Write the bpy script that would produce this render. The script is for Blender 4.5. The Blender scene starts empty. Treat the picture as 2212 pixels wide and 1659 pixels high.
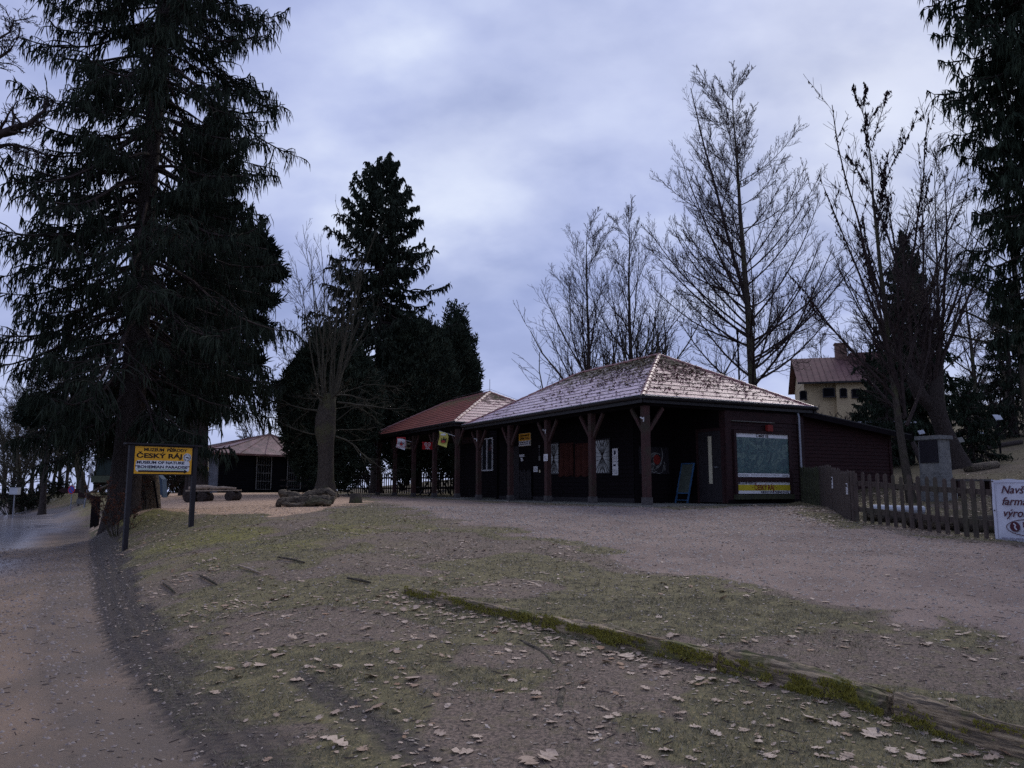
import bpy, math, random
import numpy as np
from mathutils import Vector, Matrix
PI = math.pi
R = math.radians
sc = bpy.context.scene
COL = sc.collection
rnd = random.Random(7)
# ------------------------------------------------------------------ camera maths (photo measured on a 2212 px wide view)
FOC = 1680.0
PITCH = math.atan((1054 - 829.5) / FOC)
CP, SP = math.cos(PITCH), math.sin(PITCH)
CAMZ = 1.6
def ray(px, py):
    a = (px - 1106) / FOC; b = -(py - 829.5) / FOC
    return (a, CP - b * SP, SP + b * CP)
def at(px, py, Y):
    d = ray(px, py); k = Y / d[1]
    return Vector((d[0] * k, Y, CAMZ + d[2] * k))
# ------------------------------------------------------------------ terrain
_ye = [-30, -5, 0, 4.7, 8.1, 12, 20.2, 35, 42, 48, 60, 90]
_xe = [14, 4.2, .9, -1.6, -3.9, -6.1, -10.6, -18.9, -23, -27.5, -40, -75]
_py = [-60, 0, 3, 20, 30, 40, 50, 60, 80, 120, 220, 900]
_pz = [0, 0, 0.02, 1.1, 1.14, 1.25, 1.3, 1.3, 0.9, -2.5, -16, -160]
FX, FY = -0.4769, 0.8789      # along the veranda front (t)
RX, RY = 0.8789, 0.4769       # along the gable side (u)
EX, EY = 3.487, 20.6          # eave corner
def bp(t, u, z=0.0):
    return Vector((EX + t * FX + u * RX, EY + t * FY + u * RY, z))
def t_at(px, u):
    k = (px - 1106) / (FOC / math.cos(PITCH) )
    # solve x = k*y on the line u = const (near the horizon)
    x0 = EX + u * RX; y0 = EY + u * RY
    return (k * y0 - x0) / (FX - k * FY)
def u_at(px, t):
    k = (px - 1106) / (FOC / math.cos(PITCH))
    x0 = EX + t * FX; y0 = EY + t * FY
    return (k * y0 - x0) / (RX - k * RY)
def sstep(a, b, x):
    t = np.clip((x - a) / (b - a), 0, 1); return t * t * (3 - 2 * t)
MOUND = []   # (x, y, height, radius)
def H(x, y):
    x = np.asarray(x, float); y = np.asarray(y, float)
    p = np.interp(y, _py, _pz)
    u = (x - EX) * RX + (y - EY) * RY
    hill = 0.11 * np.maximum(0, u - 5) * sstep(12, 20, y)
    p = p + hill + 0.05 * np.maximum(0, u - 22) * sstep(20, 40, y)
    wob = .03 * np.sin(x * 1.3 + 1.7 * np.sin(y * .7)) * np.sin(y * 1.1 + x * .4) + .012 * np.sin(x * 4.1 + 2 * np.sin(y * 2.3)) * np.sin(y * 3.7 + 1.1)
    p = p + wob * sstep(2, 6, y) * (1 - sstep(17, 20, y) * (1 - sstep(24, 30, u * 0 + y) * 0))
    xe = np.interp(y, _ye, _xe)
    d = (x - xe) * .87
    rz = 0.0 * y + np.interp(y, [0, 50, 90, 200, 900], [0, 0, -1.0, -14, -160])
    bank = 1 - np.exp(-np.maximum(d, 0) / 1.3)
    z = rz + (p - rz) * bank
    # a low kerb of earth pushed up beside the wheel track
    z = z - .035 * np.exp(-((d + .25) / .22) ** 2) + .03 * np.exp(-((d - .05) / .12) ** 2)
    dl = (xe - 6.2) - x
    lb = .75 * (1 - np.exp(-np.maximum(dl, 0) / 2.0)) - .16 * np.maximum(0, dl - 7) - .004 * np.maximum(0, dl - 7) ** 2 * (dl < 60)
    z = z + np.where(dl > 0, lb, 0) * sstep(14, 26, y)
    for mx, my, mh, mr in MOUND:
        z = z + mh * np.exp(-((x - mx) ** 2 + (y - my) ** 2) / (mr * mr))
    return np.maximum(z, -60)
def Hs(x, y): return float(H(x, y))
def gp(px, py, dz=0.0):
    d = ray(px, py); s = 2.0
    prev = s
    while s < 260:
        if CAMZ + d[2] * s <= Hs(d[0] * s, d[1] * s): break
        prev = s; s *= 1.02
    lo, hi = prev, s
    for _ in range(24):
        m = (lo + hi) / 2
        if CAMZ + d[2] * m <= Hs(d[0] * m, d[1] * m): hi = m
        else: lo = m
    return Vector((d[0] * hi, d[1] * hi, Hs(d[0] * hi, d[1] * hi) + dz))
def gd(px, Y, dz=0.0):
    """point on the ground below pixel column px at depth Y"""
    x = (px - 1106) / (FOC / CP) * Y
    return Vector((x, Y, Hs(x, Y) + dz))
# value noise
def vnoise(x, y, s, seed=0):
    x = np.asarray(x) / s; y = np.asarray(y) / s
    xi = np.floor(x).astype(np.int64); yi = np.floor(y).astype(np.int64)
    fx = x - xi; fy = y - yi; fx = fx * fx * (3 - 2 * fx); fy = fy * fy * (3 - 2 * fy)
    def h(a, b):
        n = (a * 374761393 + b * 668265263 + seed * 1442695041) & 0x7fffffff
        n = ((n ^ (n >> 13)) * 1274126177) & 0x7fffffff
        return ((n ^ (n >> 16)) & 0xffff) / 65535.0
    return (h(xi, yi) * (1 - fx) + h(xi + 1, yi) * fx) * (1 - fy) + (h(xi, yi + 1) * (1 - fx) + h(xi + 1, yi + 1) * fx) * fy
def fnoise(x, y, s, seed=0):
    return (vnoise(x, y, s, seed) + .5 * vnoise(x, y, s / 2.1, seed + 1) + .25 * vnoise(x, y, s / 4.3, seed + 2)) / 1.75
# ------------------------------------------------------------------ materials
def newmat(name):
    m = bpy.data.materials.new(name); m.use_nodes = True
    nt = m.node_tree; b = nt.nodes['Principled BSDF']
    return m, nt, b
def N(nt, typ, **kw):
    n = nt.nodes.new(typ)
    for k, v in kw.items():
        if k in n.inputs.keys() if isinstance(k, str) else False: n.inputs[k].default_value = v
        else: setattr(n, k, v)
    return n
def mixc(nt, a, b, fac, blend='MIX'):
    n = nt.nodes.new('ShaderNodeMix'); n.data_type = 'RGBA'; n.blend_type = blend
    def put(sock, v):
        if hasattr(v, 'is_output'): nt.links.new(v, sock)
        elif isinstance(v, (tuple, list)): sock.default_value = (v[0], v[1], v[2], 1)
        else: sock.default_value = v
    put(n.inputs[6], a); put(n.inputs[7], b); put(n.inputs[0], fac)
    return n.outputs[2]
def mth(nt, op, a, b=None, c=None, clamp=False):
    n = nt.nodes.new('ShaderNodeMath'); n.operation = op; n.use_clamp = clamp
    for i, v in enumerate((a, b, c)):
        if v is None: continue
        if hasattr(v, 'is_output'): nt.links.new(v, n.inputs[i])
        else: n.inputs[i].default_value = v
    return n.outputs[0]
def ramp(nt, fac, stops):
    n = nt.nodes.new('ShaderNodeValToRGB'); cr = n.color_ramp
    while len(cr.elements) < len(stops): cr.elements.new(.5)
    for e, (p, c) in zip(cr.elements, stops):
        e.position = p; e.color = (c, c, c, 1) if not isinstance(c, (tuple, list)) else (c[0], c[1], c[2], 1)
    nt.links.new(fac, n.inputs[0]); return n.outputs[0]
def noise(nt, scale, detail=3, vec=None, rough=.6, stretch=None, kind='Object'):
    if vec is None:
        tc = nt.nodes.new('ShaderNodeTexCoord'); vec = tc.outputs[kind]
        if kind == 'World':
            pass
    if stretch:
        mp = nt.nodes.new('ShaderNodeMapping'); mp.inputs['Scale'].default_value = stretch
        nt.links.new(vec, mp.inputs[0]); vec = mp.outputs[0]
    n = nt.nodes.new('ShaderNodeTexNoise'); n.inputs['Scale'].default_value = scale; n.inputs['Detail'].default_value = detail
    n.inputs['Roughness'].default_value = rough
    nt.links.new(vec, n.inputs['Vector'])
    return n.outputs[0]
def bump(nt, b, height, strength=.4, dist=.02):
    n = nt.nodes.new('ShaderNodeBump'); n.inputs['Strength'].default_value = strength; n.inputs['Distance'].default_value = dist
    nt.links.new(height, n.inputs['Height']); nt.links.new(n.outputs[0], b.inputs['Normal'])
def mat(name, col, col2=None, scale=6, rough=.8, bmp=.3, dist=.01, stretch=None, metal=0, spec=.3, thr=(.35, .65), col3=None, scale3=1.2, thr3=(.5, .7), island=0):
    m, nt, b = newmat(name)
    b.inputs['Roughness'].default_value = rough; b.inputs['Metallic'].default_value = metal
    b.inputs['Specular IOR Level'].default_value = spec
    col2 = col2 or tuple(c * .6 for c in col)
    n = noise(nt, scale, 5, stretch=stretch)
    f = ramp(nt, n, [(thr[0], 0.0), (thr[1], 1.0)])
    c = mixc(nt, col, col2, f)
    if col3:
        n3 = noise(nt, scale3, 4); f3 = ramp(nt, n3, [(thr3[0], 0.0), (thr3[1], 1.0)]); c = mixc(nt, c, col3, f3)
    if island:
        g = nt.nodes.new('ShaderNodeNewGeometry')
        v = mth(nt, 'MULTIPLY_ADD', g.outputs['Random Per Island'], island * 2, 1 - island)
        hs = nt.nodes.new('ShaderNodeHueSaturation'); nt.links.new(v, hs.inputs['Value']); nt.links.new(c, hs.inputs['Color']); c = hs.outputs[0]
    nt.links.new(c, b.inputs['Base Color'])
    if bmp: bump(nt, b, noise(nt, scale * 3, 4, stretch=stretch), bmp, dist)
    return m
M = {}
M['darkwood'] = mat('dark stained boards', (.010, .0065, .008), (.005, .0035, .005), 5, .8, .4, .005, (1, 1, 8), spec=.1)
M['redwood'] = mat('oxblood stained boards', (.034, .012, .012), (.018, .008, .009), 4, .7, .4, .005, (1, 1, 6), spec=.25)
M['annexwood'] = mat('dark red annex boards', (.032, .009, .009), (.018, .006, .007), 4, .75, .4, .005, (1, 1, 6), spec=.2)
M['post'] = mat('reddish brown timber post', (.066, .028, .024), (.038, .019, .018), 7, .75, .6, .008, (3, 3, .5), col3=(.04, .035, .022), scale3=1.5)
M['postfoot'] = mat('grey weathered post foot', (.10, .09, .085), (.05, .045, .045), 9, .85, .6, .01)
M['concrete'] = mat('weathered concrete', (.21, .20, .18), (.13, .13, .11), 3, .9, .5, .01, col3=(.10, .11, .07), scale3=1.3)
M['granite'] = mat('speckled granite', (.20, .20, .19), (.12, .12, .115), 14, .85, .7, .01, col3=(.26, .25, .22), scale3=2.4)
M['plaque'] = mat('dark bronze plaque', (.028, .024, .030), (.018, .016, .02), 20, .5, .6, .006, metal=.4)
M['white'] = mat('white painted wood', (.62, .62, .62), (.42, .42, .42), 5, .6, .2, .003)
M['paper'] = mat('white paper', (.78, .78, .78), (.70, .70, .70), 5, .8, 0)
M['cream'] = mat('cream paper', (.60, .56, .40), (.50, .46, .33), 5, .8, 0)
M['curtain'] = mat('rust red curtain cloth', (.072, .020, .012), (.045, .013, .01), 3, .95, .2, .01)
M['blackpaint'] = mat('black brown painted wood', (.013, .011, .014), (.022, .018, .02), 6, .6, .4, .004, (2, 2, .6))
M['gutter'] = mat('black painted gutter', (.012, .011, .012), (.02, .018, .018), 5, .45, .2, .003)
M['signyellow'] = mat('amber yellow sign paint', (.85, .43, .025), (.74, .36, .02), 2.5, .5, .1, .002)
M['yellow'] = mat('yellow print', (.58, .46, .025), (.48, .38, .02), 2.5, .6, 0)
M['flagyellow'] = mat('pale yellow flag cloth', (.62, .58, .15), (.52, .47, .11), 6, .9, .2, .01)
M['signwhite'] = mat('off white sign paint', (.74, .75, .76), (.64, .65, .67), 3, .5, .1, .002)
M['ink'] = mat('black lettering paint', (.012, .006, .006), (.018, .008, .006), 5, .6, 0)
M['inkblue'] = mat('dark blue lettering paint', (.010, .012, .04), (.012, .014, .035), 5, .6, 0)
M['inkred'] = mat('dark red lettering', (.22, .02, .015), (.16, .015, .012), 5, .6, 0)
M['red'] = mat('bright red sign', (.42, .02, .02), (.34, .015, .018), 3, .45, 0)
M['green'] = mat('pale green strip', (.30, .50, .30), (.22, .40, .22), 5, .6, 0)
M['bluepaint'] = mat('blue painted frame', (.035, .10, .20), (.025, .07, .14), 8, .5, .2, .003)
M['board'] = mat('grey green chalkboard', (.062, .078, .062), (.045, .056, .046), 3, .7, .1, .002, col3=(.08, .09, .075), scale3=5)
M['bark'] = mat('dark spruce bark', (.075, .060, .054), (.032, .026, .024), 14, .95, 1, .03, (3, 3, .5), spec=.1)
M['bark2'] = mat('grey brown bark', (.095, .080, .064), (.040, .033, .028), 12, .95, 1, .02, (3, 3, .6), col3=(.10, .105, .045), scale3=.8, spec=.1)
M['twig'] = mat('dark bare twigs', (.062, .046, .042), (.036, .027, .026), 6, .95, 0, spec=.1)
M['twigpale'] = mat('olive grey bare twigs', (.085, .078, .055), (.05, .045, .035), 6, .95, 0, spec=.1)
M['needle'] = mat('dark spruce needles', (.046, .058, .038), (.016, .021, .016), 3, .95, 0, spec=.08, island=.45)
M['needle2'] = mat('green spruce needles', (.044, .060, .038), (.016, .023, .016), 3, .95, 0, spec=.08, island=.45)
M['thuja'] = mat('deep green cypress sprays', (.068, .086, .056), (.022, .031, .023), 1.6, .95, 0, spec=.08, island=.5)
M['pine'] = mat('blue green pine needles', (.030, .042, .030), (.016, .024, .018), 3, .95, 0, spec=.1, island=.4)
M['dryleaf'] = mat('dry beech leaves', (.16, .065, .035), (.09, .035, .02), 8, .9, 0, island=.4)
M['seed'] = mat('dark hanging seed clusters', (.035, .018, .018), (.02, .012, .012), 8, .9, 0, island=.3)
M['oldwood'] = mat('weathered driftwood', (.22, .175, .12), (.035, .027, .022), 5, .9, 1, .05, (1, 4, 4), col3=(.10, .10, .045), scale3=1.6, thr3=(.55, .72))
M['palewood'] = mat('pale debarked wood', (.46, .36, .26), (.24, .18, .13), 9, .85, .6, .01)
M['beamwood'] = mat('rotting grey timber', (.30, .235, .16), (.07, .054, .04), 16, .95, 1, .012, (1, 1, 1), col3=(.13, .12, .02), scale3=3.5, thr3=(.48, .62))
M['fencewood'] = mat('mossy grey brown pickets', (.092, .068, .055), (.048, .036, .031), 7, .9, .6, .006, (3, 3, .6), col3=(.060, .062, .034), scale3=1.1, thr3=(.5, .85))
M['fencegreen'] = mat('algae green pickets', (.060, .066, .032), (.036, .036, .026), 6, .9, .6, .006, (3, 3, .6))
M['plaster'] = mat('ochre yellow plaster', (.50, .40, .24), (.42, .33, .20), 1.2, .9, .2, .005)
M['houseroof'] = mat('purple brown sheet roof', (.155, .075, .070), (.095, .048, .046), 3, .8, .3, .01)
M['rustroof'] = mat('rusty painted sheet roof', (.25, .125, .11), (.10, .040, .030), 1.3, .5, .3, .008, spec=.5, col3=(.10, .045, .03), scale3=2.2, thr3=(.5, .62))
M['greyboard'] = mat('grey blue weatherboard', (.15, .165, .19), (.10, .11, .13), 5, .8, .3, .004)
M['snow'] = mat('frosted white sheet', (.5, .52, .55), (.36, .38, .42), 3, .6, .2, .01)
M['steel'] = mat('galvanised steel', (.26, .27, .30), (.18, .19, .21), 7, .45, .1, .002, metal=.7)
M['brick'] = mat('old brick chimney', (.20, .12, .09), (.13, .08, .065), 9, .9, .5, .01)
M['dark'] = mat('dark interior', (.008, .008, .010), (.006, .006, .008), 3, .9, 0, spec=.05)
m, nt, b = newmat('window glass'); b.inputs['Base Color'].default_value = (.02, .022, .026, 1); b.inputs['Roughness'].default_value = .06; b.inputs['Specular IOR Level'].default_value = .8
bump(nt, b, noise(nt, 1.5, 2), .05, .02); M['glass'] = m
m, nt, b = newmat('frosted glass with white blind behind'); b.inputs['Base Color'].default_value = (.20, .21, .20, 1); b.inputs['Roughness'].default_value = .12
nt.links.new(mixc(nt, (.30, .31, .29), (.16, .17, .17), noise(nt, 2.0, 3)), b.inputs['Base Color']); M['blind'] = m
# tiled roof: wet glossy sheets in courses, uv = metres along the eave / up the slope
def roofmat(name, c1, c2, rough, mosslo, mosshi, spec=.75):
    m, nt, b = newmat(name)
    uv = nt.nodes.new('ShaderNodeUVMap')
    br = nt.nodes.new('ShaderNodeTexBrick'); br.offset = .5; br.squash = 1
    br.inputs['Color1'].default_value = (*c1, 1); br.inputs['Color2'].default_value = (*c2, 1); br.inputs['Mortar'].default_value = (.03, .018, .018, 1)
    br.inputs['Scale'].default_value = 1; br.inputs['Brick Width'].default_value = .9; br.inputs['Row Height'].default_value = .31
    br.inputs['Mortar Size'].default_value = .014; br.inputs['Mortar Smooth'].default_value = .3
    nt.links.new(uv.outputs[0], br.inputs['Vector'])
    n1 = noise(nt, 2.2, 4, vec=uv.outputs[0]); n2 = noise(nt, 9, 6, vec=uv.outputs[0], rough=.75)
    sx = nt.nodes.new('ShaderNodeSeparateXYZ'); nt.links.new(uv.outputs[0], sx.inputs[0])
    up = mth(nt, 'MULTIPLY', sx.outputs[1], .12)        # moss grows thickest near the ridge
    f = mth(nt, 'ADD', mth(nt, 'MULTIPLY', n1, .45), mth(nt, 'ADD', mth(nt, 'MULTIPLY', n2, .75), up))
    f = ramp(nt, f, [(mosslo, 0.0), (mosshi, 1.0)])
    c = mixc(nt, br.outputs[0], (.09, .075, .035), f)
    nt.links.new(c, b.inputs['Base Color'])
    r = mth(nt, 'MULTIPLY_ADD', f, .6, rough); nt.links.new(mth(nt, 'ADD', r, mth(nt, 'MULTIPLY', n1, .15)), b.inputs['Roughness'])
    b.inputs['Specular IOR Level'].default_value = spec
    bump(nt, b, mth(nt, 'ADD', n2, f), .1, .006)
    return m
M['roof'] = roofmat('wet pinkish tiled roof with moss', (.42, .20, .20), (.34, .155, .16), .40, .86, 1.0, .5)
M['roof_frost_sheen'] = roofmat('frosted tiled roof slope with painted sky sheen', (.60, .44, .50), (.54, .38, .43), .34, .85, .99, .85)  # frost plus sky reflection painted in as a paler lilac than the other slopes
M['roofred'] = roofmat('red tiled roof', (.22, .056, .044), (.16, .040, .034), .75, .95, 1.25, .15)
M['ridge'] = mat('terracotta ridge tiles', (.34, .14, .12), (.22, .085, .07), 6, .35, .3, .008, spec=.5)
# ------------------------------------------------------------------ mesh helpers
ORG = {}
def setp(o, label=None, cat=None, group=None, kind=None):
    if label: o['label'] = label
    if cat: o['category'] = cat
    if group: o['group'] = group
    if kind: o['kind'] = kind
    return o
def link_mesh(name, me, material, parent=None, smooth=False):
    o = bpy.data.objects.new(name, me)
    if material: me.materials.append(material)
    COL.objects.link(o)
    n = len(me.vertices)
    co = np.empty(n * 3, np.float32); me.vertices.foreach_get('co', co); co = co.reshape(-1, 3)
    if parent is not None:
        org = ORG[parent.name]; o.parent = parent
    else:
        lo = co.min(0); hi = co.max(0); org = np.array([(lo[0] + hi[0]) / 2, (lo[1] + hi[1]) / 2, lo[2]], np.float32)
        o.location = [float(v) for v in org]
    co = co - np.asarray(org, np.float32); me.vertices.foreach_set('co', co.ravel()); me.update()
    ORG[o.name] = org
    if smooth: me.polygons.foreach_set('use_smooth', [True] * len(me.polygons))
    return o
def thing(name, label, cat, loc, group=None, kind=None):
    o = bpy.data.objects.new(name, None); COL.objects.link(o); o.location = loc; o.empty_display_size = .2
    ORG[o.name] = np.array(loc, np.float32)
    return setp(o, label, cat, group, kind)
class Fr:
    """local frame: origin o, right r, up u, normal n"""
    def __init__(s, o, r, u=(0, 0, 1), n=None):
        s.o = Vector(o); s.r = Vector(r).normalized(); s.u = Vector(u).normalized()
        s.n = Vector(n).normalized() if n is not None else s.r.cross(s.u).normalized()
    def __call__(s, x, y, z=0.0): return s.o + s.r * x + s.u * y + s.n * z
WORLD = Fr((0, 0, 0), (1, 0, 0), (0, 1, 0), (0, 0, 1))
class MB:
    def __init__(s): s.v = []; s.f = []; s.uv = None
    def quad(s, *p):
        i = len(s.v); s.v += [tuple(q) for q in p]; s.f.append(tuple(range(i, i + len(p)))); return s
    def box(s, fr, x0, x1, y0, y1, z0, z1):
        i = len(s.v)
        s.v += [tuple(fr(x, y, z)) for z in (z0, z1) for x, y in ((x0, y0), (x1, y0), (x1, y1), (x0, y1))]
        s.f += [(i, i + 3, i + 2, i + 1), (i + 4, i + 5, i + 6, i + 7)] + [(i + k, i + (k + 1) % 4, i + 4 + (k + 1) % 4, i + 4 + k) for k in range(4)]
        return s
    def bar(s, a, b, w, h=None, up=(0, 0, 1)):
        a = Vector(a); b = Vector(b); h = h or w; d = (b - a); L = d.length; d.normalize()
        u = Vector(up)
        if abs(d.dot(u)) > .95: u = Vector((0, 1, 0))
        r = d.cross(u).normalized(); u2 = r.cross(d)
        return s.box(Fr(a, r, u2, d), -w / 2, w / 2, -h / 2, h / 2, 0, L)
    def prism(s, fr, pts, z0, z1):
        i = len(s.v); n = len(pts)
        s.v += [tuple(fr(x, y, z)) for z in (z0, z1) for x, y in pts]
        s.f += [tuple(reversed(range(i, i + n))), tuple(range(i + n, i + 2 * n))] + [(i + k, i + (k + 1) % n, i + n + (k + 1) % n, i + n + k) for k in range(n)]
        return s
    def disc(s, fr, cx, cy, rx, ry, z0, z1, n=24):
        return s.prism(fr, [(cx + rx * math.cos(2 * PI * k / n), cy + ry * math.sin(2 * PI * k / n)) for k in range(n)], z0, z1)
    def ring(s, fr, cx, cy, rx, ry, w, z0, z1, n=28):
        for k in range(n):
            a0, a1 = 2 * PI * k / n, 2 * PI * (k + 1) / n
            s.prism(fr, [(cx + rx * math.cos(a0), cy + ry * math.sin(a0)), (cx + rx * math.cos(a1), cy + ry * math.sin(a1)),
                         (cx + (rx - w) * math.cos(a1), cy + (ry - w) * math.sin(a1)), (cx + (rx - w) * math.cos(a0), cy + (ry - w) * math.sin(a0))], z0, z1)
        return s
    def tube(s, pts, rad, n=8, cap=True, squash=1.0, wob=0, seed=1):
        rr = random.Random(seed)
        pts = [Vector(p) for p in pts]; m = len(pts)
        if not isinstance(rad, (list, tuple)): rad = [rad] * m
        ref = Vector((0, 0, 1)); i0 = len(s.v)
        lob = [1 + wob * rr.uniform(-1, 1) for _ in range(n)]
        for k, p in enumerate(pts):
            t = (pts[min(k + 1, m - 1)] - pts[max(k - 1, 0)]).normalized()
            q = ref if abs(t.dot(ref)) < .95 else Vector((1, 0, 0))
            a = t.cross(q).normalized(); b2 = a.cross(t)
            for j in range(n):
                th = 2 * PI * j / n; w = lob[j] * (1 + wob * .5 * rr.uniform(-1, 1))
                s.v.append(tuple(p + a * (math.cos(th) * rad[k] * w) + b2 * (math.sin(th) * rad[k] * w * squash)))
        for k in range(m - 1):
            for j in range(n):
                s.f.append((i0 + k * n + j, i0 + k * n + (j + 1) % n, i0 + (k + 1) * n + (j + 1) % n, i0 + (k + 1) * n + j))
        if cap:
            s.f.append(tuple(reversed(range(i0, i0 + n)))); s.f.append(tuple(range(i0 + (m - 1) * n, i0 + m * n)))
        return s
    def build(s, name, material, parent=None, smooth=False):
        me = bpy.data.meshes.new(name); me.from_pydata([tuple(v) for v in s.v], [], s.f)
        if s.uv is not None:
            l = me.uv_layers.new(name='UVMap'); l.data.foreach_set('uv', np.array(s.uv, np.float32).ravel())
        me.update()
        return link_mesh(name, me, material, parent, smooth)
def np_mesh(name, V, F, material, parent=None, smooth=False):
    """V (n,3), F (k,m) index array with equal corner counts (or a list of such arrays)"""
    me = bpy.data.meshes.new(name)
    Fs = F if isinstance(F, list) else [F]
    me.vertices.add(len(V)); me.vertices.foreach_set('co', np.asarray(V, np.float32).ravel())
    nl = sum(f.size for f in Fs); npoly = sum(len(f) for f in Fs)
    me.loops.add(nl); me.loops.foreach_set('vertex_index', np.concatenate([f.ravel() for f in Fs]).astype(np.int32))
    me.polygons.add(npoly)
    tot = np.concatenate([np.full(len(f), f.shape[1]) for f in Fs]).astype(np.int32)
    st = np.concatenate([[0], np.cumsum(tot)[:-1]]).astype(np.int32)
    me.polygons.foreach_set('loop_start', st); me.polygons.foreach_set('loop_total', tot)
    me.update(calc_edges=True)
    return link_mesh(name, me, material, parent, smooth)
def text(name, s, fr, size, material, parent, x=0, y=0, z=.004, bold=0.0, align='CENTER', shear=0, width=None, space=1.0):
    cu = bpy.data.curves.new(name, 'FONT'); cu.body = s; cu.size = size; cu.align_x = align; cu.align_y = 'CENTER'
    cu.offset = bold; cu.shear = shear; cu.extrude = .001; cu.resolution_u = 3; cu.space_character = space
    tmp = bpy.data.objects.new(name, cu); COL.objects.link(tmp)
    bpy.context.view_layer.update()
    me = bpy.data.meshes.new_from_object(tmp.evaluated_get(bpy.context.evaluated_depsgraph_get()))
    COL.objects.unlink(tmp); bpy.data.objects.remove(tmp); bpy.data.curves.remove(cu)
    xs = [v.co.x for v in me.vertices]
    k = 1.0
    if width and xs: k = width / (max(xs) - min(xs))
    for v in me.vertices:
        p = fr(x + v.co.x * k, y + v.co.y, z + v.co.z); v.co = p
    me.materials.clear()
    return link_mesh(name, me, material, parent)
# ------------------------------------------------------------------ camera, sky, light
cam = bpy.data.cameras.new('camera'); cam.sensor_width = 36; cam.lens = 36 * FOC / 2212; cam.clip_end = 3000; cam.clip_start = .05
co = bpy.data.objects.new('camera', cam); COL.objects.link(co); co.location = (0, 0, CAMZ); co.rotation_euler = (PI / 2 + PITCH, 0, 0)
sc.camera = co
sc.view_settings.view_transform = 'Standard'; sc.view_settings.look = 'None'; sc.view_settings.gamma = 1; sc.view_settings.exposure = .25
sc.render.engine = 'CYCLES'; sc.cycles.use_denoising = False; sc.cycles.max_bounces = 5; sc.cycles.diffuse_bounces = 3
SUN_EL, SUN_AZ = R(38), R(25)
w = bpy.data.worlds.new('World'); sc.world = w; w.use_nodes = True
nt = w.node_tree; bg = nt.nodes['Background']
sky = nt.nodes.new('ShaderNodeTexSky'); sky.sky_type = 'NISHITA'; sky.sun_disc = False; sky.sun_elevation = SUN_EL; sky.sun_rotation = SUN_AZ
tc = nt.nodes.new('ShaderNodeTexCoord')
sx = nt.nodes.new('ShaderNodeSeparateXYZ'); nt.links.new(tc.outputs['Generated'], sx.inputs[0])
zz = mth(nt, 'ADD', mth(nt, 'MAXIMUM', sx.outputs[2], 0.0), .45)
cx = nt.nodes.new('ShaderNodeCombineXYZ')
nt.links.new(mth(nt, 'DIVIDE', sx.outputs[0], zz), cx.inputs[0]); nt.links.new(mth(nt, 'DIVIDE', sx.outputs[1], zz), cx.inputs[1])
mp = nt.nodes.new('ShaderNodeMapping'); mp.inputs['Location'].default_value = (3.1, 7.35, 0); mp.inputs['Rotation'].default_value = (0, 0, R(24)); mp.inputs['Scale'].default_value = (1.0, 1.35, 1)
nt.links.new(cx.outputs[0], mp.inputs[0])
n1 = noise(nt, 1.5, 5, vec=mp.outputs[0], rough=.52); n2 = noise(nt, 4.2, 6, vec=mp.outputs[0], rough=.5)
cl = mth(nt, 'ADD', mth(nt, 'MULTIPLY', n1, .58), mth(nt, 'MULTIPLY', n2, .42))
c = ramp(nt, cl, [(.33, (.255, .315, .570)), (.44, (.315, .380, .655)), (.52, (.405, .470, .755)), (.59, (.53, .60, .86)), (.68, (.76, .83, 1.0))])
# brighter thin cloud towards the horizon and a soft bright patch high right of centre
hz = ramp(nt, sx.outputs[2], [(-.02, 1.0), (.05, .75), (.28, 0.0)])
c = mixc(nt, c, (.56, .62, .88), mth(nt, 'MULTIPLY', hz, .45))
def patch(direction, width, col, amt):
    global c
    d = Vector(direction).normalized()
    vm = nt.nodes.new('ShaderNodeVectorMath'); vm.operation = 'DOT_PRODUCT'; nt.links.new(tc.outputs['Generated'], vm.inputs[0]); vm.inputs[1].default_value = d
    f = ramp(nt, vm.outputs['Value'], [(math.cos(R(width)), 0.0), (1.0, 1.0)])
    f = mth(nt, 'MULTIPLY', mth(nt, 'MULTIPLY', f, amt), mth(nt, 'MULTIPLY_ADD', n2, 2.2, -.35, clamp=True))
    c = mixc(nt, c, col, f)
patch(ray(1960, 180), 15, (.90, .94, 1.0), .5)
patch(ray(1000, 400), 9, (.78, .84, .98), .5)
patch(ray(1270, 60), 14, (.70, .76, .95), .45)
patch(ray(80, 120), 22, (.52, .57, .84), .75)
addn = nt.nodes.new('ShaderNodeMix'); addn.data_type = 'RGBA'; addn.blend_type = 'ADD'; addn.inputs[0].default_value = .004
nt.links.new(c, addn.inputs[6]); nt.links.new(sky.outputs[0], addn.inputs[7])
nt.links.new(addn.outputs[2], bg.inputs[0]); bg.inputs[1].default_value = .84
sl = bpy.data.lights.new('sun', 'SUN'); sl.energy = 1.4; sl.angle = R(30); sl.color = (1, .95, .9)
so = bpy.data.objects.new('sun', sl); COL.objects.link(so)
sd = Vector((math.sin(SUN_AZ) * math.cos(SUN_EL), math.cos(SUN_AZ) * math.cos(SUN_EL), math.sin(SUN_EL)))
so.rotation_euler = (-sd).to_track_quat('-Z', 'Y').to_euler(); so.location = (0, 0, 30)
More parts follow.
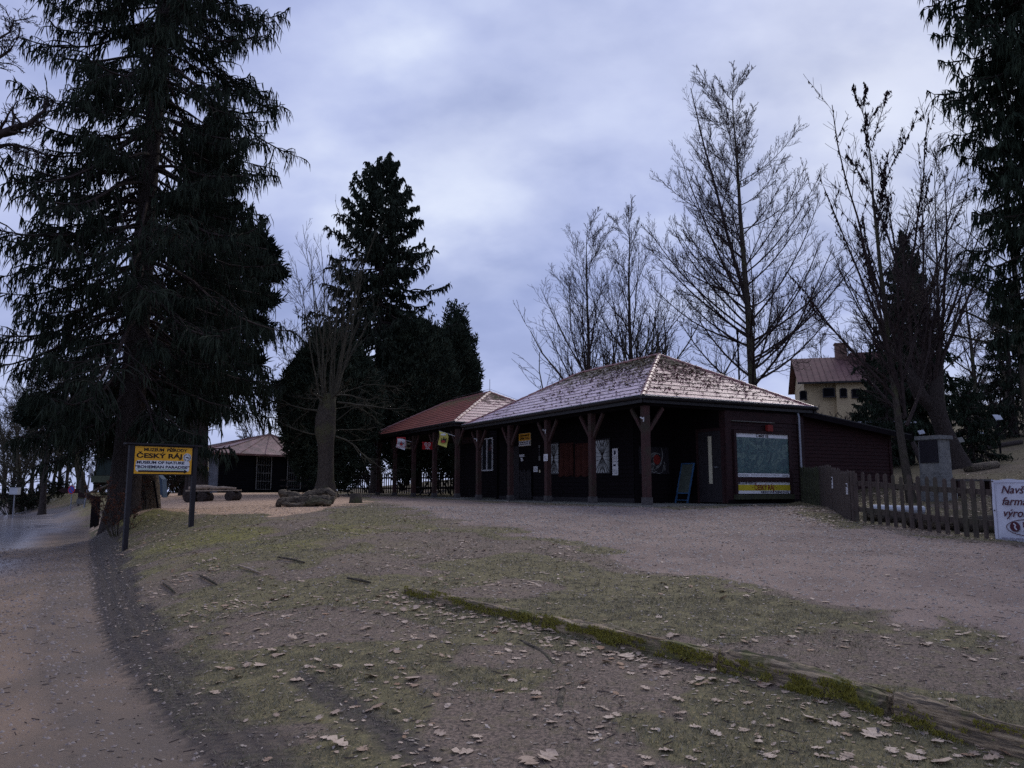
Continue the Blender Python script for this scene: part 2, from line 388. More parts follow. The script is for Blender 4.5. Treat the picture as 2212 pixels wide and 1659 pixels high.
# ------------------------------------------------------------------ ground
SPR = gd(268, 21.0); SPR.x += 0
MOUND.append((SPR.x + .2, SPR.y - .1, .42, 1.35))
def axis(lo, a, b, hi, st, g=1.12):
    v = list(np.arange(a, b + 1e-6, st)); s = st; x = b
    while x < hi: s *= g; x += s; v.append(x)
    s = st; x = a
    while x > lo: s *= g; x -= s; v.insert(0, x)
    return np.array(v)
xs = axis(-420, -15, 14, 420, .12); ys = axis(-40, 3.2, 27, 620, .115)
X, Y = np.meshgrid(xs, ys); X = X.ravel(); Y = Y.ravel()
def sdist(poly, x, y):
    d = np.full(x.shape, 1e9); ins = np.zeros(x.shape, bool); n = len(poly)
    for i in range(n):
        ax, ay = poly[i][0], poly[i][1]; bx, by = poly[(i + 1) % n][0], poly[(i + 1) % n][1]
        ex, ey = bx - ax, by - ay; L = ex * ex + ey * ey + 1e-12
        t = np.clip(((x - ax) * ex + (y - ay) * ey) / L, 0, 1)
        d = np.minimum(d, np.hypot(x - ax - t * ex, y - ay - t * ey))
        cond = ((ay > y) != (by > y))
        xi = ax + (y - ay) * ex / (ey if abs(ey) > 1e-12 else 1e-12)
        ins ^= cond & (x < xi)
    return np.where(ins, d, -d)
low = [(820, 1082), (900, 1101), (1000, 1124), (1130, 1156), (1300, 1194), (1500, 1248), (1700, 1276), (1900, 1322), (2212, 1402), (2600, 1520)]
PATH = [gp(*p) for p in low]
PATH += [Vector((9.5, 9.3, 0)), Vector((8.3, 12.4, 0)), Vector((6.7, 15.4, 0)), Vector((6.9, 17.6, 0)), Vector((7.6, 20.6, 0)), bp(-.9, 3.2), bp(-1.3, 0), bp(2, -1.25), bp(8, -.9), bp(12, -.5), bp(18, -.45), bp(24, -.4)]
PATH = [(p.x, p.y) for p in PATH]
CH = [gp(330, 1104), gp(450, 1108), gp(600, 1112), gp(700, 1104), gp(800, 1084)]
CH = [(p.x, p.y) for p in CH] + [tuple(bp(25, -1))[:2], tuple(bp(32, 0))[:2], (-10, 52), (-22, 48), (-16, 30)]
nz = fnoise(X, Y, .9, 3); nz2 = fnoise(X, Y, .35, 9); nzb = fnoise(X, Y, 3.2, 5)
dpath = sdist(PATH, X, Y) + (nz - .5) * 1.3 + (nz2 - .5) * .35
dch = sdist(CH, X, Y) + (nz - .5) * 1.6
droad = -(X - np.interp(Y, _ye, _xe)) * .87
dleft = (np.interp(Y, _ye, _xe) - 6.2) - X
roadm = np.minimum(droad, -dleft)
a_path = sstep(-.25, .35, dpath); a_ch = sstep(-.5, .5, dch) * (1 - a_path)
a_road = sstep(-.12, .14, roadm + (nz2 - .5) * .25)
a_mud = sstep(-.62, -.25, droad + (nz2 - .5) * .5) * (1 - sstep(.10, .22, droad + (nz2 - .5) * .12)) * sstep(.1, .45, nz + .2) * (1 - sstep(18, 30, Y)) * (.62 + .38 * sstep(6.5, 11, Y))
a_mud = np.maximum(a_mud, np.exp(-((droad + .95) / .16) ** 2) * .8 * (Y < 9) * sstep(.4, .6, nzb))
a_mud = np.maximum(a_mud, np.exp(-((droad - .75) / .13) ** 2) * .35 * (Y < 22))
dirtn = fnoise(X, Y, 1.6, 21)
a_dirt = sstep(.50, .70, dirtn + .08 * (1 - sstep(5, 9, Y)))            # bare trodden earth showing through the grass
a_dirt = np.maximum(a_dirt, sstep(-1.6, -.3, sdist(PATH, X, Y)) * sstep(.35, .6, nz) * .8)
ms = gp(520, 1165); a_moss = np.exp(-(((X - ms.x) / 3.0) ** 2 + ((Y - ms.y) / 2.2) ** 2)) * sstep(.35, .6, nz)
a_moss = np.maximum(a_moss, np.exp(-(((X - SPR.x) / 1.8) ** 2 + ((Y - SPR.y) / 1.5) ** 2)))
a_brown = sstep(0, 1.5, dleft) * 1.0
a_brown = np.maximum(a_brown, sstep(.15, .6, (X - 7.18) * .905 + (Y - 16.6) * .426) * sstep(5.2, 6.5, (X - EX) * RX + (Y - EY) * RY + np.maximum(0, 19 - Y) * 3) * (.55 + .45 * nz))
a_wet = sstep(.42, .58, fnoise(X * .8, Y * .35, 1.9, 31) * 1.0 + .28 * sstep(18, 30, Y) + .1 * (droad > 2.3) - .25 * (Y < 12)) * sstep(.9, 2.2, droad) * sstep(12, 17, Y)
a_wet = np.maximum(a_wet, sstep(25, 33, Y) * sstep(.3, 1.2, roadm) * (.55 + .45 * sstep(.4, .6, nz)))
Z = H(X, Y) - .012 * a_wet
attrs = dict(path=a_path, chips=a_ch, road=a_road, mud=a_mud, dirt=a_dirt, moss=a_moss, brown=a_brown, wet=a_wet, edge=droad)
nx, ny = len(xs), len(ys)
idx = np.arange(nx * ny).reshape(ny, nx)
F = np.stack([idx[:-1, :-1], idx[:-1, 1:], idx[1:, 1:], idx[1:, :-1]], -1).reshape(-1, 4)
fav = lambda a: a[F].mean(1)
cls = np.zeros(len(F), int); cls[fav(a_ch) > .5] = 3; cls[fav(a_path) > .5] = 2; cls[fav(a_road) > .5] = 1
m, nt, b = newmat('earth grass gravel and road')
geo = nt.nodes.new('ShaderNodeNewGeometry'); pos = geo.outputs['Position']
A = {}
for k in attrs:
    an = nt.nodes.new('ShaderNodeAttribute'); an.attribute_name = k; A[k] = an.outputs['Fac']
nf = noise(nt, 38, 5, vec=pos, rough=.7); nm = noise(nt, 7, 5, vec=pos, rough=.65); nl = noise(nt, 1.1, 4, vec=pos); ng = noise(nt, 130, 3, vec=pos, rough=.7)
def crisp(v, lo=.40, hi=.60, amt=.9): return ramp(nt, mth(nt, 'ADD', v, mth(nt, 'MULTIPLY', mth(nt, 'SUBTRACT', mth(nt, 'MULTIPLY_ADD', nf, .5, mth(nt, 'MULTIPLY', nm, .5)), .5), amt)), [(lo, 0), (hi, 1)])
for k_ in ('path', 'road', 'mud', 'dirt', 'chips'): A[k_] = crisp(A[k_]) if k_ != 'mud' else crisp(A[k_], .26, .62, 1.1)
soil = mixc(nt, (.112, .088, .086), (.040, .033, .034), ramp(nt, nf, [(.40, 0), (.60, 1)]))
grass = mixc(nt, (.078, .072, .047), (.040, .037, .028), ramp(nt, nm, [(.38, 0), (.62, 1)]))
grass = mixc(nt, grass, (.14, .115, .075), ramp(nt, nf, [(.52, 0), (.66, .9)]))
c = mixc(nt, grass, soil, mth(nt, 'MULTIPLY', A['dirt'], ramp(nt, nm, [(.25, .4), (.5, 1)])))
mossc = mixc(nt, (.105, .100, .030), (.070, .068, .026), ramp(nt, nm, [(.4, 0), (.6, 1)]))
c = mixc(nt, c, mossc, mth(nt, 'MULTIPLY', A['moss'], .75))
leafc = mixc(nt, (.034, .027, .018), (.012, .011, .009), ramp(nt, nf, [(.4, 0), (.6, 1)]))
c = mixc(nt, c, leafc, A['brown'])
chc = mixc(nt, (.28, .205, .175), (.10, .07, .065), ramp(nt, noise(nt, 11, 6, vec=pos, rough=.8), [(.42, 0), (.58, 1)]))
c = mixc(nt, c, chc, A['chips'])
pc = mixc(nt, (.130, .102, .106), (.088, .068, .072), ramp(nt, nl, [(.35, 0), (.65, 1)]))
pc = mixc(nt, pc, (.080, .062, .062), ramp(nt, nf, [(.50, 0), (.72, .75)])); pc = mixc(nt, pc, (.24, .21, .215), ramp(nt, ng, [(.60, 0), (.72, .7)]))
c = mixc(nt, c, pc, A['path'])
rc = mixc(nt, (.104, .079, .074), (.072, .058, .057), ramp(nt, noise(nt, .9, 4, vec=pos, stretch=(1.2, .35, 1)), [(.40, 0), (.60, 1)]))
rc = mixc(nt, rc, (.060, .045, .045), ramp(nt, nf, [(.52, 0), (.75, .7)])); rc = mixc(nt, rc, (.20, .165, .16), ramp(nt, ng, [(.60, 0), (.72, .6)]))
# worn wheel lines run along the road
wl = mth(nt, 'SINE', mth(nt, 'MULTIPLY', A['edge'], 3.1)); rc = mixc(nt, rc, (.058, .050, .054), mth(nt, 'MULTIPLY', ramp(nt, wl, [(.1, 0), (.8, .85)]), ramp(nt, nl, [(.35, .3), (.6, 1)])))
c = mixc(nt, c, rc, A['road'])
mudc = mixc(nt, (.014, .012, .014), (.040, .033, .035), ramp(nt, nf, [(.4, 0), (.6, 1)]))
c = mixc(nt, c, mudc, mth(nt, 'MULTIPLY', A['mud'], .95))
gain = nt.nodes.new('ShaderNodeVectorMath'); gain.operation = 'MULTIPLY'; gain.inputs[1].default_value = (2.55, 2.38, 1.80); nt.links.new(c, gain.inputs[0]); c = gain.outputs[0]
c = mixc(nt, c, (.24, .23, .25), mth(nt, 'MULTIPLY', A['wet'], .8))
nt.links.new(c, b.inputs['Base Color'])
rg = mth(nt, 'MULTIPLY_ADD', A['mud'], -.2, .93)
rg = mth(nt, 'SUBTRACT', rg, mth(nt, 'MULTIPLY', A['wet'], .74)); nt.links.new(rg, b.inputs['Roughness'])
nt.links.new(mth(nt, 'MULTIPLY_ADD', A['wet'], .4, .2), b.inputs['Specular IOR Level'])
# tyre treads in the mud: ribs across the wheel line
sp = nt.nodes.new('ShaderNodeSeparateXYZ'); nt.links.new(pos, sp.inputs[0])
tr = mth(nt, 'SINE', mth(nt, 'ADD', mth(nt, 'MULTIPLY', sp.outputs[1], 75), mth(nt, 'MULTIPLY', mth(nt, 'ABSOLUTE', mth(nt, 'SINE', mth(nt, 'MULTIPLY', A['edge'], 13))), 3)))
dry = mth(nt, 'SUBTRACT', 1.0, mth(nt, 'MULTIPLY', A['wet'], .97))
hgt = mth(nt, 'ADD', mth(nt, 'MULTIPLY', nf, 1.0), mth(nt, 'ADD', mth(nt, 'MULTIPLY', ng, .35), mth(nt, 'MULTIPLY', mth(nt, 'MULTIPLY', tr, A['mud']), .22)))
rut = mth(nt, 'MULTIPLY', mth(nt, 'MULTIPLY', mth(nt, 'SINE', mth(nt, 'MULTIPLY', A['edge'], 42)), A['mud']), .35)
hgt = mth(nt, 'MULTIPLY', mth(nt, 'ADD', hgt, rut), dry)
bump(nt, b, hgt, .8, .02)
M['ground'] = m
V = np.stack([X, Y, Z], -1)
for k, nm_ in enumerate(['ground', 'road', 'gravel_path', 'wood_chip_ground']):
    f = F[cls == k]; used = np.unique(f); mp_ = np.zeros(len(V), np.int64); mp_[used] = np.arange(len(used))
    o = np_mesh(nm_, V[used], mp_[f], M['ground'], None, True); o['kind'] = 'structure'
    for an, av in attrs.items():
        at_ = o.data.attributes.new(an, 'FLOAT', 'POINT'); at_.data.foreach_set('value', av[used].astype(np.float32))
# ------------------------------------------------------------------ fallen leaves, grass, twigs
rng = np.random.default_rng(11)
def samp(a, x, y):
    i = np.clip(np.searchsorted(xs, x), 1, nx - 1); j = np.clip(np.searchsorted(ys, y), 1, ny - 1)
    return a.reshape(ny, nx)[j, i]
def rotated(base, ang, tilt, tdir, scale):
    """base (K,3) -> (N,K,3)"""
    B = base[None] * scale[:, None, None]
    c, s = np.cos(ang)[:, None], np.sin(ang)[:, None]
    x = B[..., 0] * c - B[..., 1] * s; y = B[..., 0] * s + B[..., 1] * c; z = B[..., 2]
    # tilt about a horizontal axis
    ct, st = np.cos(tilt)[:, None], np.sin(tilt)[:, None]; ca, sa = np.cos(tdir)[:, None], np.sin(tdir)[:, None]
    p = x * ca + y * sa; q = -x * sa + y * ca
    p2 = p * ct - z * st; z2 = p * st + z * ct
    return np.stack([p2 * ca - q * sa, p2 * sa + q * ca, z2], -1)
def oak(nl_=3):
    right = []
    for k in range(nl_):
        y0 = .10 + .82 * k / nl_; w_ = .34 * math.sin(PI * (.18 + .70 * (k + .5) / nl_)) + .05
        right += [(w_ * .50, y0), (w_ * 1.12, y0 + .17), (w_ * .86, y0 + .23)]
    pts = [(0.015, -.22), (0.02, .05)] + right + [(.05, .97), (0, 1.0)]
    return pts + [(-x, y) for x, y in reversed(pts[:-1])]
OAK = np.array([(x, y - .4, 0) for x, y in oak()], float)
OAKC = np.array([(0, .1 * k - .35, 0) for k in range(1)], float)
def leafmesh(base, px, py, size, name, material, lift=.003, curl=.3, tmax=.2, ground=True, z=None):
    n = len(px); K = len(base)
    ang = rng.uniform(0, 2 * PI, n); tilt = np.abs(rng.normal(0, tmax, n)); td = rng.uniform(0, 2 * PI, n)
    cur = rng.uniform(-.1, curl, n); cb = rng.uniform(-.2, curl, n)
    B = np.repeat(base[None], n, 0).copy()
    B[..., 2] = cur[:, None] * B[..., 0] ** 2 * 2.0 + cb[:, None] * B[..., 1] ** 2 * .8 + .02 * np.sin(B[..., 1] * 14 + ang[:, None])
    out = np.empty_like(B)
    c, s = np.cos(ang)[:, None], np.sin(ang)[:, None]
    B = B * size[:, None, None]
    x = B[..., 0] * c - B[..., 1] * s; y = B[..., 0] * s + B[..., 1] * c; zc = B[..., 2]
    ct, st = np.cos(tilt)[:, None], np.sin(tilt)[:, None]; ca, sa = np.cos(td)[:, None], np.sin(td)[:, None]
    p = x * ca + y * sa; q = -x * sa + y * ca
    p2 = p * ct - zc * st; z2 = p * st + zc * ct
    xx = p2 * ca - q * sa + px[:, None]; yy = p2 * sa + q * ca + py[:, None]
    zz_ = z2 - z2.min(1, keepdims=True)
    if z is None: zz_ = zz_ + H(px, py)[:, None] + lift
    else: zz_ = zz_ + z[:, None]
    V = np.stack([xx, yy, zz_], -1).reshape(-1, 3)
    # fan around a mid vertex strip: leaf = two halves along the midrib
    half = K // 2
    f = []
    for k in range(half - 0):
        a0, a1 = k, k + 1; b0, b1 = (K - k) % K, (K - k - 1) % K
        if a1 == b1: f.append((a0, a1, b0, b0))
        elif k == 0: f.append((0, 1, b1, b1))
        else: f.append((a0, a1, b1, b0))
    tri = [(q_[0], q_[1], q_[2]) for q_ in f if q_[2] == q_[3]]; qd = [q_ for q_ in f if q_[2] != q_[3]]
    off = (np.arange(n) * K)[:, None, None]
    Fs = []
    if qd: Fs.append((np.array(qd)[None] + off).reshape(-1, 4))
    if tri: Fs.append((np.array(tri)[None] + off).reshape(-1, 3))
    return V, Fs
def leafmat(name, c1, c2, c3):
    m, nt, b = newmat(name); g = nt.nodes.new('ShaderNodeNewGeometry')
    r = ramp(nt, g.outputs['Random Per Island'], [(0.0, c1), (.55, c2), (.85, c1), (1.0, c3)])
    c = mixc(nt, r, tuple(v * .45 for v in c3), mth(nt, 'MULTIPLY', ramp(nt, noise(nt, 40, 3), [(.45, 0), (.7, 1)]), .6))
    nt.links.new(c, b.inputs['Base Color']); b.inputs['Roughness'].default_value = .7; return m
M['leaf'] = leafmat('fallen oak leaves', (.36, .25, .17), (.55, .42, .31), (.30, .16, .08))
M['leafd'] = leafmat('wet brown fallen leaves', (.19, .15, .12), (.42, .34, .28), (.05, .036, .032))
beam_px = [(880, 1283), (1180, 1352), (1560, 1442), (1935, 1547), (2300, 1655)]
BEAM = [gp(*p) for p in beam_px]
def near_beam(x, y):
    d = np.full(x.shape, 1e9); side = np.zeros(x.shape)
    for a, b_ in zip(BEAM[:-1], BEAM[1:]):
        ex, ey = b_.x - a.x, b_.y - a.y; L = ex * ex + ey * ey
        t = np.clip(((x - a.x) * ex + (y - a.y) * ey) / L, 0, 1)
        dd = np.hypot(x - a.x - t * ex, y - a.y - t * ey)
        sd_ = (ex * (y - a.y) - ey * (x - a.x)); upd = dd < d
        side = np.where(upd, sd_, side); d = np.where(upd, dd, d)
    return d, side
FC = (7.1, 16.6)
def scatter(n, y0, y1, power=1.0):
    y = y0 + (y1 - y0) * rng.random(n) ** power; x = (rng.random(n) * 2 - 1) * (.74 * y + 1.2)
    return x, y
def leafdens(x, y):
    on_path = samp(a_path, x, y); on_road = samp(a_road, x, y)
    cl_ = fnoise(x, y, 1.0, 77); d = .05 + 5.0 * np.clip(cl_ - .47, 0, 1)
    db, side = near_beam(x, y)
    d = d + 8 * np.exp(-(db / .30) ** 2) * (side < 0) * (.25 + 1.2 * sstep(.4, .6, fnoise(x, y, .5, 55))) + 1.4 * np.exp(-(db / .9) ** 2) * (side < 0)
    dr = samp(droad, x, y)
    d = d + 1.3 * np.exp(-((dr + 1.3) / .8) ** 2) * sstep(.4, .6, fnoise(x, y, .8, 8))
    d = d * (1 - on_path * .90) * (1 - on_road * .985) * (1 - samp(a_ch, x, y) * .6) * (1 - .7 * samp(a_mud, x, y))
    pile = np.exp(-(((x - FC[0] + .45 + (y - FC[1]) * .02) / .55) ** 2)) * sstep(14.6, 16, y) * (1 - sstep(20.2, 21.8, y)) * (x < 9)
    lx = 7.18 + (y - 16.6) * .29
    pile = np.exp(-((x - lx + .55) / .45) ** 2) * sstep(15.2, 16.6, y) * (1 - sstep(19.6, 21.5, y)) * 9
    f2 = np.exp(-(((x - 7.18) * .905 + (y - 16.6) * .426 + .25) / .3) ** 2) * (y < 16.6) * (y > 9) * 2.5
    f3 = sstep(0, .3, (x - 7.2) * .905 + (y - 16.6) * .426) * 1.0
    return d + pile + f2 + f3
def pick(n, y0, y1, power=1.0, cap=3.0):
    x, y = scatter(n, y0, y1, power); d = leafdens(x, y); k = rng.random(n) < d / cap; k &= ~inbuild(x, y)
    return x[k], y[k]
def inbuild(x, y):
    t = (x - EX) * FX + (y - EY) * FY; u = (x - EX) * RX + (y - EY) * RY
    return ((t > -.05) & (t < 24) & (u > .1) & (u < 7)) | ((t > -.05) & (t < 7) & (u > .1) & (u < 11))
def join(parts):
    V = np.concatenate([p[0] for p in parts]); Fs = []; o = 0
    for v, fs in parts:
        for f in fs: Fs.append(f + o)
        o += len(v)
    q = [f for f in Fs if f.shape[1] == 4]; t = [f for f in Fs if f.shape[1] == 3]
    return V, ([np.concatenate(q)] if q else []) + ([np.concatenate(t)] if t else [])
SIMPLE = np.array([(0, -.5, 0), (.2, -.28, 0), (.13, -.05, 0), (.3, .15, 0), (.1, .42, 0), (0, .52, 0), (-.1, .42, 0), (-.3, .15, 0), (-.13, -.05, 0), (-.2, -.28, 0)], float)
def cover(name, sets, material, label, cat):
    V, Fs = join(sets); o = np_mesh(name, V, Fs, material); return setp(o, label, cat, kind='stuff')
x1, y1 = pick(15000, 3.6, 9.5, .8, 6.0); s1 = .03 + .075 * rng.random(len(x1)) ** 2.2
bigx = [gp(px_, py_) for px_, py_ in [(1005, 1625), (800, 1465), (890, 1470), (1140, 1645), (735, 1610), (1180, 1640), (640, 1470), (1490, 1430), (1880, 1590), (2030, 1650), (1350, 1420), (560, 1440), (1975, 1640), (1750, 1555), (1265, 1405)]]
xb = np.array([p.x for p in bigx]); yb = np.array([p.y for p in bigx])
x2, y2 = pick(42000, 9, 27, .9); s2 = .035 + .07 * rng.random(len(x2)) ** 1.5
cover('fallen_leaves', [leafmesh(OAK, x1, y1, s1, '', None), leafmesh(OAK, xb, yb, rng.uniform(.13, .17, len(xb)), '', None, curl=.5), leafmesh(SIMPLE, x2, y2, s2, '', None)], M['leaf'], 'pale fallen oak leaves scattered over the lawn and along the timber edging', 'leaves')
x3, y3 = scatter(170000, 3.6, 24, .62); k = (rng.random(len(x3)) < (.35 + .9 * fnoise(x3, y3, .6, 13)) * (1 - .8 * samp(a_road, x3, y3)) * (1 - .75 * samp(a_path, x3, y3)) * .62) & ~inbuild(x3, y3); x3, y3 = x3[k], y3[k]; s3 = .010 + .040 * rng.random(len(x3)) ** 2.5
cover('brown_leaf_litter', [leafmesh(SIMPLE, x3, y3, s3, '', None, tmax=.3)], M['leafd'], 'small dark brown leaf litter between the grass', 'leaf litter')
# pebbles on path and road
def stones(n, y0, y1, p):
    x, y = scatter(n, y0, y1, p); k = (rng.random(n) < np.maximum(samp(a_path, x, y), samp(a_road, x, y) * .8) + .03) & ~inbuild(x, y); x, y = x[k], y[k]; n = len(x)
    s = (.003 + .009 * rng.random(n) ** 3) * (1 + y / 9); a = rng.uniform(0, 2 * PI, n); z = H(x, y)
    base = np.array([(1, 0, 0), (.2, .9, 0), (-.9, .3, 0), (-.4, -.8, 0), (.1, .1, .8)]); c_, s_ = np.cos(a)[:, None], np.sin(a)[:, None]
    X_ = (base[None, :, 0] * c_ - base[None, :, 1] * s_) * s[:, None] * 1.2 + x[:, None]; Y_ = (base[None, :, 0] * s_ + base[None, :, 1] * c_) * s[:, None] + y[:, None]; Z_ = base[None, :, 2] * s[:, None] + z[:, None]
    V = np.stack([X_, Y_, Z_], -1).reshape(-1, 3); o = (np.arange(n) * 5)[:, None, None]
    return V, [(np.array([(0, 1, 4), (1, 2, 4), (2, 3, 4), (3, 0, 4)])[None] + o).reshape(-1, 3)]
M['stone'] = leafmat('small grey stones', (.20, .155, .14), (.30, .25, .22), (.06, .045, .045))
cover('gravel_stones', [stones(70000, 3.6, 21, .75)], M['stone'], 'small grey and brown gravel stones lying on the path and road', 'gravel')
# grass blades
def grass_set(n, y0, y1, hmin, hmax, wd, power):
    x, y = scatter(n, y0, y1, power)
    g = (1 - samp(a_path, x, y)) * (1 - samp(a_road, x, y)) * (1 - samp(a_ch, x, y)) * (1 - .85 * samp(a_dirt, x, y)) * (1 - samp(a_mud, x, y))
    g = g * sstep(.34, .62, fnoise(x, y, .22, 41) + .15)
    k = (rng.random(n) < g) & ~inbuild(x, y); x = x[k]; y = y[k]; n = len(x)
    a = rng.uniform(0, 2 * PI, n); h = rng.uniform(hmin, hmax, n) * (.5 + fnoise(x, y, .5, 6)); ln = rng.uniform(.2, 1.3, n) * h; la = rng.uniform(0, 2 * PI, n)
    wv = wd * rng.uniform(.7, 1.3, n); z = H(x, y) - .003
    p0 = np.stack([x - np.cos(a) * wv, y - np.sin(a) * wv, z], -1); p1 = np.stack([x + np.cos(a) * wv, y + np.sin(a) * wv, z], -1)
    p2 = np.stack([x + np.cos(la) * ln, y + np.sin(la) * ln, z + h], -1)
    V = np.stack([p0, p1, p2], 1).reshape(-1, 3); return V, [np.arange(3 * n).reshape(-1, 3)]
def tall_set(n):
    x, y = scatter(n * 4, 3.6, 15, .75); k = (fnoise(x, y, .45, 91) > .63) & (samp(a_path, x, y) < .3) & (samp(a_road, x, y) < .1) & (samp(a_mud, x, y) < .3); db, sd_ = near_beam(x, y); k |= (db < .16) & (rng.random(len(x)) < .8); x, y = x[k], y[k]; n = len(x)
    a = rng.uniform(0, 2 * PI, n); h = rng.uniform(.02, .06, n); ln = rng.uniform(.5, 1.6, n) * h; la = rng.uniform(0, 2 * PI, n); wv = rng.uniform(.0015, .003, n); z = H(x, y) - .003
    V = np.stack([np.stack([x - np.cos(a) * wv, y - np.sin(a) * wv, z], -1), np.stack([x + np.cos(a) * wv, y + np.sin(a) * wv, z], -1), np.stack([x + np.cos(la) * ln, y + np.sin(la) * ln, z + h], -1)], 1).reshape(-1, 3)
    return V, [np.arange(3 * n).reshape(-1, 3)]
M['grass'] = leafmat('short dull winter grass', (.14, .128, .068), (.34, .285, .19), (.10, .105, .042))
cover('grass', [grass_set(60000, 3.6, 12, .03, .055, .0025, .8) if False else tall_set(26000), grass_set(230000, 3.6, 9, .010, .034, .0024, .85), grass_set(190000, 8.5, 24, .012, .036, .005, .8)], M['grass'], 'short trodden olive winter grass covering the lawn', 'grass')
# little dark twigs on road and path
def sticks(n):
    x, y = scatter(n, 3.6, 16, .8); a = rng.uniform(0, 2 * PI, n); L = .015 + .09 * rng.random(n) ** 3; wv = rng.uniform(.002, .004, n)
    dx, dy = np.cos(a) * L / 2, np.sin(a) * L / 2; z = H(x, y) + .006; z2 = z + .004
    P = np.stack([np.stack([x - dx, y - dy - wv, H(x - dx, y - dy) + .005], -1), np.stack([x + dx, y + dy - wv, H(x + dx, y + dy) + .005], -1),
                  np.stack([x + dx, y + dy + wv, H(x + dx, y + dy) + .010], -1), np.stack([x - dx, y - dy + wv, H(x - dx, y - dy) + .010], -1)], 1)
    return P.reshape(-1, 3), [np.arange(4 * n).reshape(-1, 4)]
cover('twig_litter', [sticks(2600)], M['twig'], 'thin dark twigs and needles scattered on the road and path', 'twigs')
# ------------------------------------------------------------------ buildings
def zat(py, P):
    """height of the point above/below P seen on picture row py"""
    a = (829.5 - py) / FOC
    return CAMZ + P.y * (SP + a * CP) / (CP - a * SP)
T3 = Vector((FX, FY, 0)); U3 = Vector((RX, RY, 0)); UP = Vector((0, 0, 1))
FRONT = lambda u: Fr(bp(0, u), -T3, UP, -U3)          # x = -t, y = z, outward normal -u
GABLE = lambda t: Fr(bp(t, 0), U3, UP, -T3)            # x = u, y = z, outward normal -t
def lap(mb, fr, x0, x1, z0, z1, board=.125, lip=.018, rr=None):
    rr = rr or random.Random(3); z = z0
    while z < z1 - 1e-4:
        zb = min(z + board, z1); l2 = lip * rr.uniform(.8, 1.2)
        mb.quad(fr(x0, z, l2), fr(x1, z, l2), fr(x1, zb, 0), fr(x0, zb, 0))
        mb.quad(fr(x0, z, 0), fr(x1, z, 0), fr(x1, z, l2), fr(x0, z, l2))
        z = zb
def roofmesh(mb, A, B, C, D, row=.31, tile=.9, lift=.016, seed=1):
    rr = random.Random(seed)
    A, B, C, D = map(Vector, (A, B, C, D)); e = (B - A); L = e.length; e.normalize()
    mid = ((C + D) / 2 - A); s = mid - e * mid.dot(e); S = s.length; s.normalize(); n = e.cross(s)
    rows = max(1, round(S / row)); xl = (D - A).dot(e); xr = (C - A).dot(e)
    for k in range(rows):
        f0, f1 = k / rows, (k + 1) / rows; s0, s1 = f0 * S, f1 * S
        l0, l1, r0, r1 = xl * f0, xl * f1, L + (xr - L) * f0, L + (xr - L) * f1
        off = (k % 2) * tile / 2; cuts = [0.0]; x = off
        W0 = r0 - l0
        cuts = sorted(set([0.0, 1.0] + [min(max((off + j * tile - l0) / W0, 0), 1) for j in range(-2, int(L / tile) + 3)]))
        for c0, c1 in zip(cuts[:-1], cuts[1:]):
            if c1 - c0 < 1e-3: continue
            q = lift * rr.uniform(.96, 1.04)
            P = [(l0 + W0 * c0, s0, q), (l0 + W0 * c1, s0, q), (l1 + (r1 - l1) * c1, s1, .003), (l1 + (r1 - l1) * c0, s1, .003)]
            w3 = [A + e * p[0] + s * p[1] + n * p[2] for p in P]
            mb.quad(*w3); mb.uv += [(p[0], p[1]) for p in P]
            mb.quad(A + e * P[0][0] + s * s0, A + e * P[1][0] + s * s0, w3[1], w3[0]); mb.uv += [(P[0][0], s0), (P[1][0], s0), (P[1][0], s0), (P[0][0], s0)]
def ridge(mb, a, b, rad=.085, step=.36, seed=1):
    a, b = Vector(a), Vector(b); d = b - a; L = d.length; n = max(1, round(L / step)); rr = random.Random(seed)
    d.normalize(); side = d.cross(UP).normalized(); up = side.cross(d)
    for k in range(n):
        p0 = a + d * (L * k / n - .02); p1 = a + d * (L * (k + 1) / n + .02); j = rr.uniform(-.006, .006)
        i = len(mb.v); m_ = 7
        for p, r_ in ((p0, rad * 1.12), (p1, rad * .92)):
            for q in range(m_):
                th = PI * q / (m_ - 1) * 1.15 - .075 * PI
                mb.v.append(tuple(p + side * (math.cos(th) * r_) + up * (math.sin(th) * r_ + j - .03)))
        for q in range(m_ - 1): mb.f.append((i + q, i + q + 1, i + m_ + q + 1, i + m_ + q))
        mb.f.append(tuple(i + q for q in range(m_)))
